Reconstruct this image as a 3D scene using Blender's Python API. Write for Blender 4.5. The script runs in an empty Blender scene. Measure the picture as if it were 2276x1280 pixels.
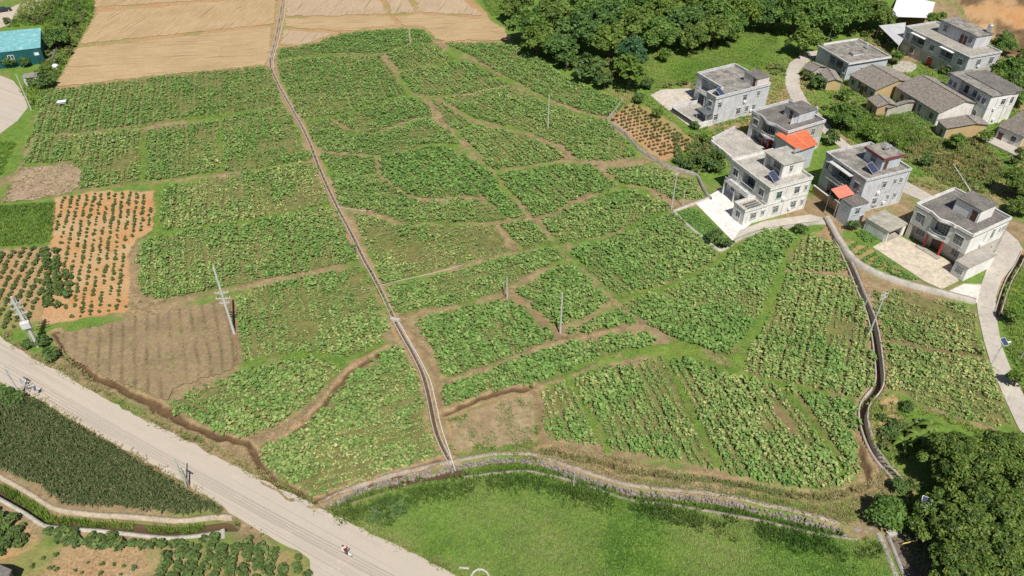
import bpy, bmesh, math, random
import numpy as np
from mathutils import Vector, Matrix

R = math.radians
rng = np.random.default_rng(7)
random.seed(7)
SC = bpy.context.scene
COL = SC.collection

# ------------------------------------------------------------------ camera
CAM_H, PITCH, FPX, IW, IH = 90.0, 39.5, 1700.0, 2276.0, 1280.0
cam = bpy.data.cameras.new('camera')
cam.sensor_width = 36.0
cam.lens = FPX / IW * 36.0
cam.clip_start = 1.0
cam.clip_end = 8000.0
cam_o = bpy.data.objects.new('camera', cam)
cam_o.location = (0, 0, CAM_H)
cam_o.rotation_euler = (R(90 - PITCH), 0, 0)
COL.objects.link(cam_o)
SC.camera = cam_o

# ------------------------------------------------------------------ sky, sun, exposure
SUN_EL, SUN_AZ = 57.0, 163.0           # compass style: 0 = +Y, 90 = +X ; the sun stands behind the camera, a little right
w = bpy.data.worlds.new('World')
SC.world = w
w.use_nodes = True
nt = w.node_tree
bg = nt.nodes['Background']
sky = nt.nodes.new('ShaderNodeTexSky')
sky.sky_type = 'NISHITA'
sky.sun_disc = False
sky.sun_elevation = R(SUN_EL)
sky.sun_rotation = R(SUN_AZ)
sky.air_density = 1.0
sky.dust_density = 1.0
nt.links.new(sky.outputs[0], bg.inputs[0])
bg.inputs[1].default_value = 0.056
sun = bpy.data.lights.new('sun', 'SUN')
sun.energy = 5.0
sun.angle = R(0.5)
sun.color = (1.0, 0.955, 0.88)
sun_o = bpy.data.objects.new('sun', sun)
sv = Vector((math.cos(R(SUN_EL)) * math.sin(R(SUN_AZ)), math.cos(R(SUN_EL)) * math.cos(R(SUN_AZ)), math.sin(R(SUN_EL))))
sun_o.rotation_euler = sv.to_track_quat('Z', 'Y').to_euler()
sun_o.location = sv * 300
COL.objects.link(sun_o)
SC.view_settings.view_transform = 'Standard'
SC.view_settings.look = 'None'
SC.view_settings.gamma = 1.0
SC.view_settings.exposure = 0.08
SC.cycles.max_bounces = 6
SC.cycles.transparent_max_bounces = 4
SC.cycles.use_denoising = False

# ------------------------------------------------------------------ surveying: a photo point on a level plane -> metres
_cp, _sp = math.cos(R(PITCH)), math.sin(R(PITCH))
def G(px, py, z=0.0):
    a, b = (px - IW / 2), (IH / 2 - py)
    dx, dy, dz = a, FPX * _cp + b * _sp, -FPX * _sp + b * _cp
    t = (z - CAM_H) / dz
    return (dx * t, dy * t)
def GL(pts, z=0.0):
    return np.array([G(p[0], p[1], z) for p in pts])
def span(px, py, n):
    """metres covered by n photo pixels, seen square on, at a ground point"""
    x, y = G(px, py)
    return n * (y * _cp + CAM_H * _sp) / FPX

# ------------------------------------------------------------------ numpy noise and plane geometry
_T = rng.random((256, 256))
def vnoise(x, y):
    xi, yi = np.floor(x).astype(int), np.floor(y).astype(int)
    fx, fy = x - xi, y - yi
    fx, fy = fx * fx * (3 - 2 * fx), fy * fy * (3 - 2 * fy)
    a, b = _T[xi & 255, yi & 255], _T[(xi + 1) & 255, yi & 255]
    c, d = _T[xi & 255, (yi + 1) & 255], _T[(xi + 1) & 255, (yi + 1) & 255]
    return (a * (1 - fx) + b * fx) * (1 - fy) + (c * (1 - fx) + d * fx) * fy
def fbm(x, y, s, o=3):
    v, amp, tot = 0, 1.0, 0
    for k in range(o):
        v = v + amp * vnoise(x / s + 17.3 * k, y / s + 5.1 * k)
        tot += amp; amp *= 0.5; s *= 0.47
    return v / tot
def inside(x, y, poly):
    r = np.zeros(np.shape(x), bool)
    n = len(poly)
    for i in range(n):
        x1, y1 = poly[i]; x2, y2 = poly[(i + 1) % n]
        if y1 == y2: continue
        c = ((y1 > y) != (y2 > y)) & (x < (x2 - x1) * (y - y1) / (y2 - y1) + x1)
        r ^= c
    return r
def pdist(x, y, line, closed=False):
    d = np.full(np.shape(x), 1e9)
    n = len(line)
    for i in range(n if closed else n - 1):
        a, b = line[i], line[(i + 1) % n]
        ab = b - a
        L2 = ab @ ab + 1e-9
        t = np.clip(((x - a[0]) * ab[0] + (y - a[1]) * ab[1]) / L2, 0, 1)
        d = np.minimum(d, np.hypot(x - a[0] - t * ab[0], y - a[1] - t * ab[1]))
    return d
def sdist(x, y, poly):
    d = pdist(x, y, poly, True)
    return np.where(inside(x, y, poly), d, -d)
def resample(line, step):
    line = np.asarray(line, float)
    seg = np.hypot(*(line[1:] - line[:-1]).T)
    s = np.concatenate([[0], np.cumsum(seg)])
    n = max(2, int(s[-1] / step) + 1)
    q = np.linspace(0, s[-1], n)
    return np.stack([np.interp(q, s, line[:, 0]), np.interp(q, s, line[:, 1])], 1)
def smooth(line, step=1.0, it=6):
    l = resample(line, step)
    for _ in range(it):
        m = l.copy()
        m[1:-1] = (l[:-2] + 2 * l[1:-1] + l[2:]) / 4
        l = m
    return l
def normals(l):
    t = np.gradient(l, axis=0)
    t /= np.hypot(*t.T)[:, None] + 1e-9
    return np.stack([-t[:, 1], t[:, 0]], 1)

# ------------------------------------------------------------------ materials
MATS = {}
def node_mat(name):
    m = bpy.data.materials.new(name)
    m.use_nodes = True
    t = m.node_tree
    return m, t, t.nodes['Principled BSDF']
def N(t, typ, **kw):
    n = t.nodes.new(typ)
    for k, v in kw.items():
        if k in n.inputs: n.inputs[k].default_value = v
        else: setattr(n, k, v)
    return n
def mixc(t, fac, a, b, blend='MIX'):
    m = t.nodes.new('ShaderNodeMix')
    m.data_type = 'RGBA'
    m.blend_type = blend
    for idx, v in ((0, fac), (6, a), (7, b)):
        if hasattr(v, 'type') and hasattr(v, 'is_linked'): t.links.new(v, m.inputs[idx])
        elif idx == 0: m.inputs[0].default_value = v
        else: m.inputs[idx].default_value = (*v, 1.0) if len(v) == 3 else v
    return m.outputs[2]
def ramp(t, sock, lo, hi):
    m = t.nodes.new('ShaderNodeMapRange')
    m.inputs[1].default_value = lo; m.inputs[2].default_value = hi
    t.links.new(sock, m.inputs[0])
    return m.outputs[0]
def noise(t, scale, detail=4.0, rough=0.6, vec=None, off=0.0):
    n = t.nodes.new('ShaderNodeTexNoise')
    n.inputs['Scale'].default_value = scale
    n.inputs['Detail'].default_value = detail
    n.inputs['Roughness'].default_value = rough
    if vec is not None: t.links.new(vec, n.inputs['Vector'])
    return n.outputs[0]
def coords(t, world=True, scale=(1, 1, 1), rot=0.0, off=(0, 0, 0)):
    if world:
        src = t.nodes.new('ShaderNodeNewGeometry').outputs['Position']
    else:
        src = t.nodes.new('ShaderNodeTexCoord').outputs['Object']
    mp = t.nodes.new('ShaderNodeMapping')
    mp.inputs['Rotation'].default_value = (0, 0, rot)
    mp.inputs['Location'].default_value = off
    mp.inputs['Scale'].default_value = scale
    # rotate first, then stretch: two mappings
    t.links.new(src, mp.inputs[0])
    if rot:
        mp.inputs['Scale'].default_value = (1, 1, 1)
        m2 = t.nodes.new('ShaderNodeMapping')
        m2.inputs['Scale'].default_value = scale
        t.links.new(mp.outputs[0], m2.inputs[0])
        return m2.outputs[0]
    return mp.outputs[0]
def bump(t, bsdf, sock, strength=0.4, dist=0.05):
    b = t.nodes.new('ShaderNodeBump')
    b.inputs['Strength'].default_value = strength
    b.inputs['Distance'].default_value = dist
    t.links.new(sock, b.inputs['Height'])
    t.links.new(b.outputs[0], bsdf.inputs['Normal'])
def mottled(name, c1, c2, c3=None, s1=0.25, s2=3.0, rough=0.92, bmp=0.4, bdist=0.06, world=True, metallic=0.0, contrast=(0.35, 0.65), amp=(0.72, 1.14)):
    """two or three tones broken up by coarse and fine noise"""
    if name in MATS: return MATS[name]
    m, t, b = node_mat(name)
    v = coords(t, world)
    a = ramp(t, noise(t, s1, 5, 0.62, v), *contrast)
    f = ramp(t, noise(t, s2, 5, 0.65, v), 0.3, 0.7)
    c = mixc(t, a, c1, c2)
    if c3 is not None:
        c = mixc(t, ramp(t, noise(t, s2 * 0.37, 4, 0.7, v), 0.52, 0.72), c, c3)
    dark = mixc(t, f, (amp[0],) * 3, (amp[1],) * 3)
    c = mixc(t, 1.0, c, dark, 'MULTIPLY')
    t.links.new(c, b.inputs['Base Color'])
    b.inputs['Roughness'].default_value = rough
    b.inputs['Metallic'].default_value = metallic
    b.inputs['Specular IOR Level'].default_value = 0.25
    if bmp: bump(t, b, f, bmp, bdist)
    MATS[name] = m
    return m
def plain(name, c, rough=0.6, metallic=0.0, spec=0.4, var=0.12):
    if name in MATS: return MATS[name]
    m, t, b = node_mat(name)
    v = coords(t, False)
    f = ramp(t, noise(t, 3.0, 4, 0.6, v), 0.3, 0.7)
    d = mixc(t, f, tuple(x * (1 - var) for x in c), tuple(min(1, x * (1 + var)) for x in c))
    t.links.new(d, b.inputs['Base Color'])
    b.inputs['Roughness'].default_value = rough
    b.inputs['Metallic'].default_value = metallic
    b.inputs['Specular IOR Level'].default_value = spec
    MATS[name] = m
    return m
def leafy(name, dark, mid, dry, trans=0.3, rough=0.55):
    """foliage: the vertex attribute tint (x: leaf to leaf, y: how yellow the leaf is) picks the natural leaf colour"""
    if name in MATS: return MATS[name]
    m, t, b = node_mat(name)
    at = t.nodes.new('ShaderNodeAttribute'); at.attribute_name = 'tint'
    sp = t.nodes.new('ShaderNodeSeparateColor')
    t.links.new(at.outputs['Color'], sp.inputs[0])
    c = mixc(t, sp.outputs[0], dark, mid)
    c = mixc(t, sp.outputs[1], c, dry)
    t.links.new(c, b.inputs['Base Color'])
    b.inputs['Roughness'].default_value = rough
    b.inputs['Specular IOR Level'].default_value = 0.3
    tr = t.nodes.new('ShaderNodeBsdfTranslucent')
    t.links.new(c, tr.inputs[0])
    mx = t.nodes.new('ShaderNodeMixShader')
    mx.inputs[0].default_value = trans
    t.links.new(b.outputs[0], mx.inputs[1]); t.links.new(tr.outputs[0], mx.inputs[2])
    t.links.new(mx.outputs[0], t.nodes['Material Output'].inputs[0])
    MATS[name] = m
    return m

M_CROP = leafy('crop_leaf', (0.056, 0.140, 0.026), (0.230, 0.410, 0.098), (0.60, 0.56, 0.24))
M_TREE = leafy('tree_leaf', (0.065, 0.150, 0.032), (0.235, 0.390, 0.085), (0.36, 0.44, 0.10), 0.42)
M_SHRUB = leafy('shrub_leaf', (0.052, 0.115, 0.030), (0.150, 0.245, 0.062), (0.30, 0.29, 0.11), 0.32)
M_GRASS = leafy('grass_blade', (0.120, 0.235, 0.034), (0.255, 0.410, 0.070), (0.40, 0.43, 0.14), 0.45)
M_DRY = leafy('dry_grass', (0.22, 0.20, 0.07), (0.42, 0.34, 0.17), (0.12, 0.22, 0.045), 0.3)
M_CORN = leafy('corn_leaf', (0.040, 0.075, 0.024), (0.105, 0.150, 0.050), (0.26, 0.24, 0.12), 0.25)
M_BARK = mottled('bark', (0.16, 0.12, 0.08), (0.09, 0.07, 0.05), s1=2, s2=9, world=False)
M_CONC = mottled('concrete', (0.42, 0.39, 0.34), (0.31, 0.29, 0.25), (0.19, 0.175, 0.145), s1=0.5, s2=3.2, amp=(0.8, 1.1))
M_CONCL = mottled('light_concrete', (0.52, 0.48, 0.41), (0.42, 0.385, 0.33), (0.28, 0.255, 0.21), s1=0.5, s2=3.2, amp=(0.8, 1.1))
def road_mat():
    m, t, b = node_mat('road_concrete')
    v = coords(t, True); st = coords(t, True, (0.03, 0.9, 1), R(29.5)); st2 = coords(t, True, (0.012, 2.6, 1), R(29.5))
    c = mixc(t, ramp(t, noise(t, 0.05, 4, 0.6, v), 0.3, 0.7), (0.49, 0.42, 0.34), (0.44, 0.39, 0.325))
    c = mixc(t, ramp(t, noise(t, 1.0, 3, 0.6, st), 0.52, 0.72), c, (0.40, 0.345, 0.285))  # darker lengthwise streaks, here and next line: wires and their shadows painted in
    c = mixc(t, ramp(t, noise(t, 1.0, 2, 0.5, st2), 0.60, 0.68), c, (0.385, 0.335, 0.28))
    c = mixc(t, ramp(t, noise(t, 0.35, 5, 0.7, v), 0.58, 0.72), c, (0.52, 0.45, 0.37))
    f = ramp(t, noise(t, 3.0, 5, 0.7, v), 0.3, 0.7)
    c = mixc(t, 1.0, c, mixc(t, f, (0.95, 0.95, 0.95), (1.04, 1.04, 1.04)), 'MULTIPLY')
    t.links.new(c, b.inputs['Base Color']); b.inputs['Roughness'].default_value = 0.9; b.inputs['Specular IOR Level'].default_value = 0.2
    bump(t, b, f, 0.08, 0.03)
    return m
M_ROAD = road_mat()
M_LANE = mottled('lane_concrete', (0.52, 0.47, 0.40), (0.42, 0.38, 0.33), (0.33, 0.30, 0.26), s1=0.15, s2=2.2, bmp=0.1, amp=(0.88, 1.08))
M_MUD = mottled('wet_mud', (0.13, 0.085, 0.045), (0.085, 0.06, 0.035), s1=0.4, s2=2.5, rough=0.45)
M_STONE = mottled('rubble_stone', (0.34, 0.295, 0.26), (0.20, 0.175, 0.155), (0.46, 0.41, 0.36), s1=0.9, s2=5)

# ------------------------------------------------------------------ objects
def tag(o, label=None, cat=None, group=None, kind=None):
    if label: o['label'] = label
    if cat: o['category'] = cat
    if group: o['group'] = group
    if kind: o['kind'] = kind
    return o
def link(name, me, mat=None, parent=None, loc=None):
    o = bpy.data.objects.new(name, me)
    if mat is not None and me is not None and not me.materials: me.materials.append(mat)
    COL.objects.link(o)
    if parent is not None: o.parent = parent
    if loc is not None: o.location = loc
    return o
def empty(name, loc=(0, 0, 0), rz=0.0, label=None, cat=None, group=None):
    o = bpy.data.objects.new(name, None)
    o.empty_display_size = 0.3
    o.location = loc
    o.rotation_euler = (0, 0, rz)
    COL.objects.link(o)
    return tag(o, label, cat, group)
def np_mesh(name, v, f, tint=None, smooth_=False):
    """v (n,3), f (m,3) or (m,4) index array -> mesh"""
    v = np.ascontiguousarray(v, np.float32); f = np.ascontiguousarray(f, np.int32)
    me = bpy.data.meshes.new(name)
    k = f.shape[1]
    me.vertices.add(len(v)); me.vertices.foreach_set('co', v.ravel())
    me.loops.add(f.size); me.loops.foreach_set('vertex_index', f.ravel())
    me.polygons.add(len(f)); me.polygons.foreach_set('loop_start', np.arange(0, f.size, k, dtype=np.int32))
    me.update(calc_edges=True)
    if smooth_: me.polygons.foreach_set('use_smooth', np.ones(len(f), bool))
    if tint is not None:
        a = me.color_attributes.new('tint', 'FLOAT_COLOR', 'POINT')
        c = np.ones((len(v), 4), np.float32); c[:, :tint.shape[1]] = tint
        a.data.foreach_set('color', c.ravel())
    return me
class MB:
    """collects solids into one mesh"""
    def __init__(s): s.v = []; s.f = []
    def add(s, vs, fs):
        k = len(s.v); s.v += [tuple(p) for p in vs]; s.f += [tuple(i + k for i in q) for q in fs]; return s
    def box(s, x0, x1, y0, y1, z0, z1):
        return s.add([(x0, y0, z0), (x1, y0, z0), (x1, y1, z0), (x0, y1, z0), (x0, y0, z1), (x1, y0, z1), (x1, y1, z1), (x0, y1, z1)],
                     [(0, 3, 2, 1), (4, 5, 6, 7), (0, 1, 5, 4), (1, 2, 6, 5), (2, 3, 7, 6), (3, 0, 4, 7)])
    def prism(s, poly, z0, z1):
        n = len(poly)
        a = sum(poly[i][0] * poly[(i + 1) % n][1] - poly[(i + 1) % n][0] * poly[i][1] for i in range(n))
        if a < 0: poly = poly[::-1]
        return s.add([(p[0], p[1], z0) for p in poly] + [(p[0], p[1], z1) for p in poly],
                     [tuple(range(n - 1, -1, -1)), tuple(range(n, 2 * n))] + [(i, (i + 1) % n, (i + 1) % n + n, i + n) for i in range(n)])
    def tube(s, a, b, r0, r1=None, n=6, cap=True):
        r1 = r0 if r1 is None else r1
        a, b = Vector(a), Vector(b)
        d = (b - a).normalized()
        u = d.orthogonal().normalized(); v = d.cross(u)
        vs = [a + (u * math.cos(2 * math.pi * i / n) + v * math.sin(2 * math.pi * i / n)) * r0 for i in range(n)]
        vs += [b + (u * math.cos(2 * math.pi * i / n) + v * math.sin(2 * math.pi * i / n)) * r1 for i in range(n)]
        fs = [(i, (i + 1) % n, (i + 1) % n + n, i + n) for i in range(n)]
        if cap: fs += [tuple(range(n - 1, -1, -1)), tuple(range(n, 2 * n))]
        return s.add(vs, fs)
    def lathe(s, prof, n=12, c=(0, 0, 0)):
        k = len(prof)
        vs = [(c[0] + r * math.cos(2 * math.pi * j / n), c[1] + r * math.sin(2 * math.pi * j / n), c[2] + z) for r, z in prof for j in range(n)]
        fs = [(i * n + j, i * n + (j + 1) % n, (i + 1) * n + (j + 1) % n, (i + 1) * n + j) for i in range(k - 1) for j in range(n)]
        fs += [tuple(range(n - 1, -1, -1)), tuple((k - 1) * n + j for j in range(n))]
        return s.add(vs, fs)
    def quad(s, a, b, c, d): return s.add([a, b, c, d], [(0, 1, 2, 3)])
    def mesh(s, name, bevel=0.0):
        me = bpy.data.meshes.new(name)
        me.from_pydata(s.v, [], s.f)
        if bevel:
            bm = bmesh.new(); bm.from_mesh(me)
            bmesh.ops.bevel(bm, geom=bm.edges[:], offset=bevel, segments=1, affect='EDGES', clamp_overlap=True)
            bm.to_mesh(me); bm.free()
        me.update()
        return me
    def build(s, name, mat, parent=None, bevel=0.0, loc=None):
        return link(name, s.mesh(name, bevel), mat, parent, loc)
def copy_tree(o, parent=None):
    c = o.copy(); COL.objects.link(c)
    if parent is not None: c.parent = parent
    for ch in list(o.children): copy_tree(ch, c)
    return c
# ================================================================== the lie of the land (photo points, surveyed on to the ground)
CANAL = [(630, -30), (628, 0), (622, 40), (612, 90), (600, 135), (601, 150), (622, 195), (645, 235), (668, 275), (690, 320), (706, 365), (730, 420), (752, 465),
         (779, 515), (808, 575), (836, 625), (858, 670), (876, 710), (895, 745), (918, 785), (940, 830), (953, 880), (962, 930), (970, 965), (988, 1005), (1003, 1030)]
CANAL_E = [(1850, 508), (1870, 548), (1893, 597), (1912, 645), (1926, 675), (1938, 708), (1947, 752), (1953, 800), (1957, 845), (1953, 862), (1930, 885), (1917, 905),
           (1918, 935), (1930, 975), (1947, 1012), (1980, 1050), (2012, 1082)]
CANAL_F = [(2276, 560), (2262, 590), (2243, 620), (2231, 650), (2222, 680), (2217, 698)]
ROAD = [(-120, 680), (0, 748), (60, 788), (130, 825), (200, 868), (300, 922), (400, 972), (500, 1025), (600, 1075), (720, 1133), (800, 1172), (900, 1222), (1000, 1272), (1150, 1350),
        (1150, 1500), (690, 1500), (688, 1240), (600, 1195), (545, 1160), (500, 1132), (420, 1080), (330, 1030), (250, 985), (160, 935), (90, 890), (0, 850), (-120, 785)]
LANE_E = [(2300, 1005), (2262, 950), (2230, 880), (2205, 820), (2187, 760), (2174, 700), (2170, 672), (2098, 652), (2141, 631), (2181, 632), (2196, 590), (2235, 512), (2262, 535), (2273, 555), (2253, 590),
          (2226, 622), (2213, 660), (2213, 700), (2226, 770), (2246, 820), (2285, 900), (2330, 960)]
LANE_V = [(1745, 190), (1745, 165), (1755, 140), (1790, 115), (1822, 112), (1835, 120), (1800, 135), (1776, 158), (1778, 195), (1795, 225), (1830, 262), (1860, 300), (1925, 350), (2030, 412), (2080, 440),
          (2062, 452), (2000, 425), (1890, 345), (1838, 305), (1790, 250), (1757, 220)]
LANE_H3 = [(1628, 536), (1645, 512), (1700, 492), (1800, 478), (1830, 485), (1855, 520), (1838, 500), (1800, 497), (1700, 512), (1655, 530)]
PATIO_H3 = [(1545, 452), (1640, 400), (1660, 430), (1700, 470), (1660, 505), (1628, 536)]
YARD_H5 = [(1939, 550), (1992, 522), (2112, 582), (2130, 625), (2093, 643), (2053, 625)]
YARD_H1 = [(1445, 212), (1470, 200), (1530, 197), (1560, 205), (1580, 230), (1540, 265), (1530, 280), (1478, 240)]
YARD_H2 = [(1577, 312), (1640, 288), (1690, 290), (1710, 330), (1640, 358)]
LANE_TL = [(-30, 45), (0, 30), (60, 0), (75, -15), (130, -15), (105, 0), (40, 48), (0, 62), (-30, 75)]
LANE_L = [(-60, 140), (0, 168), (30, 180), (55, 212), (62, 240), (40, 268), (0, 298), (-60, 340)]
STREAM_N = [(712, 1126), (730, 1116), (790, 1087), (880, 1058), (960, 1042), (1030, 1027), (1100, 1014), (1180, 1014), (1250, 1037), (1320, 1062), (1390, 1083), (1450, 1092), (1560, 1101), (1650, 1115), (1700, 1129), (1780, 1145), (1866, 1170)]
STREAM_S = [(1905, 1198), (1880, 1196), (1800, 1183), (1700, 1158), (1600, 1140), (1500, 1122), (1390, 1110), (1330, 1087), (1250, 1062), (1170, 1045), (1100, 1051), (1030, 1060), (930, 1072), (860, 1092), (790, 1112), (738, 1138)]
DRAIN_N = [(-40, 1035), (0, 1058), (50, 1085), (120, 1130), (200, 1141), (300, 1146), (400, 1156), (500, 1143), (517, 1148), (537, 1165)]
DRAIN_S = [(530, 1180), (497, 1182), (440, 1192), (370, 1197), (240, 1182), (100, 1172), (60, 1144), (0, 1110), (-40, 1088)]

LINES = [  # (kind, width in metres, points)
 ('grass', 1.2, [(160, 302), (300, 285), (380, 268), (560, 249), (625, 237)]), ('grass', 1.6, [(321, 290), (317, 340), (315, 405)]), ('grass', 1.1, [(487, 272), (491, 385)]),
 ('dirt', 1.6, [(180, 424), (260, 414), (320, 408), (480, 389), (600, 374), (695, 358)]), ('grass', 1.6, [(355, 425), (352, 470), (350, 512)]), ('grass', 1.6, [(340, 522), (480, 503), (620, 480), (738, 456)]),
 ('dirt', 2.6, [(290, 695), (400, 668), (560, 633), (700, 608), (800, 585)]), ('grass', 1.0, [(163, 302), (164, 362)]), ('earth', 1.8, [(510, 670), (524, 745), (526, 825)]),
 ('grass', 2.0, [(535, 812), (690, 786), (752, 802), (775, 800)]), ('dirt', 3.0, [(560, 985), (640, 958), (700, 912), (745, 855), (790, 808), (870, 766)]),
 ('mud', 1.0, [(640, 972), (705, 922), (752, 862), (800, 815), (865, 775)]), ('mud', 1.5, [(125, 742), (148, 795), (215, 842), (305, 884), (385, 926), (450, 960), (560, 992), (572, 1005), (575, 1042), (640, 1087), (690, 1112)]),
 ('mud', 0.9, [(700, 1108), (850, 1064), (985, 1018)]), ('dirt', 1.0, [(120, 200), (350, 170), (592, 147)]), ('dirt', 1.2, [(80, 300), (45, 370), (5, 452)]), ('dirt', 1.6, [(295, 690), (300, 600), (302, 545), (340, 522)]),
 ('grass', 1.4, [(620, 131), (720, 123), (850, 121), (912, 98)]), ('dirt', 0.9, [(905, 62), (913, 97)]),
 ('dirt', 1.3, [(850, 125), (905, 205), (950, 222), (1000, 290), (1060, 350), (1100, 385), (1140, 440), (1185, 487), (1240, 550), (1310, 620), (1375, 678), (1430, 722), (1470, 772)]),
 ('grass', 1.0, [(672, 268), (740, 262), (800, 243), (902, 212)]), ('earth', 2.0, [(738, 266), (752, 276), (772, 288)]), ('grass', 0.9, [(772, 292), (830, 302), (960, 258)]),
 ('dirt', 1.2, [(696, 338), (830, 350), (850, 346), (960, 322), (1002, 331)]), ('earth', 1.3, [(838, 355), (843, 393), (880, 420), (912, 440), (948, 452)]), ('earth', 1.6, [(1010, 441), (1060, 436), (1088, 452)]),
 ('dirt', 1.5, [(758, 460), (830, 474), (872, 494), (890, 499), (1120, 498), (1182, 486)]), ('earth', 1.4, [(1182, 487), (1232, 478), (1282, 447), (1312, 430)]),
 ('dirt', 1.4, [(1100, 381), (1190, 368), (1262, 355), (1300, 361), (1370, 362), (1445, 356)]), ('earth', 1.7, [(975, 220), (1012, 247), (1060, 275), (1180, 300), (1250, 335), (1266, 353)]),
 ('grass', 1.6, [(905, 100), (960, 97), (1005, 132), (1060, 142), (1120, 180), (1200, 222), (1290, 258), (1352, 268)]), ('dirt', 0.9, [(1120, 182), (1200, 222)]), ('grass', 0.8, [(885, 157), (1002, 137)]),
 ('dirt', 1.0, [(922, 208), (960, 216), (1040, 211), (1130, 192)]), ('dirt', 1.4, [(852, 636), (930, 616), (1060, 580), (1150, 560), (1262, 548)]), ('dirt', 2.0, [(1105, 505), (1145, 560)]),
 ('dirt', 2.0, [(885, 706), (1000, 684), (1110, 658), (1190, 607), (1262, 578)]), ('grass', 2.0, [(1240, 548), (1340, 533), (1420, 500), (1496, 468)]), ('grass', 1.7, [(1375, 666), (1460, 650), (1585, 594), (1640, 548), (1692, 513)]),
 ('earth', 2.2, [(1120, 655), (1150, 668), (1190, 700), (1240, 745), (1252, 762)]), ('dirt', 1.7, [(985, 852), (1100, 812), (1230, 763), (1340, 738), (1432, 722)]),
 ('mud', 1.0, [(985, 918), (1080, 882), (1190, 860)]), ('dirt', 1.4, [(1190, 862), (1310, 822), (1340, 797)]), ('grass', 2.6, [(1340, 797), (1460, 776), (1530, 768), (1610, 802), (1650, 795)]),
 ('grass', 2.2, [(1765, 545), (1745, 580), (1720, 650), (1685, 728), (1645, 795), (1632, 830)]), ('grass', 1.8, [(1540, 797), (1650, 836), (1800, 868), (1912, 896)]), ('earth', 1.4, [(1180, 866), (1198, 900), (1204, 992)]),
 ('dirt', 1.5, [(1330, 373), (1368, 412), (1440, 416), (1492, 462)]), ('earth', 1.5, [(905, 725), (935, 772), (962, 815), (978, 870), (980, 935)]), ('dirt', 1.3, [(925, 730), (955, 775), (980, 835)]),
 ('mud', 1.1, [(1205, 1001), (1320, 1022), (1400, 1047), (1500, 1058), (1620, 1073), (1720, 1090), (1800, 1103), (1860, 1100), (1930, 1075), (1916, 1010), (1908, 950)]), ('grass', 1.6, [(815, 600), (840, 655), (862, 700)]),
 ('grass', 1.3, [(1260, 830), (1350, 1000)]), ('grass', 1.2, [(1480, 800), (1560, 960), (1600, 1035)]), ('earth', 1.2, [(1690, 860), (1760, 960)]), ('grass', 1.4, [(1745, 870), (1820, 960), (1880, 1060)]),
 ('dirt', 1.0, [(1745, 603), (1820, 612), (1895, 618)]), ('earth', 1.4, [(1960, 755), (2100, 785), (2190, 800)]), ('dirt', 1.5, [(2030, 897), (2100, 925), (2210, 958)])]
GREENS = [  # grassy ground: (green weight, points)
 (1.0, [(1300, 110), (1420, 130), (1500, 110), (1640, 70), (1725, 60), (1735, 130), (1700, 155), (1640, 140), (1555, 160), (1480, 195), (1440, 200), (1340, 190), (1290, 150)]),
 (0.9, [(1040, -30), (1150, -30), (1250, 60), (1180, 105), (1140, 90), (1085, 38)]), (0.8, [(1120, -60), (1900, -60), (1950, 60), (1760, 180), (1640, 140), (1440, 215), (1330, 190), (1200, 110)]),
 (0.9, [(1840, 250), (1960, 240), (2080, 300), (2020, 340), (1900, 320), (1850, 280)]), (0.75, [(1780, 140), (1830, 200), (1900, 230), (1990, 290), (2100, 300), (2180, 300), (2140, 340), (2000, 330), (1850, 270)]),
 (0.55, [(2000, 310), (2180, 310), (2240, 380), (2180, 430), (2100, 410), (2010, 350)]), (1.0, [(2230, 640), (2330, 500), (2400, 1000), (2290, 900), (2232, 760), (2222, 690)]),
 (1.0, [(735, 1138), (860, 1090), (1030, 1060), (1170, 1046), (1330, 1088), (1600, 1142), (1890, 1200), (1945, 1195), (1985, 1230), (2040, 1400), (1150, 1360), (1000, 1275), (850, 1195)]),
 (1.0, [(0, 458), (125, 447), (118, 542), (-80, 560), (-80, 470)]), (1.0, [(-60, 300), (38, 312), (5, 392), (-60, 430)]), (0.9, [(60, -10), (215, -10), (205, 40), (165, 110), (120, 195), (70, 250), (40, 300), (0, 300), (60, 240), (0, 130), (0, 70)]),
 (0.85, [(1500, 470), (1545, 455), (1640, 535), (1600, 560)]), (0.85, [(1360, 240), (1440, 210), (1540, 290), (1560, 330), (1480, 300)]), (0.8, [(1480, 360), (1560, 300), (1625, 350), (1615, 390), (1540, 390)]),
 (0.9, [(1690, 512), (1800, 490), (1845, 510), (1800, 520), (1740, 525)]), (0.9, [(1860, 520), (1930, 500), (1995, 530), (2060, 625), (2000, 620), (1905, 580)]), (0.8, [(1960, 850), (2050, 900), (2200, 960), (2276, 960), (2300, 1400), (2050, 1400), (1990, 1200), (1950, 1120), (2010, 1085), (1930, 980), (1925, 900)]),
 (0.8, [(0, 850), (60, 880), (120, 905), (0, 900)]), (0.7, [(0, 720), (95, 715), (130, 800), (60, 780), (0, 745)]), (0.8, [(1740, 330), (1850, 270), (1860, 330), (1830, 420), (1800, 380)]), (0.9, [(1130, 100), (1250, 165), (1390, 225), (1300, 170), (1200, 110)])]
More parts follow.
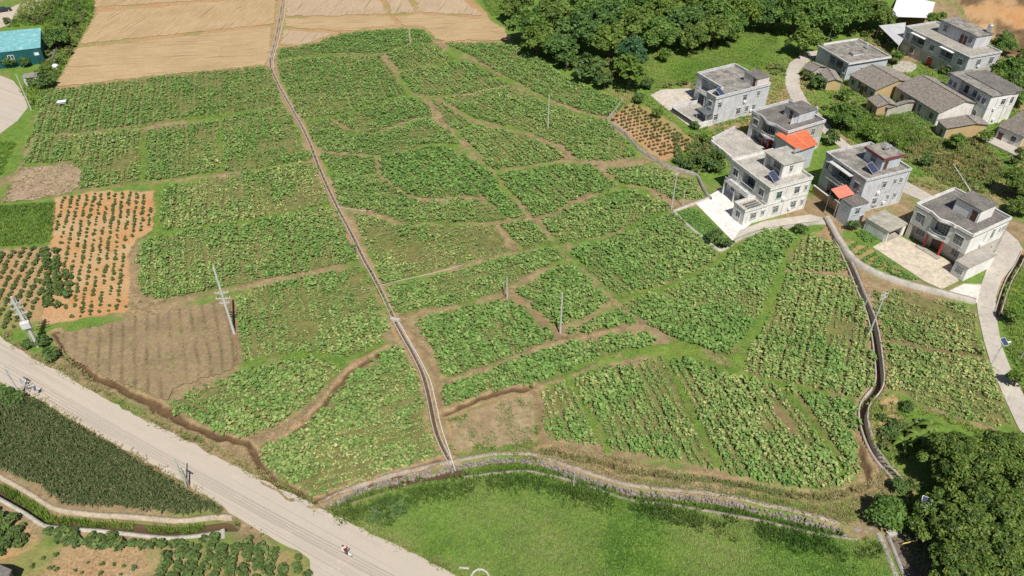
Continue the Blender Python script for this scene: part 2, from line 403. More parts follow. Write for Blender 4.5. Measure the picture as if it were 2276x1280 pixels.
BARES = [  # bare tan or orange ground: (weight, points)
 (0.55, [(118, 199), (216, 20), (200, -60), (1010, -60), (1090, 40), (1142, 92), (990, 97), (938, 66), (890, 63), (752, 76), (700, 100), (618, 108), (600, 146), (350, 172)]),
 (1.0, [(118, 440), (205, 425), (340, 425), (345, 500), (335, 516), (302, 530), (290, 560), (285, 692), (60, 728), (95, 715), (112, 640), (112, 545)]), (0.5, [(-60, 562), (112, 547), (116, 625), (92, 712), (20, 738), (-60, 735)]),
 (0.58, [(1350, 268), (1400, 225), (1470, 250), (1555, 320), (1475, 360)]), (0.42, [(55, 1215), (200, 1200), (340, 1210), (690, 1225), (690, 1400), (-60, 1400), (-60, 1240)]), (0.5, [(-40, 1120), (70, 1175), (90, 1210), (-40, 1260)]),
 (0.45, [(990, 935), (1175, 872), (1195, 985), (1005, 1008)]), (1.0, [(2080, -60), (2500, -60), (2500, 80), (2300, 110), (2235, 100), (2130, 35)]), (0.45, [(1440, 300), (1440, 300.1), (1440.1, 300)]), (0.6, [(2030, 345), (2100, 330), (2220, 380), (2140, 400)]),
 (0.7, [(1960, 890), (1990, 870), (2010, 940), (1975, 990), (1945, 960)]), (0.7, [(1665, 255), (1690, 245), (1690, 275), (1640, 290)]), (0.6, [(1940, 555), (1880, 525), (1905, 580), (2045, 628)])]

STREAM_POLY = GL(STREAM_N + STREAM_S)
DRAIN_POLY = GL(DRAIN_N + DRAIN_S)
W_CANAL, W_CANAL_E, W_CANAL_F = smooth(GL(CANAL), 1.0, 4), smooth(GL(CANAL_E), 1.0, 3), smooth(GL(CANAL_F), 1.0, 3)
def hill(x, y):
    s = np.clip(((x - 150) * 0.55 + (y - 212) * 0.83) / 70.0, 0, 1)
    s2 = np.clip((x - 128 - (y - 150) * 0.25) / 60.0, 0, 1) * np.clip((y - 120) / 40, 0, 1)
    return 20 * s * s * (3 - 2 * s) + 9 * s2 * s2 * (3 - 2 * s2)
def zg(x, y):
    return float(hill(np.array([x]), np.array([y]))[0])

# ------------------------------------------------------------------ the ground: one sheet out to the horizon
def make_ground():
    pys = np.arange(1352, -46, -3.0)
    ys = np.array([G(IW / 2, p)[1] for p in pys])
    ys = np.concatenate([[-3000, -600, -120, 0, 25, 36], ys, [320, 380, 500, 800, 1600, 4500]])
    s = np.arange(-1.13, 1.1301, 4.0 / (IW / 2))
    s = np.concatenate([[-40, -12, -4, -2, -1.4], s, [1.4, 2, 4, 12, 40]])
    half = (IW / 2) / FPX * (np.clip(ys, 20, 340) * _cp + CAM_H * _sp)
    X = s[None, :] * half[:, None]
    Y = np.repeat(ys[:, None], len(s), 1)
    x, y = X.ravel(), Y.ravel()
    near = (np.abs(x) < 240) & (y > 30) & (y < 310)
    z = np.zeros_like(x); c = np.zeros((len(x), 3))
    z += hill(x, y)
    z += 0.10 * (fbm(x, y, 4.0) - 0.5) * near
    g0 = fbm(x, y, 9.0, 4)
    c[:, 0] = np.clip((g0 - 0.33) * 2.8, 0, 0.9)
    c[:, 0] = np.where(near, c[:, 0], 0.8)
    jx = x + 1.6 * (fbm(x, y, 2.2) - 0.5); jy = y + 1.6 * (fbm(x + 40, y, 2.2) - 0.5)
    def w_poly(p, soft=0.8):
        p = GL(p); m = np.zeros(len(x))
        bx = (x > p[:, 0].min() - 3) & (x < p[:, 0].max() + 3) & (y > p[:, 1].min() - 3) & (y < p[:, 1].max() + 3)
        if bx.any(): m[bx] = np.clip(sdist(jx[bx], jy[bx], p) / soft + 0.5, 0, 1)
        return m
    def w_line(l, wd, soft=0.5, j=True):
        m = np.zeros(len(x)); lo, hi = l.min(0) - wd - 2, l.max(0) + wd + 2
        bx = (x > lo[0]) & (x < hi[0]) & (y > lo[1]) & (y < hi[1])
        if bx.any(): m[bx] = np.clip((wd / 2 - pdist(jx[bx] if j else x[bx], jy[bx] if j else y[bx], l)) / soft + 0.5, 0, 1)
        return m
    def put(m, col):
        c[:] = c * (1 - m[:, None]) + np.array(col) * m[:, None]
    patch = fbm(x + 90, y + 31, 3.0, 3)
    for wgt, p in GREENS: put(w_poly(p) * wgt, (1, 0, 0))
    for wgt, p in BARES: put(w_poly(p) * wgt, (0, 1, 0))
    m = w_poly([(2075, -60), (2500, -60), (2500, 130), (2300, 130), (2240, 125), (2120, 45)]); put(m, (0, .95, .22)); put(m * np.clip((fbm(x, y, 5.0, 4) - .42) * 5, 0, 1) * .8, (.05, .3, .8)); z += m * 2.0 * (fbm(x, y, 7.0, 4) - .5)
    for p in PLOTS_GROUND: put(w_poly(p) * 0.88, (0.52, 0.0, 0.42))  # plot soil darkened: shade between the crop leaves is painted into its colour
    for kind, wd, p in LINES:
        l = smooth(GL(p), 1.0, 3)
        if kind == 'grass': m = w_line(l, wd * .8); put(m * (0.35 + 0.6 * np.clip((patch - .35) * 5, 0, 1)), (0.95, 0, 0.05)); z += 0.12 * m
        if kind == 'dirt': m = w_line(l, wd * .6); put(m * (0.3 + 0.5 * np.clip((patch - .35) * 5, 0, 1)), (0.05, 0.25, 0)); z += 0.14 * m
        if kind == 'earth': m = w_line(l, wd * .75); put(m * 0.85, (0, 0.35, 0.45)); z += 0.04 * m
        if kind == 'mud': m = w_line(l, wd * .8, 0.4); put(m * 0.95, (0, 0.0, 1.0)); z -= 0.42 * m; m2 = w_line(l, wd + 1.6) - m; put(np.clip(m2, 0, 1) * 0.5, (0, 0.5, 0.1)); z += 0.1 * np.clip(m2, 0, 1)
    for l, wd, dp in ((W_CANAL, 0.75, 0.8), (W_CANAL_E, 1.5, 1.5), (W_CANAL_F, 1.1, 1.1)):
        put(w_line(l, wd + 1.6, 0.8) * 0.8, (0.1, 0.45, 0.15))
        z -= dp * np.clip(w_line(l, wd, 0.22, False), 0, 1)
    for p, dp in ((STREAM_POLY, 0.95), (DRAIN_POLY, 1.5)):
        bx = (x > p[:, 0].min() - 3) & (x < p[:, 0].max() + 3) & (y > p[:, 1].min() - 3) & (y < p[:, 1].max() + 3)
        sd = np.full(len(x), -5.0); sd[bx] = sdist(x[bx], y[bx], p)
        m = np.clip((sd - 0.05) / 0.55, 0, 1)
        z -= dp * m
        put(m * 0.9, (0.55, 0.1, 0.35))
    n, k = X.shape
    idx = np.arange(n * k).reshape(n, k)
    f = np.stack([idx[:-1, :-1], idx[:-1, 1:], idx[1:, 1:], idx[1:, :-1]], -1).reshape(-1, 4)
    me = np_mesh('ground', np.stack([x, y, z], 1), f, smooth_=True)
    a = me.color_attributes.new('cover', 'FLOAT_COLOR', 'POINT')
    cc = np.ones((len(x), 4), np.float32); cc[:, :3] = c
    a.data.foreach_set('color', cc.ravel())
    m, t, b = node_mat('earth_and_grass')
    at = t.nodes.new('ShaderNodeAttribute'); at.attribute_name = 'cover'
    sp = t.nodes.new('ShaderNodeSeparateColor'); t.links.new(at.outputs['Color'], sp.inputs[0])
    v = coords(t, True)
    fine = ramp(t, noise(t, 2.6, 6, 0.7, v), 0.3, 0.7)
    mid = ramp(t, noise(t, 0.55, 5, 0.65, v), 0.35, 0.65)
    big = ramp(t, noise(t, 0.12, 4, 0.6, v), 0.35, 0.65)
    straw = mixc(t, mid, (0.37, 0.275, 0.155), (0.235, 0.170, 0.095))
    bare = mixc(t, big, (0.51, 0.275, 0.12), (0.50, 0.345, 0.19))
    bare = mixc(t, ramp(t, noise(t, 0.3, 4, 0.6, v), 0.55, 0.75), bare, (0.46, 0.215, 0.085))
    green = mixc(t, mid, (0.165, 0.265, 0.046), (0.105, 0.185, 0.034))
    green = mixc(t, ramp(t, noise(t, 0.2, 4, 0.6, v), 0.5, 0.75), green, (0.20, 0.24, 0.05))
    mud = mixc(t, mid, (0.16, 0.10, 0.05), (0.10, 0.065, 0.035))
    def wob(s):
        ad = t.nodes.new('ShaderNodeMath'); ad.operation = 'MULTIPLY_ADD'
        t.links.new(fine, ad.inputs[0]); ad.inputs[1].default_value = 0.5; t.links.new(s, ad.inputs[2])
        return ramp(t, ad.outputs[0], 0.45, 1.0)
    c1 = mixc(t, wob(sp.outputs[1]), straw, bare)
    c1 = mixc(t, wob(sp.outputs[0]), c1, green)
    c1 = mixc(t, wob(sp.outputs[2]), c1, mud)
    c1 = mixc(t, 1.0, c1, mixc(t, fine, (0.66, 0.66, 0.66), (1.22, 1.22, 1.22)), 'MULTIPLY')
    t.links.new(c1, b.inputs['Base Color'])
    b.inputs['Roughness'].default_value = 0.95
    b.inputs['Specular IOR Level'].default_value = 0.15
    bump(t, b, fine, 0.6, 0.12)
    o = link('ground', me, m)
    tag(o, 'earth and grass ground of the valley floor between fields and village', kind='structure')

# ------------------------------------------------------------------ sheets, strips, channels
def sheet(name, pts, mat, z=0.05, thick=0.2, kind='structure', z_px=0.0, jag=0.0):
    p = GL(pts, z_px)
    if jag:
        q = resample(np.vstack([p, p[:1]]), 1.2)[:-1]
        q = q + (rng.random(q.shape) - 0.5) * jag
        p = q
    o = MB().prism([tuple(a) for a in p], z - thick, z).build(name, mat)
    return tag(o, kind=kind)
def draped(name, pts, mat, z=0.06, cell=0.6, ridges=None, kind='structure', seed=0):
    """a field surface: fine grid cut to the outline, with furrows as relief. ridges = (dir x, dir y, spacing, height)"""
    p = GL(pts)
    lo, hi = p.min(0), p.max(0)
    gx, gy = np.meshgrid(np.arange(lo[0], hi[0] + cell, cell), np.arange(lo[1], hi[1] + cell, cell))
    jx = gx + 1.5 * (fbm(gx, gy, 2.4) - .5); jy = gy + 1.5 * (fbm(gx + 60, gy, 2.4) - .5)
    ok = sdist(jx, jy, p) > -0.1
    zz = z + 0.06 * (fbm(gx, gy, 1.5) - .5)
    wet = np.zeros_like(gx)
    if ridges:
        dx, dy, sp_, h = ridges
        L = math.hypot(dx, dy); nx, ny = -dy / L, dx / L
        ph = (gx * nx + gy * ny + 1.2 * (fbm(gx, gy, 12) - .5)) / sp_
        e_ = np.abs((ph % 1.0) - 0.5) * 2
        wet = np.clip((e_ - 0.72) / 0.2, 0, 1) * np.clip(1.7 * fbm(gx, gy, 4.0, 3) - .45, 0, .75)
        zz = zz + h * (1 - np.clip((e_ - 0.45) / 0.5, 0, 1) ** 1.5)
    n, k = gx.shape
    idx = np.arange(n * k).reshape(n, k)
    q = ok[:-1, :-1] & ok[:-1, 1:] & ok[1:, 1:] & ok[1:, :-1]
    f = np.stack([idx[:-1, :-1], idx[:-1, 1:], idx[1:, 1:], idx[1:, :-1]], -1)[q]
    used, inv = np.unique(f, return_inverse=True)
    v = np.stack([gx.ravel(), gy.ravel(), zz.ravel()], 1)[used]
    tn = np.stack([wet.ravel()[used], wet.ravel()[used] * 0], 1)
    o = link(name, np_mesh(name, v, inv.reshape(-1, 4), tn, smooth_=True), mat)
    return tag(o, kind=kind)
def sweep(name, line, prof, mat, z=0.0, wob=0.0):
    """prof: [(offset across, height)] swept along a ground line"""
    nrm = normals(line); k = len(prof)
    v = []
    for i in range(len(line)):
        for o_, h_ in prof:
            v.append((line[i, 0] + nrm[i, 0] * o_, line[i, 1] + nrm[i, 1] * o_, z + h_ + (random.random() - .5) * wob))
    v = np.array(v); n = len(line)
    idx = np.arange(n * k).reshape(n, k)
    f = np.stack([idx[:-1, :-1], idx[1:, :-1], idx[1:, 1:], idx[:-1, 1:]], -1).reshape(-1, 4)
    me = np_mesh(name, v, f)
    bm = bmesh.new(); bm.from_mesh(me); bmesh.ops.recalc_face_normals(bm, faces=bm.faces); bm.to_mesh(me); bm.free()
    return link(name, me, mat)
def low_wall(name, pts, wd, z0, z1, mat, label=None, cat='wall', px_z=0.0, is_line=False):
    l = pts if is_line else smooth(GL(pts, px_z), 0.8, 2)
    o = sweep(name, l, [(-wd / 2, z0), (-wd / 2, z1), (wd / 2, z1), (wd / 2, z0)], mat)
    if label: tag(o, label, cat)
    else: tag(o, kind='structure')
    return o
def channel(name, line, inner, wall, rise, depth, label):
    a, b = inner / 2, inner / 2 + wall
    root = empty(name, (line[0][0], line[0][1], 0), 0, label, 'channel')
    for s_ in (1, -1):
        o = sweep('side_wall', line, [(s_ * a, -depth), (s_ * a, rise), (s_ * b, rise), (s_ * b, -0.35)], mottled('channel_concrete', (.46, .415, .36), (.36, .32, .275), (.22, .20, .165), s1=.7, s2=3.5, amp=(.85, 1.1)))
        o.parent = root; o.matrix_parent_inverse = Matrix.Translation(-root.location)
    o = sweep('channel_bed', line, [(-a, -depth), (0, -depth + 0.02), (a, -depth)], M_MUD)
    o.parent = root; o.matrix_parent_inverse = Matrix.Translation(-root.location)
    return root

# ------------------------------------------------------------------ plots: name, outline, row direction (two photo points), options
#  density, gap (share of the plot that is thin or dead), yellow, size, label
PL = []
def plot(pts, row, label, dens=1.0, gap=0.18, yel=0.25, size=1.0, rowgap=1.15, dead=0.0):
    PL.append(dict(pts=pts, row=row, label=label, dens=dens, gap=gap, yel=yel, size=size, rowgap=rowgap, dead=dead))
UPL = ((330, 290), (322, 400)); UPL2 = ((560, 500), (575, 610)); DG = ((1000, 290), (1100, 385)); DG2 = ((1390, 830), (1480, 1010)); ACR = ((700, 350), (960, 325)); ACR2 = ((900, 620), (1150, 562))
plot([(98, 206), (118, 202), (350, 173), (592, 150), (612, 190), (625, 232), (560, 245), (380, 263), (300, 279), (165, 296), (76, 299), (85, 260)], ((350, 173), (340, 275)), 'long leafy green plot directly below the tan stubble fields, left of the ditch', gap=.10, yel=.22, size=.95)
plot([(66, 306), (160, 302), (157, 358), (60, 361)], UPL, 'small leafy plot at the left edge above the bare brown rectangle', gap=.10, yel=.25)
plot([(172, 306), (316, 290), (316, 340), (310, 403), (260, 410), (182, 418), (187, 375), (170, 360)], UPL, 'pale leafy plot with whitish leaves between grass strip and brown rectangle', gap=.16, yel=.42)
plot([(327, 290), (483, 272), (487, 380), (320, 402)], UPL, 'leafy plot between two green grass strips, left of the concrete ditch', gap=.16, yel=.36)
plot([(493, 270), (560, 252), (630, 242), (664, 305), (688, 352), (600, 370), (496, 382)], ((560, 252), (580, 372)), 'leafy plot touching the concrete ditch at its first straight stretch', gap=.12, yel=.28)
plot([(372, 422), (470, 397), (600, 380), (696, 364), (730, 442), (718, 458), (620, 475), (480, 498), (372, 508), (362, 480)], ((500, 395), (500, 498)), 'pale yellowish leafy plot right of the orange orchard', gap=.22, yel=.52)
plot([(310, 542), (420, 518), (560, 492), (700, 464), (742, 470), (790, 576), (700, 603), (560, 623), (400, 658), (345, 663), (307, 640)], ((480, 505), (490, 640)), 'big leafy plot with upright rows behind the tall pole', gap=.12, yel=.33, size=1.05)
plot([(530, 668), (560, 642), (700, 617), (796, 594), (816, 640), (855, 733), (838, 763), (775, 793), (690, 778), (540, 803), (527, 760)], UPL2, 'leafy plot with upright rows right of the ridged brown fallow', gap=.26, yel=.35)
plot([(372, 906), (430, 867), (560, 827), (690, 797), (738, 812), (752, 822), (733, 843), (688, 893), (600, 946), (540, 968), (440, 942), (387, 920)], ((430, 867), (560, 930)), 'leafy plot shaped like a fin above the brown roadside ditch', gap=.16, yel=.36, size=1.05)
plot([(578, 1040), (585, 1003), (642, 975), (706, 925), (765, 860), (805, 818), (868, 780), (884, 778), (932, 850), (942, 900), (952, 960), (982, 1008), (978, 1014), (850, 1056), (702, 1100), (605, 1062)], ((640, 1075), (960, 985)), 'leafy triangular plot between the road and the end of the ditch', gap=.24, yel=.40, size=1.05)
# between the ditches
plot([(622, 128), (632, 109), (700, 99), (755, 79), (830, 71), (898, 66), (908, 95), (850, 118), (740, 117)], ((700, 100), (850, 118)), 'farthest dark green leafy plot under the stubble fields', gap=.06, yel=.06, size=.95)
plot([(918, 68), (938, 68), (958, 92), (950, 96), (920, 95)], ((920, 70), (922, 94)), 'tiny far leafy plot right of the farthest pole', gap=.10, yel=.08)
plot([(620, 138), (760, 127), (846, 127), (870, 157), (900, 208), (895, 213), (800, 238), (740, 257), (672, 264), (642, 205), (627, 160)], ((720, 130), (760, 250)), 'wide smooth bluish green plot right of the bend in the ditch', gap=.07, yel=.20, size=.95)
plot([(862, 122), (912, 101), (952, 101), (998, 130), (985, 137), (890, 153)], DG, 'small far leafy plot just below the farthest pole', gap=.06, yel=.25)
plot([(890, 162), (1000, 141), (1058, 144), (1128, 188), (1040, 208), (957, 212), (922, 204)], DG, 'leafy plot with a dark upper edge right of the diagonal path', gap=.06, yel=.24)
plot([(992, 98), (1138, 98), (1180, 122), (1250, 172), (1330, 207), (1383, 227), (1373, 245), (1350, 260), (1300, 248), (1210, 212), (1110, 160), (1045, 122)], ((1050, 110), (1340, 240)), 'long leafy strip along the edge of the wood', gap=.06, yel=.20)
plot([(985, 222), (1060, 207), (1130, 196), (1200, 227), (1290, 260), (1345, 272), (1393, 320), (1410, 346), (1350, 358), (1282, 352), (1262, 328), (1180, 292), (1062, 262), (1015, 236)], ((1050, 215), (1330, 345)), 'large leafy plot around the tall lone pole', gap=.09, yel=.30)
plot([(962, 226), (983, 232), (1045, 275), (1030, 286), (1008, 284), (978, 250)], DG, 'narrow leafy wedge between the diagonal path and a red earth track', gap=.16, yel=.15)
plot([(1028, 296), (1062, 281), (1170, 302), (1248, 340), (1258, 352), (1190, 364), (1100, 377), (1072, 345)], DG, 'leafy wedge under the curved red earth track', gap=.10, yel=.30)
plot([(740, 262), (800, 247), (908, 216), (948, 236), (958, 254), (880, 275), (830, 298), (775, 284)], ACR, 'leafy plot with a short bare bite at its left end', gap=.08, yel=.18)
plot([(682, 272), (735, 270), (770, 294), (830, 304), (950, 264), (1000, 302), (1018, 318), (960, 317), (845, 344), (720, 334), (694, 300)], ACR, 'leafy band crossing from the ditch to the diagonal path', gap=.08, yel=.20)
plot([(714, 343), (828, 353), (834, 384), (790, 388), (742, 380)], ACR, 'small leafy plot beside the ditch, left of the red gap', gap=.08, yel=.20)
plot([(848, 353), (960, 330), (1000, 334), (1060, 368), (1086, 388), (1118, 440), (1168, 480), (1140, 487), (1096, 450), (1060, 432), (980, 440), (918, 436), (884, 413), (850, 388)], DG, 'dense dark green plot shaped like a bowl in the middle', gap=.05, yel=.08, size=1.1)
plot([(740, 392), (842, 396), (898, 437), (945, 456), (1060, 445), (1090, 462), (1128, 488), (1118, 493), (892, 493), (832, 468), (762, 456)], ACR, 'curving leafy plot under the bowl shaped plot', gap=.10, yel=.28, size=1.05)
plot([(1105, 392), (1240, 372), (1328, 372), (1362, 410), (1350, 423), (1280, 438), (1228, 473), (1186, 480), (1140, 430)], DG, 'dense leafy plot right of the diagonal path and below two wedges', gap=.06, yel=.17, size=1.05)
plot([(1350, 377), (1440, 372), (1538, 402), (1548, 420), (1556, 440), (1505, 443), (1440, 412), (1390, 408)], ((1350, 380), (1540, 430)), 'leafy plot at the foot of the retaining wall beside two poles', gap=.14, yel=.30, size=1.05)
plot([(1210, 490), (1260, 467), (1320, 441), (1400, 427), (1478, 457), (1488, 468), (1420, 491), (1330, 525), (1252, 538), (1228, 514)], ((1215, 495), (1470, 455)), 'leafy plot left of the white patio with a tan bald spot', gap=.14, yel=.32, size=1.05)
plot([(1122, 503), (1186, 491), (1226, 540), (1170, 553), (1140, 525)], DG, 'small square leafy plot below the middle crossing of paths', gap=.10, yel=.22, size=1.05)
plot([(1270, 556), (1350, 534), (1490, 477), (1518, 500), (1585, 565), (1568, 592), (1450, 636), (1372, 652), (1325, 615)], ((1290, 555), (1400, 640)), 'leafy plot below the green bund that leads to the white patio', gap=.12, yel=.25, size=1.1)
plot([(790, 482), (830, 482), (885, 502), (1090, 502), (1106, 512), (1138, 556), (1060, 573), (930, 608), (857, 628), (834, 570)], ACR2, 'patchy half grassy plot right of the ditch', gap=.34, yel=.42, dead=.3)
plot([(868, 642), (1000, 610), (1090, 584), (1150, 567), (1248, 556), (1258, 570), (1190, 600), (1110, 645), (1000, 675), (902, 692), (880, 690)], ACR2, 'leafy band between two dirt paths right of the ditch', gap=.18, yel=.26)
plot([(1152, 646), (1260, 592), (1308, 627), (1350, 670), (1290, 706), (1243, 722), (1205, 690)], ((1160, 650), (1290, 705)), 'leafy plot behind the white pole in the middle', gap=.12, yel=.24, size=1.1)
plot([(930, 716), (1000, 702), (1110, 675), (1152, 680), (1205, 722), (1228, 746), (1150, 788), (1060, 826), (998, 842), (968, 790)], ((930, 716), (1000, 840)), 'dense leafy plot left of the white pole in the middle', gap=.08, yel=.20, size=1.1)
plot([(990, 862), (1060, 842), (1230, 780), (1350, 753), (1455, 745), (1448, 763), (1340, 786), (1190, 846), (1080, 868), (992, 896)], ((990, 880), (1330, 770)), 'narrow leafy strip curving towards the ditch end', gap=.14, yel=.22, size=1.15)
plot([(1268, 744), (1380, 694), (1410, 714), (1340, 740)], ((1270, 745), (1380, 700)), 'small leafy wedge right of the white pole', gap=.14, yel=.25, size=1.1)
plot([(1392, 674), (1460, 659), (1590, 600), (1622, 566), (1690, 520), (1738, 514), (1760, 537), (1742, 575), (1712, 650), (1658, 738), (1608, 790), (1520, 758), (1475, 733), (1435, 713)], ((1420, 690), (1610, 780)), 'large dense leafy plot below the curved driveway wall', gap=.10, yel=.26, size=1.15)
plot([(1768, 545), (1800, 526), (1856, 548), (1886, 600), (1752, 600)], ((1770, 545), (1760, 600)), 'yellowing patchy plot where the curved canal begins', gap=.3, yel=.5, dead=.15)
plot([(1750, 612), (1892, 622), (1920, 680), (1940, 770), (1944, 845), (1915, 882), (1800, 855), (1648, 822), (1655, 790), (1695, 740), (1732, 665)], ((1750, 620), (1700, 800)), 'large leafy plot along the left side of the dark concrete canal', gap=.24, yel=.5, size=1.0)
plot([(1210, 872), (1320, 836), (1460, 799), (1540, 804), (1650, 843), (1760, 873), (1900, 903), (1893, 960), (1908, 1050), (1850, 1082), (1750, 1073), (1600, 1042), (1480, 1017), (1320, 982), (1232, 976), (1208, 930)], DG2, 'widest striped leafy plot above the stone walled stream', gap=.24, yel=.40, size=1.1, rowgap=1.35)
plot([(1945, 652), (2000, 645), (2160, 693), (2174, 760), (2198, 830), (2248, 942), (2200, 944), (2035, 890), (1972, 853), (1962, 780), (1950, 705)], ((1960, 700), (2180, 770)), 'yellowing patchy plot between dark canal and concrete lane', gap=.44, yel=.6, size=.95, dead=.4)
PLOTS_GROUND = [q['pts'] for q in PL]

make_ground()
# tan stubble fields
def stubble(name, a, c1=(0.45, 0.325, 0.185), c2=(0.345, 0.245, 0.135)):
    m, t, b = node_mat(name)
    v = coords(t, True)
    st = coords(t, True, (0.16, 3.4, 1), a)
    st2 = coords(t, True, (0.05, 1.3, 1), a)
    big = ramp(t, noise(t, 0.09, 3, 0.6, v), 0.3, 0.7)
    c = mixc(t, big, c1, c2)
    c = mixc(t, ramp(t, noise(t, 1.0, 4, 0.6, st), 0.45, 0.72), c, tuple(x * 1.22 for x in c1))
    c = mixc(t, ramp(t, noise(t, 1.0, 3, 0.6, st2), 0.60, 0.70), c, tuple(x * 0.62 for x in c2))
    f = ramp(t, noise(t, 2.5, 5, 0.7, v), 0.3, 0.7)
    c = mixc(t, 1.0, c, mixc(t, f, (0.82, 0.82, 0.82), (1.12, 1.12, 1.12)), 'MULTIPLY')
    t.links.new(c, b.inputs['Base Color']); b.inputs['Roughness'].default_value = 0.95; b.inputs['Specular IOR Level'].default_value = 0.1
    bump(t, b, f, 0.5, 0.08)
    return m
S_UP, S_AC = stubble('stubble_lengthwise', R(-78)), stubble('stubble_crosswise', R(-8))
S_FAR = stubble('stubble_far', R(-82), (0.44, 0.335, 0.22), (0.37, 0.275, 0.18))
for pts, m_ in (([(120, 195), (170, 107), (400, 82), (604, 59), (602, 125), (590, 145), (350, 169)], S_AC), ([(174, 99), (216, 28), (470, 5), (618, -12), (611, 54), (300, 86)], S_UP), ([(205, 17), (200, -40), (620, -46), (617, -17), (470, 0)], S_UP),
                ([(640, -46), (634, 36), (740, 36), (864, 31), (846, 2), (830, -46)], S_FAR), ([(838, -46), (870, 31), (926, 28), (905, -10), (900, -46)], S_FAR), ([(908, -46), (931, 27), (1078, 36), (1040, 8), (990, -46)], S_FAR), ([(630, 60), (635, 41), (868, 35), (884, 58), (830, 61), (800, 67), (752, 70)], S_AC),
                ([(622, 102), (628, 65), (746, 75), (716, 85), (680, 99)], S_FAR), ([(891, 58), (874, 36), (929, 32), (1083, 41), (1120, 62), (1139, 90), (990, 92), (964, 86), (940, 60)], S_AC)):
    draped('harvested_field', pts, m_, 0.10, 0.65)
M_FALLOW = mottled('fallow_soil', (0.31, 0.225, 0.13), (0.24, 0.175, 0.10), (0.30, 0.27, 0.11), s1=0.16, s2=2.0)
def furrowed(m, dark):
    t = m.node_tree; b = t.nodes['Principled BSDF']; l = b.inputs['Base Color'].links[0].from_socket
    at = t.nodes.new('ShaderNodeAttribute'); at.attribute_name = 'tint'
    sp = t.nodes.new('ShaderNodeSeparateColor'); t.links.new(at.outputs['Color'], sp.inputs[0])
    t.links.new(mixc(t, sp.outputs[0], l, dark), b.inputs['Base Color'])
furrowed(M_FALLOW, (0.10, 0.07, 0.04))
M_FALLOW2 = mottled('fallow_straw', (0.38, 0.28, 0.185), (0.30, 0.215, 0.14), (0.46, 0.37, 0.26), s1=0.3, s2=1.6)
a_, b_ = G(480, 680), G(500, 810)
draped('fallow_field', [(128, 744), (310, 703), (500, 667), (519, 700), (523, 822), (448, 845), (388, 868), (366, 897), (304, 870), (218, 834), (153, 792)], M_FALLOW, 0.10, 0.32, (b_[0] - a_[0], b_[1] - a_[1], 1.9, 0.15))
draped('fallow_field', [(46, 373), (160, 362), (188, 379), (176, 418), (130, 437), (8, 452), (22, 415)], M_FALLOW2, 0.10, 0.6)
draped('dry_patch', [(995, 940), (1110, 893), (1172, 874), (1190, 884), (1196, 983), (1010, 1003)], mottled('dry_weeds', (0.38, 0.285, 0.17), (0.27, 0.195, 0.11), (0.15, 0.18, 0.055), s1=0.35, s2=1.2), 0.08, 0.4)

# roads, yards and lanes
sheet('road', ROAD, M_ROAD, 0.10, 0.4, jag=0.4)
sheet('village_lane', LANE_E, M_LANE, 0.11, 0.4)
sheet('village_lane', LANE_V, M_LANE, 0.10, 0.4)
sheet('driveway', LANE_H3, M_LANE, 0.16, 0.4)
sheet('patio', PATIO_H3, mottled('patio_white', (0.80, 0.77, 0.72), (0.72, 0.69, 0.64), (0.60, 0.56, 0.5), s1=.3, s2=1.5, bmp=.1), 0.13, 0.4)
sheet('courtyard', YARD_H5, mottled('yard_tan', (0.62, 0.54, 0.42), (0.54, 0.47, 0.37), (0.42, 0.38, 0.31), s1=.25, s2=1.2, bmp=.15), 0.15, 0.4)
sheet('courtyard', YARD_H1, mottled('yard_pale', (0.60, 0.53, 0.45), (0.52, 0.46, 0.38), (0.40, 0.36, 0.3), s1=.25, s2=1.2, bmp=.15), 0.14, 0.4)
sheet('driveway', [(2098, 654), (2141, 633), (2180, 636), (2171, 674)], mottled('drive_pale', (0.74, 0.69, 0.61), (0.66, 0.61, 0.54), s1=.3, s2=1.5, bmp=.1), 0.135, 0.3)
sheet('drying_floor', [(2010 + 27 * math.cos(a / 20 * 6.2832), 150 + 12 * math.sin(a / 20 * 6.2832)) for a in range(20)], M_CONCL, 0.3, 0.5)
sheet('village_lane', LANE_TL, M_ROAD, 0.10, 0.4)
sheet('turning_place', LANE_L, M_ROAD, 0.10, 0.4)
# water and mud in the sunken courses
MW, t_, b_w = node_mat('brown_water')
b_w.inputs['Base Color'].default_value = (0.10, 0.065, 0.035, 1); b_w.inputs['Roughness'].default_value = 0.12
bump(t_, b_w, noise(t_, 1.5, 3, 0.6, coords(t_, True)), 0.15, 0.03)
tag(MB().prism([tuple(p) for p in DRAIN_POLY], -1.3, -1.18).build('water', MW), kind='structure')
tag(MB().prism([tuple(p) for p in STREAM_POLY], -0.95, -0.82).build('water', MW), kind='structure')
channel('irrigation_channel', W_CANAL, 0.52, 0.17, 0.22, 0.62, 'long thin concrete irrigation ditch running through the middle of the fields')
channel('drainage_channel', W_CANAL_E, 1.05, 0.24, 0.18, 1.35, 'dark deep concrete canal curving along the right hand fields')
channel('drainage_channel', W_CANAL_F, 0.75, 0.2, 0.2, 1.0, 'short dark concrete gutter right of the concrete lane')
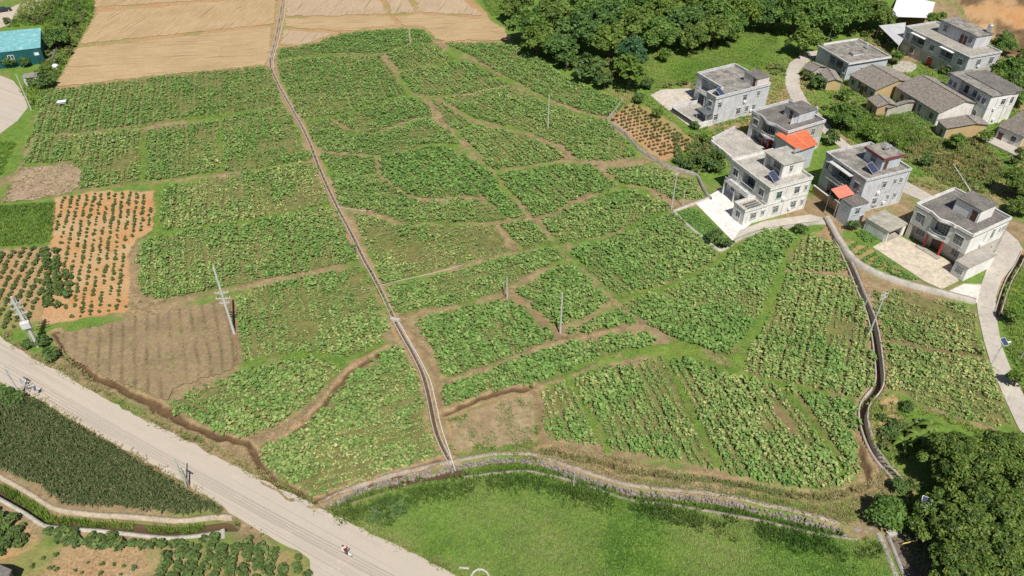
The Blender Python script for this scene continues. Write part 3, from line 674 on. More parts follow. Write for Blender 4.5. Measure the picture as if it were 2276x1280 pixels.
# walls and kerbs
low_wall('retaining_wall', [(1836, 488), (1862, 535), (1882, 566), (1908, 592), (1952, 614), (2010, 634), (2080, 652), (2130, 665), (2166, 675)], 0.95, -0.4, 0.95, M_CONCL, 'curved pale concrete wall round the vegetable beds below the white house')
low_wall('retaining_wall', [(1348, 270), (1372, 240), (1385, 222)], 0.25, -0.3, 0.7, mottled('old_wall', (.36, .33, .29), (.26, .24, .21), (.15, .16, .10), s1=.5, s2=3), 'short concrete wall at the top left of the bushy brown plot')
low_wall('retaining_wall', [(1350, 272), (1390, 300), (1420, 335), (1455, 358), (1480, 372), (1510, 380), (1550, 392), (1558, 412), (1568, 432), (1580, 446)], 0.32, -0.4, 0.8, mottled('old_wall', (.36, .33, .29), (.26, .24, .21), (.15, .16, .10), s1=.5, s2=3), 'long grey concrete wall below the bushy brown plot')
low_wall('garden_wall', [(1496, 472), (1530, 505), (1560, 530), (1600, 562), (1628, 545)], 0.4, -0.3, 0.55, M_CONCL, 'low wall round the green bed in front of the patio')
low_wall('garden_wall', [(1496, 471), (1545, 452), (1580, 440)], 0.7, -0.3, 0.4, M_CONCL, 'pale kerb running from the two poles to the patio')
low_wall('retaining_wall', [(1630, 540), (1655, 528), (1700, 513), (1800, 499), (1822, 497)], 0.5, -0.4, 0.55, M_CONC, 'curved kerb wall under the three storey white house')
low_wall('stream_kerb', STREAM_S[:-4], 0.42, -1.3, 0.07, mottled('kerb_grey', (.33, .29, .23), (.24, .21, .165), (.13, .15, .07), s1=.5, s2=2.5), 'thin weathered concrete kerb between the stream and the meadow')
low_wall('canal_kerb', [(497, 1182), (440, 1192), (370, 1197), (240, 1182), (100, 1172), (60, 1144), (0, 1110), (-40, 1088)], 0.5, -1.4, 0.2, M_CONCL, 'pale concrete kerb along the brown water in the lower left corner')
low_wall('canal_kerb', DRAIN_N[:-1], 0.55, -1.4, 0.06, mottled('kerb_straw', (.50, .42, .30), (.40, .33, .25), (.30, .26, .2), s1=.5, s2=2.5), 'grey concrete bank between brown water and maize')
low_wall('canal_kerb', [(495, 1178), (497, 1200)], 0.5, -1.4, 0.25, M_CONCL, 'short concrete stub where the water passes under the road')
# ================================================================== crops
def leaf_field(P, S, YEL, nl, flat=0.0, seed=1, zb=0.0, leaf=0.42, hgt=0.72, droop=0.55, wide=0.44):
    """broad leaved plants: P (n,2) or (n,3) places, S sizes, YEL yellowness -> verts, tris, tint"""
    r = np.random.default_rng(seed)
    n = len(P)
    az = (np.arange(nl)[None, :] / nl * 2 * math.pi + r.random((n, 1)) * 6.28 + (r.random((n, nl)) - .5) * 1.1)
    lev = r.random((n, nl))
    L = leaf * S[:, None] * (0.65 + 0.6 * r.random((n, nl)))
    rad = S[:, None] * (0.05 + 0.30 * (1 - lev) * r.random((n, nl)) + 0.05)
    zz = zb + hgt * S[:, None] * (0.30 + 0.75 * lev)
    pit = (0.45 - droop * 1.5 * r.random((n, nl)) - 0.25 * (1 - lev))
    f = np.stack([np.cos(az) * np.cos(pit), np.sin(az) * np.cos(pit), np.sin(pit)], -1)
    roll = (r.random((n, nl)) - .5) * 1.0
    s0 = np.stack([-np.sin(az), np.cos(az), np.zeros_like(az)], -1)
    up = np.cross(f, s0)
    s = s0 * np.cos(roll)[..., None] + up * np.sin(roll)[..., None]
    up = np.cross(f, s)
    base = np.zeros((n, nl, 3)); base[..., :2] = P[:, None, :2]
    if P.shape[1] == 3: base[..., 2] += P[:, None, 2]
    base[..., 0] += np.cos(az) * rad; base[..., 1] += np.sin(az) * rad; base[..., 2] += zz
    Lx = L[..., None]
    v = np.stack([base - f * Lx * 0.12, base + f * Lx * 0.30 + s * Lx * wide + up * Lx * 0.07, base + f * Lx * 0.42, base + f * Lx * 0.30 - s * Lx * wide + up * Lx * 0.07, base + f * Lx * 0.98 - up * Lx * 0.16], 2)
    v = v.reshape(-1, 3)
    k = np.arange(n * nl)[:, None] * 5
    tri = np.concatenate([k + np.array([[0, 2, 1]]), k + np.array([[0, 3, 2]]), k + np.array([[1, 2, 4]]), k + np.array([[2, 3, 4]])], 1).reshape(-1, 3)
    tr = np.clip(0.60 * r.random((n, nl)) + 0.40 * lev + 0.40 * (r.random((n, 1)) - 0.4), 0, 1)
    ty = np.clip(YEL[:, None] * (0.1 + 1.5 * r.random((n, nl)) ** 2.2), 0, 0.95)
    tint = np.stack([np.repeat(tr.ravel(), 5), np.repeat(ty.ravel(), 5)], 1)
    return v, tri, tint
def rows(pts, row, gap, step, jit=0.16, margin=0.25, z=0.0, bed=0):
    p = GL(pts)
    a, b = np.array(G(*row[0])), np.array(G(*row[1]))
    d = (b - a) / np.linalg.norm(b - a); nv = np.array([-d[1], d[0]])
    q = np.stack([p @ d, p @ nv], 1)
    uu, vv = np.meshgrid(np.arange(q[:, 0].min(), q[:, 0].max(), step), np.arange(q[:, 1].min(), q[:, 1].max(), gap))
    if bed: vv = vv + np.floor(np.arange(vv.shape[0]) / bed)[:, None] * 0.42
    vv = vv + 0.5 * (fbm(uu, vv, 9.0) - .5)
    uu = uu + (rng.random(uu.shape) - .5) * step * 0.7
    vv = vv + (rng.random(vv.shape) - .5) * jit * 2
    xy = uu.ravel()[:, None] * d + vv.ravel()[:, None] * nv
    return xy[sdist(xy[:, 0], xy[:, 1], p) > margin]
WLINES = [(wd, smooth(GL(p), 1.5, 2)) for kind, wd, p in LINES] + [(1.5, W_CANAL[::2]), (2.2, W_CANAL_E[::2])]
CAMP = np.array([0, 0, CAM_H])
NEAR = []
for i, q in enumerate(PL):
    xy = rows(q['pts'], q['row'], q['rowgap'] * .82, 0.41 / q['dens'], .18, -0.45, bed=q.get('bed', 3))
    for wd_, l_ in WLINES:
        if (l_.max(0) < xy.min(0) - 2).any() or (l_.min(0) > xy.max(0) + 2).any(): continue
        xy = xy[pdist(xy[:, 0], xy[:, 1], l_) > wd_ * .36 + .10]
    x, y = xy[:, 0], xy[:, 1]
    nz = fbm(x + 13 * i, y, 7.0, 4)
    fine = fbm(x, y + 9 * i, 2.0, 2)
    keep = (nz * 0.75 + fine * 0.25) > (0.20 + 0.40 * q['gap'] + 0.0)
    keep &= rng.random(len(x)) > 0.05 + q['dead'] * 0.5
    thin = np.clip(((nz * 0.75 + fine * 0.25) - (0.28 + 0.36 * q['gap'])) / 0.16, 0, 1)
    S = q['size'] * (0.55 + 0.47 * thin) * (0.65 + 0.7 * rng.random(len(x)))
    ynz = fbm(x + 77, y + 13 * i, 9.0, 3)
    Y = np.clip(0.8 * q['yel'] * (0.75 + 2.6 * (ynz - 0.42)) + 0.6 * (1 - thin) * q['yel'] + 0.25 * (rng.random(len(x)) ** 3), 0.03, 0.95)
    xy, S, Y = xy[keep], S[keep], Y[keep]
    q['xy'], q['S'], q['Y'] = xy, S, Y
    q['dist'] = np.hypot(np.hypot(xy[:, 0], xy[:, 1]), CAM_H)
n_crop = sum(len(q['xy']) for q in PL)
print('crop plants', n_crop)
# the three hundred nearest plants of the widest plot are plants of their own
big = [q for q in PL if q['label'].startswith('widest')][0]
order = np.argsort(big['dist'])
near_i = order[:290]
TPL = []
for k in range(6):
    v, t3, ti = leaf_field(np.zeros((1, 2)), np.array([1.0]), np.array([0.12 + 0.08 * k]), 12, seed=50 + k)
    n0 = len(v); root = np.array([[.03, 0, 0], [-.03, 0, 0]])      # stalks from one root to every leaf
    v = np.concatenate([v, root]); ti = np.concatenate([ti, [[.2, .1]] * 2])
    t3 = np.concatenate([t3, [[n0, n0 + 1, 5 * j] for j in range(12)]])
    me = np_mesh('broadleaf_plant', v, t3, ti); me.materials.append(M_CROP); TPL.append(me)
for k in near_i:
    o = bpy.data.objects.new('broadleaf_plant', TPL[random.randrange(6)])
    s = float(big['S'][k]); o.scale = (s, s, s); o.rotation_euler = (0, 0, random.random() * 6.28)
    o.location = (big['xy'][k, 0], big['xy'][k, 1], 0.0)
    COL.objects.link(o)
    tag(o, 'broad leaved green crop plant along the near edge of the widest striped plot', 'crop plant', 'nearest crop plants of the widest striped plot')
m_ = np.ones(len(big['xy']), bool); m_[near_i] = False
for k in ('xy', 'S', 'Y', 'dist'): big[k] = big[k][m_]
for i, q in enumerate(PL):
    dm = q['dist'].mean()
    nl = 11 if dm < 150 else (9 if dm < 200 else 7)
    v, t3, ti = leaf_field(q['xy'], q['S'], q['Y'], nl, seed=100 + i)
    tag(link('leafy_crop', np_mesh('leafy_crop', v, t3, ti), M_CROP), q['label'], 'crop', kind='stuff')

# ------------------------------------------------------------------ grass: tufts of blades
def tufts(xy, z, h, nb=5, yel=0.2, seed=3, wd=0.16, spread=0.42):
    r = np.random.default_rng(seed); n = len(xy)
    az = r.random((n, nb)) * 6.28; out = spread * (0.3 + r.random((n, nb)))
    hh = h * (0.5 + 0.8 * r.random((n, nb))) * (0.7 + 0.6 * r.random((n, 1)))
    b = np.zeros((n, nb, 3)); b[..., 0] = xy[:, None, 0] + np.cos(az) * out * 0.3; b[..., 1] = xy[:, None, 1] + np.sin(az) * out * 0.3; b[..., 2] = np.asarray(z).reshape(-1, 1) - 0.03
    tip = b.copy(); tip[..., 0] += np.cos(az) * out; tip[..., 1] += np.sin(az) * out; tip[..., 2] += hh
    sx, sy = -np.sin(az) * wd / 2, np.cos(az) * wd / 2
    l, rr = b.copy(), b.copy(); l[..., 0] += sx; l[..., 1] += sy; rr[..., 0] -= sx; rr[..., 1] -= sy
    v = np.stack([l, rr, tip], 2).reshape(-1, 3)
    f = np.arange(len(v)).reshape(-1, 3)
    cl = fbm(xy[:, 0], xy[:, 1], 5.0, 3)
    tr = np.clip(r.random((n, nb)) * 0.5 + 1.7 * (cl[:, None] - 0.36), 0, 1)
    ty = np.clip(yel * (0.2 + 4.0 * (fbm(xy[:, 0] + 50, xy[:, 1], 11.0, 4)[:, None] - 0.36)) + 0.15 * r.random((n, nb)) * (yel > 0.05), 0, 1)
    return v, f, np.stack([np.repeat(tr.ravel(), 3), np.repeat(ty.ravel(), 3)], 1)
def scatter(pts, per_m2, margin=0.0, px_z=0.0, clump=0.0, world=False):
    p = np.asarray(pts) if world else GL(pts, px_z)
    lo, hi = p.min(0), p.max(0)
    n = int((hi[0] - lo[0]) * (hi[1] - lo[1]) * per_m2)
    xy = lo + rng.random((n, 2)) * (hi - lo)
    xy = xy[sdist(xy[:, 0], xy[:, 1], p) > margin]
    if clump: xy = xy[fbm(xy[:, 0] + 7, xy[:, 1], 3.0, 3) > clump]
    return xy
def grass(name, pts, per_m2, h, yel, label, mat=M_GRASS, clump=0.0, nb=5, wd=0.18, seed=1, spread=.45, z=0.0):
    xy = scatter(pts, per_m2, clump=clump)
    v, f, t = tufts(xy, hill(xy[:, 0], xy[:, 1]) + z, h, nb, yel, seed, wd, spread)
    return tag(link(name, np_mesh(name, v, f, t), mat), label, 'grass', kind='stuff')
MEADOW = [(742, 1138), (860, 1095), (1030, 1066), (1170, 1052), (1330, 1094), (1600, 1148), (1890, 1204), (1945, 1198), (1982, 1230), (2025, 1345), (1150, 1345), (1000, 1270), (850, 1192)]
M_MEADOW = leafy('meadow_blade', (0.090, 0.200, 0.028), (0.215, 0.365, 0.060), (0.34, 0.39, 0.13), 0.42)
grass('meadow_grass', MEADOW, 10, 0.24, 0.42, 'bright green meadow grass between the stream and the road', M_MEADOW, seed=11, spread=.5)
grass('meadow_grass', [(1330, 120), (1500, 112), (1640, 72), (1722, 62), (1735, 130), (1690, 150), (1640, 138), (1555, 158), (1490, 192), (1440, 198), (1370, 185)], 6, 0.20, 0.3, 'bright green grass clearing between the wood and the nearest grey house', wd=.3, seed=12, spread=.6)
grass('meadow_grass', [(1060, -20), (1150, -20), (1140, 40), (1090, 34)], 3.0, 0.5, 0.1, 'small green grass patch at the far left end of the wood', wd=.3, seed=13)
grass('rice_paddy', [(-40, 462), (122, 450), (116, 538), (-40, 552)], 9, 0.55, 0.1, 'square of vivid green grass left of the orange orchard', seed=14)
grass('rice_paddy', [(-40, 310), (36, 317), (5, 388), (-40, 410)], 6, 0.45, 0.0, 'dark green flat paddy corner at the left edge', seed=15)
grass('bank_weeds', [(1960, 870), (2100, 920), (2200, 965), (2290, 960), (2300, 1340), (2060, 1340), (1985, 1180), (2015, 1085), (1935, 985), (1925, 900)], 5, 0.5, 0.4, 'weeds on the bank under the big trees at lower right', seed=16, clump=.35)
grass('bank_weeds', [(1000, 1012), (1205, 988), (1320, 1004), (1500, 1052), (1800, 1098), (1930, 1072), (1965, 1042), (2008, 1085), (1935, 1160), (1860, 1162), (1650, 1110), (1450, 1086), (1250, 1031), (1100, 1008)], 9, 0.30, 0.35, 'dry tan weeds on the bank above the stone wall', M_DRY, seed=17)
grass('bank_weeds', [(990, 936), (1180, 870), (1204, 990), (1005, 1008)], 7, 0.30, 0.9, 'sparse dry weeds in the bare corner by the ditch end', M_DRY, seed=18, clump=.45)
grass('bank_weeds', [(2010, 310), (2180, 308), (2238, 380), (2180, 432), (2100, 412), (2012, 352)], 4, 0.6, 0.4, 'dry straw coloured weeds on the slope behind the white corner house', M_DRY, seed=19, wd=.26)
grass('bank_weeds', [(130, 770), (215, 856), (305, 900), (385, 944), (500, 1000), (640, 1088), (600, 1070), (500, 1018), (400, 965), (300, 916), (200, 860), (132, 820)], 8, 0.30, 0.4, 'dry weeds between the road and the brown roadside ditch', M_DRY, seed=20)
grass('bank_weeds', [(1860, 250), (1960, 240), (2070, 300), (2015, 335), (1900, 318), (1852, 282)], 5, 0.7, 0.1, 'tall green weeds on the slope below the old tiled houses', wd=.26, seed=21)
grass('bank_weeds', [(2232, 640), (2330, 500), (2400, 1000), (2290, 905), (2236, 770), (2226, 695)], 5, 0.45, 0.5, 'green weeds on the verge right of the concrete lane', seed=22)
grass('bank_weeds', [(60, -15), (215, -15), (205, 40), (165, 108), (120, 192), (75, 245), (62, 232), (45, 200), (90, 150), (100, 100), (95, 55), (20, 62)], 2.6, 0.8, 0.35, 'rough green weeds round the turquoise shed', wd=.4, seed=23)
grass('bank_weeds', [(0, 1068), (50, 1094), (120, 1138), (200, 1149), (290, 1153), (290, 1168), (200, 1164), (110, 1158), (0, 1090)], 9, 0.8, 0.05, 'lush green reeds growing in the brown water at lower left', seed=24, z=-1.2)
grass('bank_weeds', [(320, 1160), (400, 1164), (450, 1160), (448, 1174), (380, 1180), (325, 1172)], 9, 0.8, 0.1, 'second clump of reeds in the brown water nearer the road', seed=25, z=-1.2)
_n = resample(GL(STREAM_N), .35)[60:]; _s = GL(STREAM_S[::-1]); _s = resample(_s, .35)
_q = np.array([_s[np.argmin(np.hypot(*( _s - p).T))] for p in _n])
SB = np.concatenate([_n + (_q - _n) * (0.42 + 0.48 * rng.random((len(_n), 1))) for _ in range(12)])
SB = SB[fbm(SB[:, 0], SB[:, 1], 6.0, 2) > .33]
v, f, t = tufts(SB, np.full(len(SB), -0.85), 0.50, 5, 0.02, 26)
tag(link('stream_grass', np_mesh('stream_grass', v, f, t), M_GRASS), 'dark green grass growing in the bed of the stone walled stream', 'grass', kind='stuff')
SB = smooth(GL([(745, 1132), (800, 1106), (850, 1088)]), 0.4, 2)
SB = np.repeat(SB, 12, 0) + (rng.random((len(SB) * 12, 2)) - .5) * 2.2
v, f, t = tufts(SB, np.full(len(SB), -0.9), 0.9, 5, 0.1, 27)
tag(link('stream_grass', np_mesh('stream_grass', v, f, t), M_GRASS), 'rank green grass filling the stream where it meets the road', 'grass', kind='stuff')
_q = smooth(GL([(760, 1132), (860, 1100), (1030, 1070), (1170, 1055), (1330, 1097), (1600, 1152), (1880, 1208)]), .4, 3)
_q = np.repeat(_q, 12, 0) + rng.normal(0, 1, (len(_q) * 12, 2)) * np.array([.6, .9]) - np.array([0, 1.0])
_q2 = np.concatenate([scatter([(745, 1140), (860, 1098), (960, 1080), (900, 1140), (860, 1180)], 9), scatter([(1250, 1075), (1330, 1100), (1310, 1115), (1240, 1095)], 8), scatter([(1880, 1205), (1945, 1198), (1975, 1240), (1900, 1240)], 8)])
_q = np.concatenate([_q, _q2]); _q = _q[fbm(_q[:, 0], _q[:, 1], 4.0, 3) > .36]
v, f, t = tufts(_q, np.full(len(_q), 0.0), 0.6, 5, 0.15, 45, wd=.2)
tag(link('rank_grass', np_mesh('rank_grass', v, f, t), leafy('rank_blade', (0.045, 0.115, 0.020), (0.12, 0.22, 0.040), (0.25, 0.27, 0.08), 0.35)), 'rank dark grass along the stream side edge of the meadow', 'grass', kind='stuff')
# grass along the bunds, one mass
bx, bk = [], []
for kind, wd, p in LINES:
    if kind not in ('grass', 'dirt'): continue
    l = resample(GL(p), 0.5)
    nrep = 5 if kind == 'grass' else 2
    q = np.repeat(l, nrep, 0) + (rng.random((len(l) * nrep, 2)) - .5) * wd * 1.15
    q = q[fbm(q[:, 0], q[:, 1], 2.5, 2) > (0.3 if kind == 'grass' else 0.48)]
    (bx if kind == 'grass' else bk).append(q)
q = np.concatenate(bx); v, f, t = tufts(q, np.full(len(q), 0.08), 0.24, 4, 0.35, 28)
tag(link('bund_grass', np_mesh('bund_grass', v, f, t), M_GRASS), 'short green grass on the narrow banks between the plots', 'grass', kind='stuff')
q = np.concatenate(bk); v, f, t = tufts(q, np.full(len(q), 0.1), 0.22, 4, 0.3, 29)
tag(link('bund_straw', np_mesh('bund_straw', v, f, t), M_DRY), 'dry straw and weeds on the dirt paths between the plots', 'grass', kind='stuff')
# weeds and dead stalks between the rows
wx = np.concatenate([scatter(q['pts'], (0.5 + 3.4 * q['gap'] + 2 * q['dead']) * (1.0 if q['dist'].mean() < 170 else 0.6), 0.0, clump=.42) for q in PL])
v, f, t = tufts(wx, np.full(len(wx), 0.02), 0.26, 4, 0.62, 30, wd=.15, spread=.34)
tag(link('field_weeds', np_mesh('field_weeds', v, f, t), M_DRY), 'dry stalks and small weeds on the soil between crop rows', 'weeds', kind='stuff')
for pts, dens in (([(130, 742), (315, 702), (500, 668), (520, 700), (522, 822), (445, 842), (385, 866), (366, 896), (300, 866), (218, 832), (155, 790)], 3.0), ([(46, 373), (160, 362), (188, 379), (176, 418), (130, 437), (8, 452), (22, 415)], 3.0)):
    xy = scatter(pts, dens, clump=.4); v, f, t = tufts(xy, np.full(len(xy), 0.16), 0.18, 4, 0.55, 31, wd=.12, spread=.25)
    tag(link('stubble', np_mesh('stubble', v, f, t), M_DRY), 'cut stalks on the ' + ('ridged brown fallow beside the road' if len(pts) > 8 else 'bare brown rectangle at the left edge'), 'stubble', kind='stuff')

# ------------------------------------------------------------------ maize
def maize(xy, h, seed, z=0.0):
    r = np.random.default_rng(seed); n = len(xy); nl = 9
    az = r.random((n, 1)) * 6.28 + np.arange(nl)[None, :] * math.pi + (r.random((n, nl)) - .5) * 1.2
    H = h * (0.8 + 0.4 * r.random((n, 1)))
    z0 = z + H * (0.30 + 0.70 * (np.arange(nl)[None, :] + r.random((n, nl))) / nl)
    L = 0.55 * (0.7 + 0.6 * r.random((n, nl)))
    d = np.stack([np.cos(az), np.sin(az)], -1); s = np.stack([-np.sin(az), np.cos(az)], -1) * 0.075
    b = np.zeros((n, nl, 3)); b[..., :2] = xy[:, None]; b[..., 2] = z0
    m = b.copy(); m[..., :2] += d * L[..., None] * .55; m[..., 2] += 0.22 * L
    e = b.copy(); e[..., :2] += d * L[..., None]; e[..., 2] -= 0.25 * L * r.random((n, nl)) * 2
    l, rr = m.copy(), m.copy(); l[..., :2] += s; rr[..., :2] -= s
    v = np.stack([b, l, rr, e], 2).reshape(-1, 3)
    k = np.arange(n * nl)[:, None] * 4
    f = np.concatenate([k + np.array([[0, 2, 1]]), k + np.array([[1, 2, 3]])], 1).reshape(-1, 3)
    tr = np.clip(r.random((n, nl)) * .8 + .2 * r.random((n, 1)), 0, 1); ty = np.clip(r.random((n, nl)) ** 3 * .9, 0, 1)
    return v, f, np.stack([np.repeat(tr.ravel(), 4), np.repeat(ty.ravel(), 4)], 1)
CORN = [(-40, 872), (40, 890), (85, 893), (150, 940), (215, 975), (300, 1025), (390, 1078), (440, 1110), (495, 1138), (400, 1147), (280, 1131), (140, 1124), (90, 1084), (0, 1046), (-40, 1028)]
xy = rows(CORN, ((85, 893), (490, 1138)), 0.42, 0.36, 0.1, 0.15)
v, f, t = maize(xy, 1.15, 5)
tag(link('maize', np_mesh('maize', v, f, t), M_CORN), 'dark green maize field below the road on the left', 'maize', kind='stuff')
# kitchen garden beds
def bed(pts, label, dens=9, h=.4, z=0.1):
    xy = scatter(pts, dens, 0.05); v, f, t = leaf_field(xy, np.full(len(xy), .55), np.full(len(xy), .04), 6, seed=int(pts[0][0]), zb=z, leaf=.5)
    tag(link('vegetable_bed', np_mesh('vegetable_bed', v, f, t), M_CROP), label, 'vegetable bed', 'vegetable beds beside the tan courtyard' if 'courtyard' in label else None, 'stuff')
Z8 = lambda l: [(1676 + a * .2656, 320 + b * .2656) for a, b in l]
for pts, lb in (([(840, 745), (900, 722), (1040, 800), (1000, 822), (930, 830)], 'vegetable bed nearest the small garage beside the tan courtyard'), ([(768, 872), (880, 822), (905, 845), (792, 897)], 'short vegetable bed at the wall bend, second from the garage, by the courtyard'),
               ([(812, 935), (955, 855), (975, 882), (842, 957)], 'third vegetable bed from the garage beside the tan courtyard'), ([(862, 990), (1020, 907), (1045, 932), (930, 1008)], 'fourth vegetable bed from the garage beside the tan courtyard'),
               ([(980, 1030), (985, 990), (1070, 935), (1100, 970), (1070, 1042)], 'fifth vegetable bed from the garage beside the tan courtyard'), ([(1075, 1047), (1120, 978), (1185, 1005), (1135, 1085)], 'sixth vegetable bed from the garage beside the tan courtyard'),
               ([(1140, 1092), (1185, 1042), (1385, 1140), (1300, 1145)], 'pointed last vegetable bed at the corner of the tan courtyard')):
    bed(Z8(lb and pts), lb)
bed([(1503, 474), (1538, 461), (1585, 500), (1622, 538), (1600, 556), (1550, 520)], 'dense green vegetable bed inside the low wall before the white patio', 10)
bed([(1990, 255), (2040, 240), (2080, 272), (2040, 292)], 'bright green vegetable bed before the long tiled house', 5)
# rough vegetation over the village slopes, verges and banks
VILL = [(1345, 195), (1440, 205), (1560, 160), (1740, 130), (1990, 60), (2240, 120), (2290, 330), (2240, 470), (2150, 440), (2020, 410), (1880, 420), (1850, 300), (1700, 330), (1560, 395), (1400, 300)]
xy = scatter(VILL, 2.6, clump=.40)
xy = xy[np.array([not inside(xy[:, 0], xy[:, 1], GL(p)) for p in ()]) if False else np.ones(len(xy), bool)]
for p in (LANE_V, YARD_H1, PATIO_H3, [(1350, 268), (1400, 225), (1470, 250), (1555, 320), (1475, 360)]): xy = xy[~inside(xy[:, 0], xy[:, 1], GL(p))]
v, f, t = tufts(xy, hill(xy[:, 0], xy[:, 1]), 0.45, 5, 0.55, 40, wd=.3, spread=.5)
tag(link('village_weeds', np_mesh('village_weeds', v, f, t), M_GRASS), 'rough grass and weeds on the open ground between the village houses', 'weeds', kind='stuff')

re_ = resample(GL(ROAD[1:13]), .35); rl_ = resample(GL(ROAD[17:26]), .35)
q = np.concatenate([np.repeat(re_, 4, 0) + rng.normal(0, .45, (len(re_) * 4, 2)) + np.array([.25, .45]), np.repeat(rl_, 4, 0) + rng.normal(0, .45, (len(rl_) * 4, 2)) - np.array([.25, .4])])
q = q[fbm(q[:, 0], q[:, 1], 3.0, 3) > .45]
v, f, t = tufts(q, np.full(len(q), .08), .3, 5, .35, 44)
tag(link('verge_weeds', np_mesh('verge_weeds', v, f, t), M_DRY), 'dry weeds creeping over both edges of the road', 'weeds', kind='stuff')

# ================================================================== houses
def wall_mat(name, base, stain, streak=0.5):
    if name in MATS: return MATS[name]
    m, t, b = node_mat(name)
    v = coords(t, False)
    vs = coords(t, False, (1.6, 1.6, 0.22))
    a = ramp(t, noise(t, 0.45, 5, 0.62, v), 0.38, 0.68)
    s = ramp(t, noise(t, 1.3, 5, 0.65, vs), 0.48, 0.72)
    f = ramp(t, noise(t, 5.0, 4, 0.6, v), 0.3, 0.7)
    mid = tuple(x * 0.6 + y * 0.4 for x, y in zip(base, stain))
    c = mixc(t, a, base, mid)
    sm = t.nodes.new('ShaderNodeMath'); sm.operation = 'MULTIPLY'; t.links.new(s, sm.inputs[0]); sm.inputs[1].default_value = streak
    c = mixc(t, sm.outputs[0], c, stain)
    c = mixc(t, 1.0, c, mixc(t, f, (0.9, 0.9, 0.9), (1.06, 1.06, 1.06)), 'MULTIPLY')
    t.links.new(c, b.inputs['Base Color'])
    b.inputs['Roughness'].default_value = 0.85; b.inputs['Specular IOR Level'].default_value = 0.25
    bump(t, b, f, 0.15, 0.03)
    MATS[name] = m
    return m
W_WHITE = wall_mat('white_render', (0.82, 0.80, 0.76), (0.46, 0.435, 0.405), 0.75)
W_WHITE2 = wall_mat('clean_white_render', (0.84, 0.83, 0.80), (0.56, 0.54, 0.50), 0.5)
W_GREY = wall_mat('grey_cement', (0.64, 0.65, 0.67), (0.31, 0.31, 0.325), 0.85)
W_BLUE = wall_mat('bluish_cement', (0.53, 0.58, 0.61), (0.37, 0.39, 0.42), 0.6)
W_OLD = wall_mat('old_lime_wash', (0.52, 0.50, 0.44), (0.28, 0.26, 0.22), 0.8)
W_MUD = wall_mat('mud_brick', (0.56, 0.42, 0.21), (0.42, 0.28, 0.13), 0.5)
W_TAN = wall_mat('tan_tile_wall', (0.55, 0.50, 0.44), (0.42, 0.38, 0.33), 0.4)
W_DARK = wall_mat('dark_block_wall', (0.20, 0.18, 0.18), (0.12, 0.11, 0.11), 0.6)
W_ORANGE = wall_mat('ochre_wall', (0.52, 0.37, 0.21), (0.36, 0.24, 0.14), 0.4)
M_ROOF = mottled('mouldy_roof', (0.33, 0.305, 0.27), (0.165, 0.155, 0.14), (0.46, 0.43, 0.38), s1=0.45, s2=2.6, world=False, contrast=(.38, .62), amp=(.6, 1.2))
M_ROOFD = mottled('dark_roof', (0.215, 0.195, 0.175), (0.12, 0.112, 0.105), (0.30, 0.275, 0.245), s1=0.45, s2=2.4, world=False, amp=(.65, 1.2))
M_ROOFP = mottled('pale_roof', (0.47, 0.44, 0.39), (0.31, 0.29, 0.255), (0.56, 0.53, 0.48), s1=0.4, s2=2.6, world=False, contrast=(.4, .65), amp=(.7, 1.15))
M_COPE = mottled('coping', (0.66, 0.66, 0.64), (0.48, 0.48, 0.46), (0.34, 0.34, 0.33), s1=0.9, s2=4, world=False)
M_HOOD = mottled('hood', (0.46, 0.46, 0.45), (0.36, 0.36, 0.35), s1=0.9, s2=4, world=False)
M_TILE = mottled('old_tiles', (0.29, 0.26, 0.225), (0.16, 0.145, 0.13), (0.44, 0.39, 0.33), s1=1.3, s2=6, world=False, amp=(.6, 1.25))
M_TILEB = mottled('tile_bed', (0.15, 0.13, 0.11), (0.10, 0.09, 0.08), s1=1.1, s2=5, world=False)
M_FRAME = plain('window_frame', (0.55, 0.56, 0.56), 0.5)
M_FRAMEG = plain('green_window_frame', (0.20, 0.36, 0.29), 0.5)
M_RAIL = plain('rail_steel', (0.62, 0.63, 0.64), 0.4, 0.3)
M_RED = plain('red_paint', (0.50, 0.045, 0.03), 0.5)
M_ORANGE = mottled('orange_sheet', (0.72, 0.20, 0.095), (0.62, 0.165, 0.08), s1=.5, s2=2.5, world=False, rough=.5, bmp=.1)
M_BLACKROOF = mottled('dark_awning', (0.16, 0.17, 0.175), (0.11, 0.115, 0.12), s1=.5, s2=3, world=False, rough=.6, bmp=.1)
M_DOOR = plain('dark_door', (0.10, 0.05, 0.035), 0.5)
M_TANK = plain('steel_tank', (0.72, 0.73, 0.74), 0.25, 0.7)
M_SHEETW = mottled('white_sheet_metal', (0.82, 0.83, 0.83), (0.74, 0.75, 0.76), s1=.4, s2=3, world=False, rough=.45, bmp=.05)
M_SHEETG = mottled('grey_sheet_metal', (0.60, 0.60, 0.61), (0.48, 0.48, 0.49), s1=.4, s2=3, world=False, rough=.5, bmp=.05)
M_SHEETT = mottled('turquoise_sheet', (0.22, 0.50, 0.52), (0.16, 0.41, 0.44), (0.42, 0.62, 0.64), s1=.4, s2=1.6, world=False, rough=.5, bmp=.05)
M_TEAL = mottled('teal_wall', (0.02, 0.12, 0.13), (0.015, 0.085, 0.095), s1=.6, s2=3, world=False, rough=.6)
mg, tg, bgl = node_mat('window_glass')
bgl.inputs['Base Color'].default_value = (0.055, 0.07, 0.075, 1); bgl.inputs['Roughness'].default_value = 0.08; bgl.inputs['Specular IOR Level'].default_value = 0.6
M_GLASS = mg
ms_, ts_, bs_ = node_mat('solar_panel')
vv_ = coords(ts_, False); br_ = ts_.nodes.new('ShaderNodeTexBrick'); ts_.links.new(vv_, br_.inputs[0]); br_.inputs['Scale'].default_value = 3.0
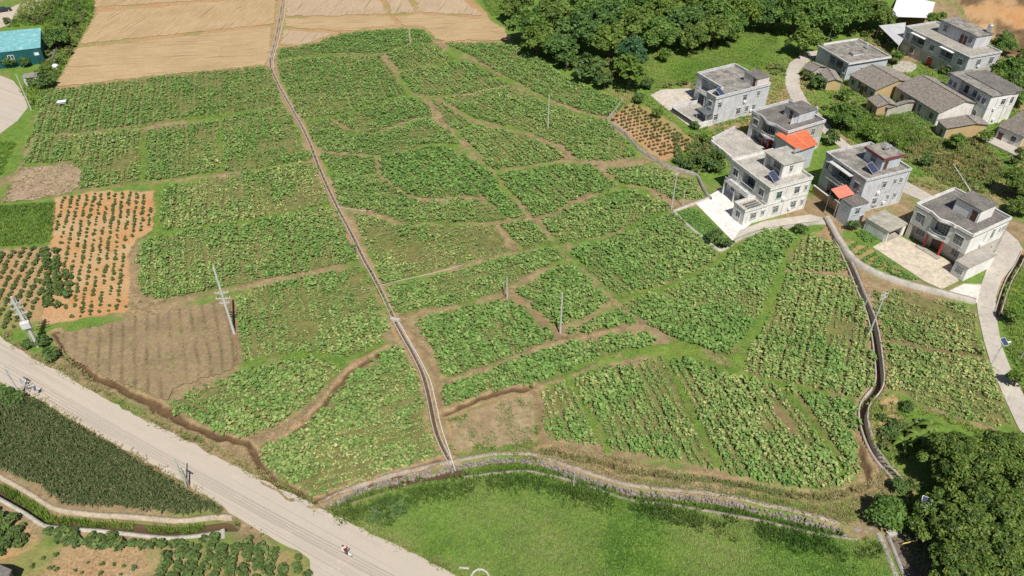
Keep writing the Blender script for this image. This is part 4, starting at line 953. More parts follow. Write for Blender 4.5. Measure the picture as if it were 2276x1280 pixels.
br_.inputs[1].default_value = (0.03, 0.04, 0.09, 1); br_.inputs[2].default_value = (0.035, 0.045, 0.10, 1); br_.inputs[3].default_value = (0.16, 0.17, 0.2, 1); br_.offset = 0
br_.inputs['Mortar Size'].default_value = 0.012
ts_.links.new(br_.outputs[0], bs_.inputs[0]); bs_.inputs['Roughness'].default_value = 0.2
M_SOLAR = ms_

HOUSES = []
class House:
    """local frame: origin at the near ground corner, x along the sunlit right hand wall, y along the left hand facade"""
    def __init__(s, name, label, h, S, Wp, E, cat='house', base=0.0):
        a, b_, c = np.array(G(*S, h)), np.array(G(*Wp, h)), np.array(G(*E, h))
        u, v = b_ - a, c - a
        av, au = math.atan2(v[1], v[0]), math.atan2(u[1], u[0]) - math.pi / 2
        s.ang = (av + au) / 2
        s.o = a; s.Lx, s.Ly, s.h, s.base = float(np.linalg.norm(v)), float(np.linalg.norm(u)), h, base
        s.ex = np.array([math.cos(s.ang), math.sin(s.ang)]); s.ey = np.array([-s.ex[1], s.ex[0]])
        s.root = empty(name, (a[0], a[1], base), s.ang, label, cat)
        HOUSES.append(s)
    def loc(s, px, py, z):
        d = np.array(G(px, py, z)) - s.o
        return float(d @ s.ex), float(d @ s.ey)
    def rect(s, pts, z):
        q = np.array([s.loc(*p, z) for p in pts])
        xs, ys = np.sort(q[:, 0]), np.sort(q[:, 1])
        k = len(pts) // 2
        return xs[:k].mean(), xs[-k:].mean(), ys[:k].mean(), ys[-k:].mean()
    def box(s, name, x0, x1, y0, y1, z0, z1, mat, parent=None, bevel=0.02):
        return MB().box(x0, x1, y0, y1, z0, z1).build(name, mat, parent or s.root, bevel)
    def prism(s, name, poly, z0, z1, mat, parent=None, bevel=0.0):
        return MB().prism(poly, z0, z1).build(name, mat, parent or s.root, bevel)
    def foot(s, notches=(), Lx=None, Ly=None, x0=0.0, y0=0.0):
        Lx = Lx or s.Lx; Ly = Ly or s.Ly
        p = [(x0, y0), (Lx, y0), (Lx, Ly), (x0, Ly)]
        for a, b_, d in sorted(notches, reverse=True): p += [(x0, b_), (x0 + d, b_), (x0 + d, a), (x0, a)]
        return p
    def roof(s, x0, x1, y0, y1, z, par=0.6, mat=None, th=0.2, over=0.0, cope=True, cm=None, slab=True):
        mat = mat or M_ROOF
        r = s.box('roof', x0 - over, x1 + over, y0 - over, y1 + over, z, z + 0.16, mat)
        if par:
            pm = cm or W_GREY
            for q, n_ in (((x0 - over, x1 + over, y0 - over, y0 - over + th), 0), ((x0 - over, x1 + over, y1 + over - th, y1 + over), 0), ((x0 - over, x0 - over + th, y0 - over + th, y1 + over - th), 1), ((x1 + over - th, x1 + over, y0 - over + th, y1 + over - th), 1)):
                p = s.box('parapet', *q, z + 0.003, z + par, pm, r)
                if cope:
                    s.box('coping', q[0] - .05, q[1] + .05, q[2] - .05, q[3] + .05, z + par, z + par + .07, M_COPE, r)
        return r
    def win(s, side, p, z, w=1.4, h=1.5, at=0.0, frame=None, hood=True, name='window', glass=None, cols=2, grille=False):
        """a framed pane standing 5 cm proud of the wall; side S looks down -y, side W down -x"""
        frame = frame or M_FRAME
        def bx(mb, a0, a1, o0, o1, z0, z1):
            if side == 'S': mb.box(p + a0, p + a1, at - o1, at - o0, z0, z1)
            else: mb.box(at - o1, at - o0, p + a0, p + a1, z0, z1)
            return mb
        f = MB(); t_ = 0.07
        bx(f, -w / 2, w / 2, 0.0, 0.09, z + h - t_, z + h); bx(f, -w / 2, w / 2, 0.0, 0.09, z, z + t_)
        bx(f, -w / 2, -w / 2 + t_, 0.0, 0.089, z + t_, z + h - t_); bx(f, w / 2 - t_, w / 2, 0.0, 0.089, z + t_, z + h - t_)
        for c in range(1, cols):
            a = -w / 2 + w * c / cols; bx(f, a - .03, a + .03, 0.0, 0.08, z + t_, z + h - t_)
        bx(f, -w / 2 + t_, w / 2 - t_, 0.0, 0.079, z + h * .68, z + h * .68 + .05)
        o = f.build(name, frame, s.root)
        bx(MB(), -w / 2 + .02, w / 2 - .02, 0.005, 0.03, z + .02, z + h - .02).build('pane', glass or M_GLASS, o)
        bx(MB(), -w / 2 - .1, w / 2 + .1, 0.0, 0.16, z - .1, z - .005).build('sill', M_COPE, o)
        if hood: bx(MB(), -w / 2 - .1, w / 2 + .1, 0.0, 0.24, z + h + .06, z + h + .13).build('hood', M_HOOD, o)
        if grille:
            gm = MB()
            for c in range(7):
                a = -w / 2 + w * (c + .5) / 7; bx(gm, a - .012, a + .012, 0.12, 0.145, z, z + h)
            for c in range(3): bx(gm, -w / 2, w / 2, 0.115, 0.14, z + h * (c + .5) / 3 - .012, z + h * (c + .5) / 3 + .012)
            gm.build('grille', M_RAIL, o)
        return o
    def door(s, side, p, w=1.2, h=2.2, at=0.0, z=0.1, mat=None, name='door'):
        def bx(mb, a0, a1, o0, o1, z0, z1):
            if side == 'S': mb.box(p + a0, p + a1, at - o1, at - o0, z0, z1)
            else: mb.box(at - o1, at - o0, p + a0, p + a1, z0, z1)
            return mb
        o = bx(MB(), -w / 2, w / 2, 0.0, 0.06, z, z + h).build(name, mat or M_DOOR, s.root)
        f = MB(); bx(f, -w / 2 - .1, -w / 2 - .002, 0, .1, z, z + h); bx(f, w / 2 + .002, w / 2 + .1, 0, .1, z, z + h); bx(f, -w / 2 - .1, w / 2 + .1, 0, .1, z + h + .002, z + h + .1)
        f.build('door_frame', M_COPE, o)
        bx(MB(), w * .3, w * .3 + .06, .06, .12, z + 1.0, z + 1.15).build('handle', M_RAIL, o)
        return o
    def rail(s, side, a0, a1, at, z, h=0.95, mat=None, name='balustrade'):
        """balusters under a hand rail along x (S) or y (W)"""
        n = max(3, int(abs(a1 - a0) / 0.28)); mb = MB()
        def bx(p0, p1, o, z0, z1):
            if side == 'S': mb.box(p0, p1, at - o, at + o, z0, z1)
            else: mb.box(at - o, at + o, p0, p1, z0, z1)
        bx(a0, a1, .07, z + h - .1, z + h); bx(a0, a1, .06, z, z + .1)
        for i in range(n):
            c = a0 + (a1 - a0) * (i + .5) / n; bx(c - .045, c + .045, .045, z + .1, z + h - .1)
        return mb.build(name, mat or M_COPE, s.root)
    def band(s, poly, z, th=0.22, over=0.08, mat=None):
        c = np.mean(poly, 0)
        q = []
        n = len(poly)
        for i in range(n):   # push every edge outwards by over
            p0, p1, p2 = np.array(poly[i - 1]), np.array(poly[i]), np.array(poly[(i + 1) % n])
            e1, e2 = (p1 - p0) / np.linalg.norm(p1 - p0), (p2 - p1) / np.linalg.norm(p2 - p1)
            n1, n2 = np.array([e1[1], -e1[0]]), np.array([e2[1], -e2[0]])
            q.append(tuple(p1 + over * (n1 + n2)))
        return s.prism('floor_band', q, z - th / 2, z + th / 2, mat or M_COPE)
def copy_px(px, py, z): return G(px, py, z)

def water_tank(x, y, z, label, r=0.55, h=1.5, lying=False, mat=None):
    t = empty('water_tank', (x, y, z), 0.4, label, 'water tank', 'rooftop water tanks')
    if lying:
        mb = MB(); mb.tube((-h / 2, 0, .75), (h / 2, 0, .75), r * .6, r * .6, 12); mb.build('barrel', mat or M_TANK, t, .02)
        for sx in (-1, 1):
            l = MB(); l.tube((sx * h * .35, -.3, 0), (sx * h * .35, 0, .5), .035); l.tube((sx * h * .35, .3, 0), (sx * h * .35, 0, .5), .035); l.build('stand', M_RAIL, t)
    else:
        MB().lathe([(r, .25), (r, h), (r * .75, h + .2), (.15, h + .32), (.14, h + .36)], 14).build('barrel', mat or M_TANK, t)
        for k in range(4):
            a = k * math.pi / 2 + .4; MB().box(r * .7 * math.cos(a) - .05, r * .7 * math.cos(a) + .05, r * .7 * math.sin(a) - .05, r * .7 * math.sin(a) + .05, 0, .25).build('leg', M_RAIL, t)
        MB().lathe([(.18, h + .3), (.18, h + .4), (.05, h + .42)], 10).build('lid', M_FRAME, t)
    return t
def solar_heater(x, y, z, rz, label, w=1.8, l=2.0):
    t = empty('solar_water_heater', (x, y, z), rz, label, 'solar heater', 'rooftop solar heaters')
    sl = math.tan(R(32))
    p = MB(); p.add([(-w / 2, 0, .25), (w / 2, 0, .25), (w / 2, l, .25 + l * sl), (-w / 2, l, .25 + l * sl), (-w / 2, 0, .33), (w / 2, 0, .33), (w / 2, l, .33 + l * sl), (-w / 2, l, .33 + l * sl)], [(0, 3, 2, 1), (4, 5, 6, 7), (0, 1, 5, 4), (1, 2, 6, 5), (2, 3, 7, 6), (3, 0, 4, 7)])
    p.build('panel', M_SOLAR, t)
    fr = MB()
    for sx in (-1, 1):
        fr.tube((sx * w / 2, 0, .3), (sx * w / 2, l, .3 + l * sl), .04)
    fr.tube((-w / 2, 0, .3), (w / 2, 0, .3), .04); fr.tube((-w / 2, l, .3 + l * sl), (w / 2, l, .3 + l * sl), .04)
    fr.build('panel_frame', M_RAIL, t)
    for sx in (-1, 1):
        l_ = MB(); l_.tube((sx * w * .4, l * .95, 0), (sx * w * .4, l * .95, .25 + l * .95 * sl), .035); l_.build('leg', M_RAIL, t)
        l_ = MB(); l_.tube((sx * w * .4, .1, 0), (sx * w * .4, .1, .28), .035); l_.build('leg', M_RAIL, t)
    return t

# ---- three storey looking white house with annex and patio (centre)
H = House('white_house', 'white rendered house with small walled annex and dark solar panel, above the white patio', 8.0, (1714, 416), (1625, 352), (1809, 392))
Lx, Ly = H.Lx, H.Ly
f0 = H.foot(); f1 = H.foot([(Ly * .36, Ly * .68, 1.7)])
H.prism('wall', f0, 0, 3.55, W_WHITE); H.band(f0, 3.6); H.prism('wall', f1, 3.65, 7.05, W_WHITE)
H.roof(0, Lx, 0, Ly, 7.05, 0.75, M_ROOFP, 0.18, 0.12, cm=W_WHITE)
for x_, z_, w_, h_ in ((Lx * .25, 4.7, 1.3, 1.6), (Lx * .68, 4.7, 1.4, 1.6), (Lx * .90, 4.9, .7, 1.1), (Lx * .25, 1.2, 1.5, 1.6), (Lx * .68, 1.2, 1.4, 1.6), (Lx * .90, 1.4, .7, 1.1)): H.win('S', x_, z_, w_, h_, frame=M_FRAMEG if z_ == 4.7 and x_ < Lx * .5 else None, grille=z_ < 2)
H.win('W', Ly * .17, 4.7, 1.5, 1.7); H.win('W', Ly * .84, 4.7, 1.6, 1.7); H.win('W', Ly * .52, 3.9, Ly * .29, 2.6, at=1.7, cols=4, hood=False, glass=M_GLASS, frame=M_FRAMEG)
H.rail('W', Ly * .36, Ly * .68, 0.0, 3.72); H.box('balcony_slab', -1.9, -0.01, Ly * .30, Ly * .92, 3.42, 3.6, M_COPE)
H.rail('W', Ly * .30, Ly * .92, -1.8, 3.6)
H.win('W', Ly * .82, 1.2, 1.6, 1.6); H.door('W', Ly * .55, 2.0, 2.4)
for yy in (.33, .62, .9): H.box('column', -1.85, -1.55, Ly * yy, Ly * yy + .3, 0, 3.41, W_WHITE)
ax0, ax1, ay0, ay1 = H.rect([(1653, 468), (1619, 433), (1702, 451), (1668, 420)], 3.9)
ax1 = min(ax1, -0.02)
ax0, ay0, ay1 = ax0, 0.0, Ly * .28
H.box('annex', ax0, ax1, ay0, ay1, 0, 3.3, W_WHITE); H.roof(ax0, ax1, ay0, ay1, 3.3, .6, M_CONCL, .16, .08, cm=W_WHITE)
H.win('S', (ax0 + ax1) / 2 - .3, 1.3, 1.5, 1.4, at=0.0, grille=True); H.win('S', ax1 - .6, 1.5, .8, 1.1); H.win('W', ay1 * .5, 1.2, 1.3, 1.5, at=ax0)
for k in range(3):
    t = MB(); yy = ay0 + .6 + k * .75
    t.tube((ax0 + 1.2, yy, 3.75), (ax1 - .9, yy + .2, 3.75), .16, n=8); t.build('roof_tube', M_BLACKROOF, H.root)
sx0, sx1, sy0, sy1 = H.rect([(1705, 335), (1752, 323), (1786, 351), (1743, 365)], 10.6)
q = H.foot([(sy0 + .6, sy1 - .5, 1.2)], sx1, sy1, sx0, sy0)
H.prism('stair_room', q, 7.2, 10.2, W_WHITE); H.box('stair_roof', sx0 - .25, sx1 + .25, sy0 - .25, sy1 + .25, 10.2, 10.45, M_ROOFP)
H.win('S', (sx0 + sx1) / 2 - .5, 8.2, .8, 1.4, at=sy0); H.win('W', (sy0 + sy1) / 2, 7.8, 2.2, 2.0, at=sx0 + 1.2, hood=False)
x_, y_ = G(1770, 341, 10.45); water_tank(x_, y_, 10.45, 'lying white water tank on the stair roof of the white patio house', .6, 1.6, True)
x_, y_ = G(1727, 404, 7.3); solar_heater(x_, y_, 7.21, H.ang + .2, 'dark solar panel on the roof of the white patio house')

# ---- bluish cement house with red awning
H = House('cement_house', 'bluish grey cement house with recessed balconies, small red awning and front annex', 8.6, (1927, 397), (1838, 336), (2028, 373))
Lx, Ly = H.Lx, H.Ly
n1 = [(Ly * .30, Ly * .78, 1.8)]
f0, f1 = H.foot(n1), H.foot(n1)
H.prism('wall', f0, 0, 3.7, W_GREY); H.prism('floor_band', H.foot(), 3.7, 3.9, M_COPE); H.prism('wall', f1, 3.9, 7.8, W_GREY)
H.roof(0, Lx, 0, Ly, 7.8, 0.6, M_ROOF, .18, .1, cm=W_GREY)
H.box('balcony_slab', -1.0, -0.11, Ly * .3, Ly * .8, 3.72, 3.9, M_COPE); H.rail('W', Ly * .3, Ly * .8, -.92, 3.9)
H.box('balcony_canopy', -1.1, -0.12, Ly * .28, Ly * .82, 7.3, 7.5, M_COPE)
H.win('W', Ly * .54, 4.1, Ly * .4, 2.5, at=1.8, cols=4, hood=False); H.door('W', Ly * .54, 2.4, 2.6, at=1.8)
H.win('W', Ly * .15, 5.0, 1.5, 1.6, grille=True, frame=plain('brown_frame', (.2, .09, .07))); H.win('W', Ly * .9, 5.0, 1.0, 1.5)
for x_, z_, w_, h_ in ((Lx * .46, 5.2, 1.1, 1.5), (Lx * .70, 5.5, .7, 1.1), (Lx * .84, 5.5, .7, 1.1), (Lx * .36, 1.5, 1.0, 1.4), (Lx * .66, 1.9, .7, 1.0), (Lx * .82, 1.9, .7, 1.0), (Lx * .40, -.6 + 1, 1.2, .6)): H.win('S', x_, z_, w_, h_)
sx0, sx1, sy0, sy1 = H.rect([(1930, 324), (1969, 313), (2005, 337), (1969, 350)], 11.2)
H.box('stair_room', sx0, sx1, sy0, sy1, 7.96, 10.7, W_BLUE); H.box('stair_roof', sx0 - .35, sx1 + .3, sy0 - .35, sy1 + .3, 10.7, 10.95, M_ROOF)
fr = MB(); fr.box(sx0 - .4, sx1 + .35, sy0 - .4, sy0 - .352, 10.45, 11.0); fr.box(sx0 - .4, sx0 - .352, sy0 - .35, sy1 + .3, 10.45, 11.0); fr.build('fascia', plain('maroon_fascia', (.22, .05, .05)), H.root)
H.win('W', (sy0 + sy1) / 2, 8.8, 1.5, 1.2, at=sx0); H.door('S', sx0 + 1.0, 1.0, 2.1, at=sy0, z=8.0)
x_, y_ = G(1971, 333, 10.95); water_tank(x_, y_, 10.95, 'lying white water tank on the stair roof of the bluish cement house', .6, 1.6, True)
x_, y_ = G(1946, 386, 8.0); solar_heater(x_, y_, 7.97, H.ang + .25, 'dark solar panel on the roof of the bluish cement house', 2.0, 2.0)
ax0, ax1, ay0, ay1 = H.rect([(1869, 437), (1890, 458), (1931, 451), (1911, 434)], 4.9)
H.box('annex', ax0, ax1, ay0, ay1, 0, 4.7, W_BLUE); H.box('annex_roof', ax0 - .12, ax1 + .12, ay0 - .12, ay1 + .12, 4.7, 4.95, M_ROOFD)
H.win('S', (ax0 + ax1) / 2 - .2, 2.6, 1.2, 1.5, at=ay0); H.door('S', ax1 - .6, .9, 1.8, at=ay0)
wx, wy = H.loc(1846, 422, 5.6); wx2, wy2 = H.loc(1866, 440, 5.6); wx3, wy3 = H.loc(1900, 431, 5.6)
aw = MB().add([(wx, wy, 5.75), (wx2, wy2, 5.4), (wx3, wy3, 5.55), (wx3 + (wx - wx2), wy3 + (wy - wy2), 5.9), (wx, wy, 5.80), (wx2, wy2, 5.45), (wx3, wy3, 5.60), (wx3 + (wx - wx2), wy3 + (wy - wy2), 5.95)], [(0, 3, 2, 1), (4, 5, 6, 7), (0, 1, 5, 4), (1, 2, 6, 5), (2, 3, 7, 6), (3, 0, 4, 7)]).build('awning', mottled('salmon_sheet', (.70, .24, .17), (.62, .20, .14), s1=.5, s2=3, world=False, bmp=.05), H.root)
for p in ((wx + .1, wy - .1), (wx2 + .1, wy2 + .1)): MB().tube((p[0], p[1], .1), (p[0], p[1], 5.4), .05).build('awning_post', M_RAIL, aw)
yx, yy = H.loc(1806, 420, 0.9); yx2, yy2 = H.loc(1866, 466, 0.9)
H.box('yard_wall', min(yx, yx2) - .12, min(yx, yx2) + .12, min(yy, yy2), max(yy, yy2), 0, 1.9, W_ORANGE); H.box('yard_coping', min(yx, yx2) - .2, min(yx, yx2) + .2, min(yy, yy2), max(yy, yy2), 1.9, 2.0, M_COPE)
H.box('yard_floor', min(yx, yx2) + .13, -.03, min(yy, yy2), max(yy, yy2), .05, .16, M_CONC)

# ---- white corner house with wavy front
H = House('white_corner_house', 'white house with wavy front parapet, red porch columns and tan courtyard', 8.0, (2164, 521), (2037, 452), (2251, 484))
Lx, Ly = H.Lx, H.Ly
f0 = H.foot([(.9, Ly - .8, 1.3)]); f1 = H.foot([(Ly * .36, Ly * .68, 1.4)])
H.prism('wall', f0, 0, 3.4, W_TAN); H.prism('floor_band', H.foot(), 3.4, 3.65, W_WHITE2); H.prism('wall', f1, 3.65, 7.2, W_WHITE2)
wave = [(-.02 - (1.0 if .34 < k < .70 else 0) * 0.75 * math.sin((k - .34) / .36 * math.pi) ** 2 + .18 * math.sin(k * 17) * (.28 < k < .76), Ly * k) for k in np.linspace(1, 0, 41)]
edge = [(Lx + .12, -.12), (Lx + .12, Ly + .12), (-.12, Ly + .12)] + [(a - .12, b) for a, b in wave] + [(-.12, -.12)]
rf = H.prism('roof', edge, 7.2, 7.38, M_ROOFD)
pw = MB()
for (a, b), (c, d) in zip(wave[:-1], wave[1:]):
    pw.add([(a - .12, b, 7.381), (c - .12, d, 7.381), (c + .1, d, 7.381), (a + .1, b, 7.381), (a - .12, b, 8.0), (c - .12, d, 8.0), (c + .1, d, 8.0), (a + .1, b, 8.0)], [(0, 3, 2, 1), (4, 5, 6, 7), (0, 1, 5, 4), (2, 3, 7, 6)])
pw.build('wavy_parapet', W_WHITE2, rf)
for q in ((-.12, Lx + .12, -.12, .08), (-.12, Lx + .12, Ly - .08, Ly + .12), (Lx - .08, Lx + .12, .09, Ly - .09)):
    H.box('parapet', *q, 7.382, 8.0, W_WHITE2, rf); H.box('coping', q[0] - .05, q[1] + .05, q[2] - .05, q[3] + .05, 8.002, 8.07, M_COPE, rf)
for p in (.86, .17): H.win('W', Ly * p, 4.4, 2.0, 2.0, cols=3, grille=True)
H.win('W', Ly * .52, 4.0, 3.0, 2.5, at=1.4, cols=4, hood=False)
bp = [(-.02, Ly * .34), (-.02, Ly * .70)] + [(-.02 - .9 * math.sin(k * math.pi), Ly * (.70 - .36 * k)) for k in np.linspace(.05, .95, 13)]
H.prism('balcony_slab', bp, 3.66, 3.85, M_COPE)
rl = MB()
arc = [(-.05 - .86 * math.sin(k * math.pi), Ly * (.70 - .36 * k)) for k in np.linspace(0, 1, 25)]
for (a, b), (c, d) in zip(arc[:-1], arc[1:]): rl.tube((a, b, 4.75), (c, d, 4.75), .06); rl.tube((a, b, 3.85), (a, b, 4.75), .035)
rl.build('balustrade', M_COPE, H.root)
for p in (.64, .37): H.box('porch_column', -.15, .15, Ly * p - .15, Ly * p + .15, 0.15, 3.39, M_RED)
H.win('W', Ly * .82, 1.2, 1.9, 1.7, at=1.3, cols=3, hood=False); H.win('W', Ly * .17, 1.2, 1.9, 1.7, at=1.3, cols=3, hood=False); H.door('W', Ly * .505, 2.2, 2.6, at=1.3, mat=M_DOOR)
H.box('porch_step', -1.2, -.01, Ly * .30, Ly * .72, .05, .32, M_CONC)
for x_, z_, w_, h_ in ((Lx * .62, 4.6, .8, 2.2), (Lx * .80, 5.3, .45, 1.2), (Lx * .88, 5.3, .45, 1.2), (Lx * .94, 5.3, .4, 1.2), (Lx * .80, 1.4, .5, 1.0)): H.win('S', x_, z_, w_, h_, hood=False)
sx0, sx1, sy0, sy1 = H.rect([(2128, 437), (2163, 424), (2218, 452), (2184, 466)], 10.4)
H.box('stair_room', sx0, sx1, sy0, sy1, 7.38, 10.1, W_WHITE2); H.box('stair_roof', sx0 - .2, sx1 + .2, sy0 - .2, sy1 + .2, 10.1, 10.32, M_ROOFD)
H.door('W', sy0 + 1.0, 1.2, 2.1, at=sx0, z=7.42)
ax0, ax1, ay0, ay1 = H.rect([(2160, 598), (2122, 576), (2208, 562), (2189, 550)], 3.3)
ay1 = min(ay1, -.02)
H.box('annex', ax0, ax1, ay0, ay1, 0, 3.1, W_WHITE2); H.box('annex_roof', ax0 - .2, ax1 + .2, ay0 - .2, ay1, 3.1, 3.3, M_CONC)
H.win('W', (ay0 + ay1) / 2, 1.0, 1.5, 1.4, at=ax0, cols=3, hood=False, grille=True)
# ---- its garage
Hg = House('garage', 'small flat roofed white garage with dark opening left of the white corner house', 3.0, (1977, 513), (1928, 483), (2016, 495), 'garage')
Hg.box('side_wall', 0, .2, 0, Hg.Ly, 0, 2.7, W_WHITE2); Hg.box('back_wall', .201, Hg.Lx, Hg.Ly - .2, Hg.Ly, 0, 2.7, W_WHITE); Hg.box('pillar', Hg.Lx - .9, Hg.Lx, 0, .3, 0, 2.7, W_WHITE2); Hg.box('side_wall', Hg.Lx - .2, Hg.Lx, .301, Hg.Ly - .201, 0, 2.7, W_WHITE)
Hg.box('roof', -.2, Hg.Lx + .2, -.2, Hg.Ly + .2, 2.7, 2.95, mottled('mossy_roof', (.42, .40, .33), (.27, .26, .22), (.5, .48, .4), s1=.6, s2=2.5, world=False)); Hg.box('floor', .21, Hg.Lx - .21, 0, Hg.Ly - .21, .02, .17, M_CONC)
mb = MB()
for k in range(12): mb.box(-.06, -.001, .5 + k * (Hg.Ly - 1.0) / 12, .5 + (k + .82) * (Hg.Ly - 1.0) / 12, .25, 2.2)
mb.build('shutter_ribs', W_WHITE, Hg.root)

# ---- cement house with curved balcony and orange roof
H = House('cement_house', 'dull cement house with curved balcony beside a bright orange sheet roof', 7.4, (1752, 291), (1677, 243), (1831, 264))
Lx, Ly = H.Lx, H.Ly
f0 = H.foot([(1.0, Ly - 1.2, 1.6)]); f1 = H.foot([(Ly * .30, Ly * .66, 1.5)])
H.prism('wall', f0, 0, 3.2, W_GREY); H.prism('floor_band', H.foot(), 3.2, 3.42, M_COPE); H.prism('wall', f1, 3.42, 6.6, W_OLD)
wave = [(-.02 - .8 * math.exp(-((k - .5) / .12) ** 2) + .25 * math.exp(-((k - .78) / .08) ** 2), Ly * k) for k in np.linspace(1, 0, 41)]
edge = [(Lx + .1, -.1), (Lx + .1, Ly + .1), (-.1, Ly + .1)] + [(a - .1, b) for a, b in wave] + [(-.1, -.1)]
rf = H.prism('roof', edge, 6.6, 6.78, M_ROOFD)
pw = MB()
for (a, b), (c, d) in zip(wave[:-1], wave[1:]):
    pw.add([(a - .1, b, 6.781), (c - .1, d, 6.781), (c + .1, d, 6.781), (a + .1, b, 6.781), (a - .1, b, 7.35), (c - .1, d, 7.35), (c + .1, d, 7.35), (a + .1, b, 7.35)], [(0, 3, 2, 1), (4, 5, 6, 7), (0, 1, 5, 4), (2, 3, 7, 6)])
pw.build('wavy_parapet', W_GREY, rf)
for q in ((-.1, Lx + .1, -.1, .1), (-.1, Lx + .1, Ly - .1, Ly + .1), (Lx - .1, Lx + .1, .11, Ly - .11)):
    H.box('parapet', *q, 6.782, 7.35, W_GREY, rf); H.box('coping', q[0] - .05, q[1] + .05, q[2] - .05, q[3] + .05, 7.352, 7.42, M_COPE, rf)
bp = [(-.02, Ly * .28), (-.02, Ly * .68)] + [(-.02 - 1.0 * math.sin(k * math.pi), Ly * (.68 - .40 * k)) for k in np.linspace(.05, .95, 13)]
H.prism('balcony_slab', bp, 3.43, 3.6, M_COPE)
rl = MB(); arc = [(-.05 - .95 * math.sin(k * math.pi), Ly * (.68 - .40 * k)) for k in np.linspace(0, 1, 25)]
for (a, b), (c, d) in zip(arc[:-1], arc[1:]): rl.tube((a, b, 4.5), (c, d, 4.5), .06); rl.tube((a, b, 3.6), (a, b, 4.5), .035)
rl.build('balustrade', M_COPE, H.root)
H.win('W', Ly * .84, 4.2, 1.6, 1.6); H.win('W', Ly * .15, 4.2, 1.5, 1.6); H.win('W', Ly * .48, 3.7, 2.8, 2.5, at=1.5, cols=4, hood=False)
for p in (.40, .56): H.box('porch_column', -.1, .2, Ly * p, Ly * p + .3, 0, 3.19, M_RED)
H.door('W', Ly * .48, 1.8, 2.5, at=1.6); H.win('W', Ly * .75, 1.1, 1.4, 1.5, at=1.6, hood=False)
H.win('S', Lx * .72, 4.3, 1.1, 1.6); H.win('S', Lx * .35, 4.3, 1.1, 1.6)
sx0, sx1, sy0, sy1 = H.rect([(1744, 232), (1786, 223), (1814, 241), (1778, 250)], 9.4)
H.box('stair_room', sx0, sx1, sy0, sy1, 6.79, 9.1, W_GREY); H.box('stair_roof', sx0 - .2, sx1 + .2, sy0 - .2, sy1 + .2, 9.1, 9.3, M_ROOFD); H.door('W', (sy0 + sy1) / 2, 1.1, 2.0, at=sx0, z=6.82)
mb = MB(); mb.box(sx0 - 2.0, sx0 - .02, sy0 + .2, sy0 + .35, 6.79, 8.2); mb.build('roof_screen_wall', W_GREY, H.root)
x_, y_ = G(1812, 252, 6.9); water_tank(x_, y_, 6.79, 'upright steel water tank on the cement house with the orange annex', .5, 1.5)
# annex under the orange sheet roof
ox = [H.loc(*p, 6.0) for p in ((1722, 300), (1788, 286), (1819, 320), (1778, 335))]
ro = MB().add([(p[0], p[1], 6.2 - .35 * (i in (2, 3))) for i, p in enumerate(ox)] + [(p[0], p[1], 6.28 - .35 * (i in (2, 3))) for i, p in enumerate(ox)], [(0, 1, 2, 3), (7, 6, 5, 4), (0, 4, 5, 1), (1, 5, 6, 2), (2, 6, 7, 3), (3, 7, 4, 0)]).build('orange_roof', M_ORANGE, H.root)
for k in range(1, 14):
    t_ = k / 14; a = np.array(ox[0]) * (1 - t_) + np.array(ox[1]) * t_; b = np.array(ox[3]) * (1 - t_) + np.array(ox[2]) * t_
    MB().tube((a[0], a[1], 6.29), (b[0], b[1], 5.94), .035 if k != 7 else .07, n=4).build('roof_rib', M_ORANGE if k != 7 else plain('pale_orange', (.75, .42, .25)), ro)
mx, my = np.array(ox).mean(0)
q = [(mx + (p[0] - mx) * .86, my + (p[1] - my) * .86) for p in ox]
H.prism('annex', q, 0, 5.7, W_BLUE)
yp = [H.loc(*p, .6) for p in ((1575, 315), (1634, 286), (1668, 300), (1712, 340), (1648, 374))]
H.prism('yard_floor', yp, -.1, .6, M_ROOFP)
a, b = np.array(yp[0]), np.array(yp[4]); d = (b - a) / np.linalg.norm(b - a); n = np.array([d[1], -d[0]]); yw = MB(); bal = MB()
if n[0] > 0: n = -n
L_ = np.linalg.norm(b - a)
yw.prism([tuple(a + n * .02), tuple(b + n * .02), tuple(b + n * .25), tuple(a + n * .25)], -.1, .9); yw.build('yard_wall', W_WHITE, H.root)
bal.prism([tuple(a), tuple(b), tuple(b + n * .28), tuple(a + n * .28)], 1.5, 1.62)
for k in range(int(L_ / .5)): c = a + d * (k + .5) * .5 + n * .13; bal.tube((c[0], c[1], .9), (c[0], c[1], 1.5), .09, n=6)
bal.build('balustrade', W_WHITE, H.root)
c0, c1 = np.array(yp[0]), np.array(yp[1]); dd = (c1 - c0) / np.linalg.norm(c1 - c0); nn_ = np.array([-dd[1], dd[0]]) * .2
MB().prism([tuple(c0), tuple(c1), tuple(c1 + nn_), tuple(c0 + nn_)], -.1, 1.3).build('yard_wall', W_GREY, H.root)

# ---- grey plastered house in front of the clearing
H = House('cement_house', 'patchy grey plastered house with walled yard and black lean-to, before the green clearing', 7.6, (1628, 206), (1558, 159), (1707, 181))
Lx, Ly = H.Lx, H.Ly
bx0, by0 = H.loc(1600, 220, 7.6); _, by1 = H.loc(1578, 205, 7.6)
by0 = min(by0, -.5); by1 = max(by1, 3.4)
f0 = [(bx0, 0), (Lx, 0), (Lx, Ly), (0, Ly), (0, Ly * .86), (1.6, Ly * .86), (1.6, by1), (bx0, by1)]
H.prism('wall', f0, 0, 3.45, W_GREY); H.prism('floor_band', f0, 3.45, 3.65, M_COPE); H.prism('wall', f0, 3.65, 6.8, W_GREY)
f2 = [(bx0 - .1, -.1), (Lx + .1, -.1), (Lx + .1, Ly + .1), (-.1, Ly + .1), (-.1, by1 + .1), (bx0 - .1, by1 + .1)]
rf = H.prism('roof', f2, 6.8, 6.96, M_ROOF)
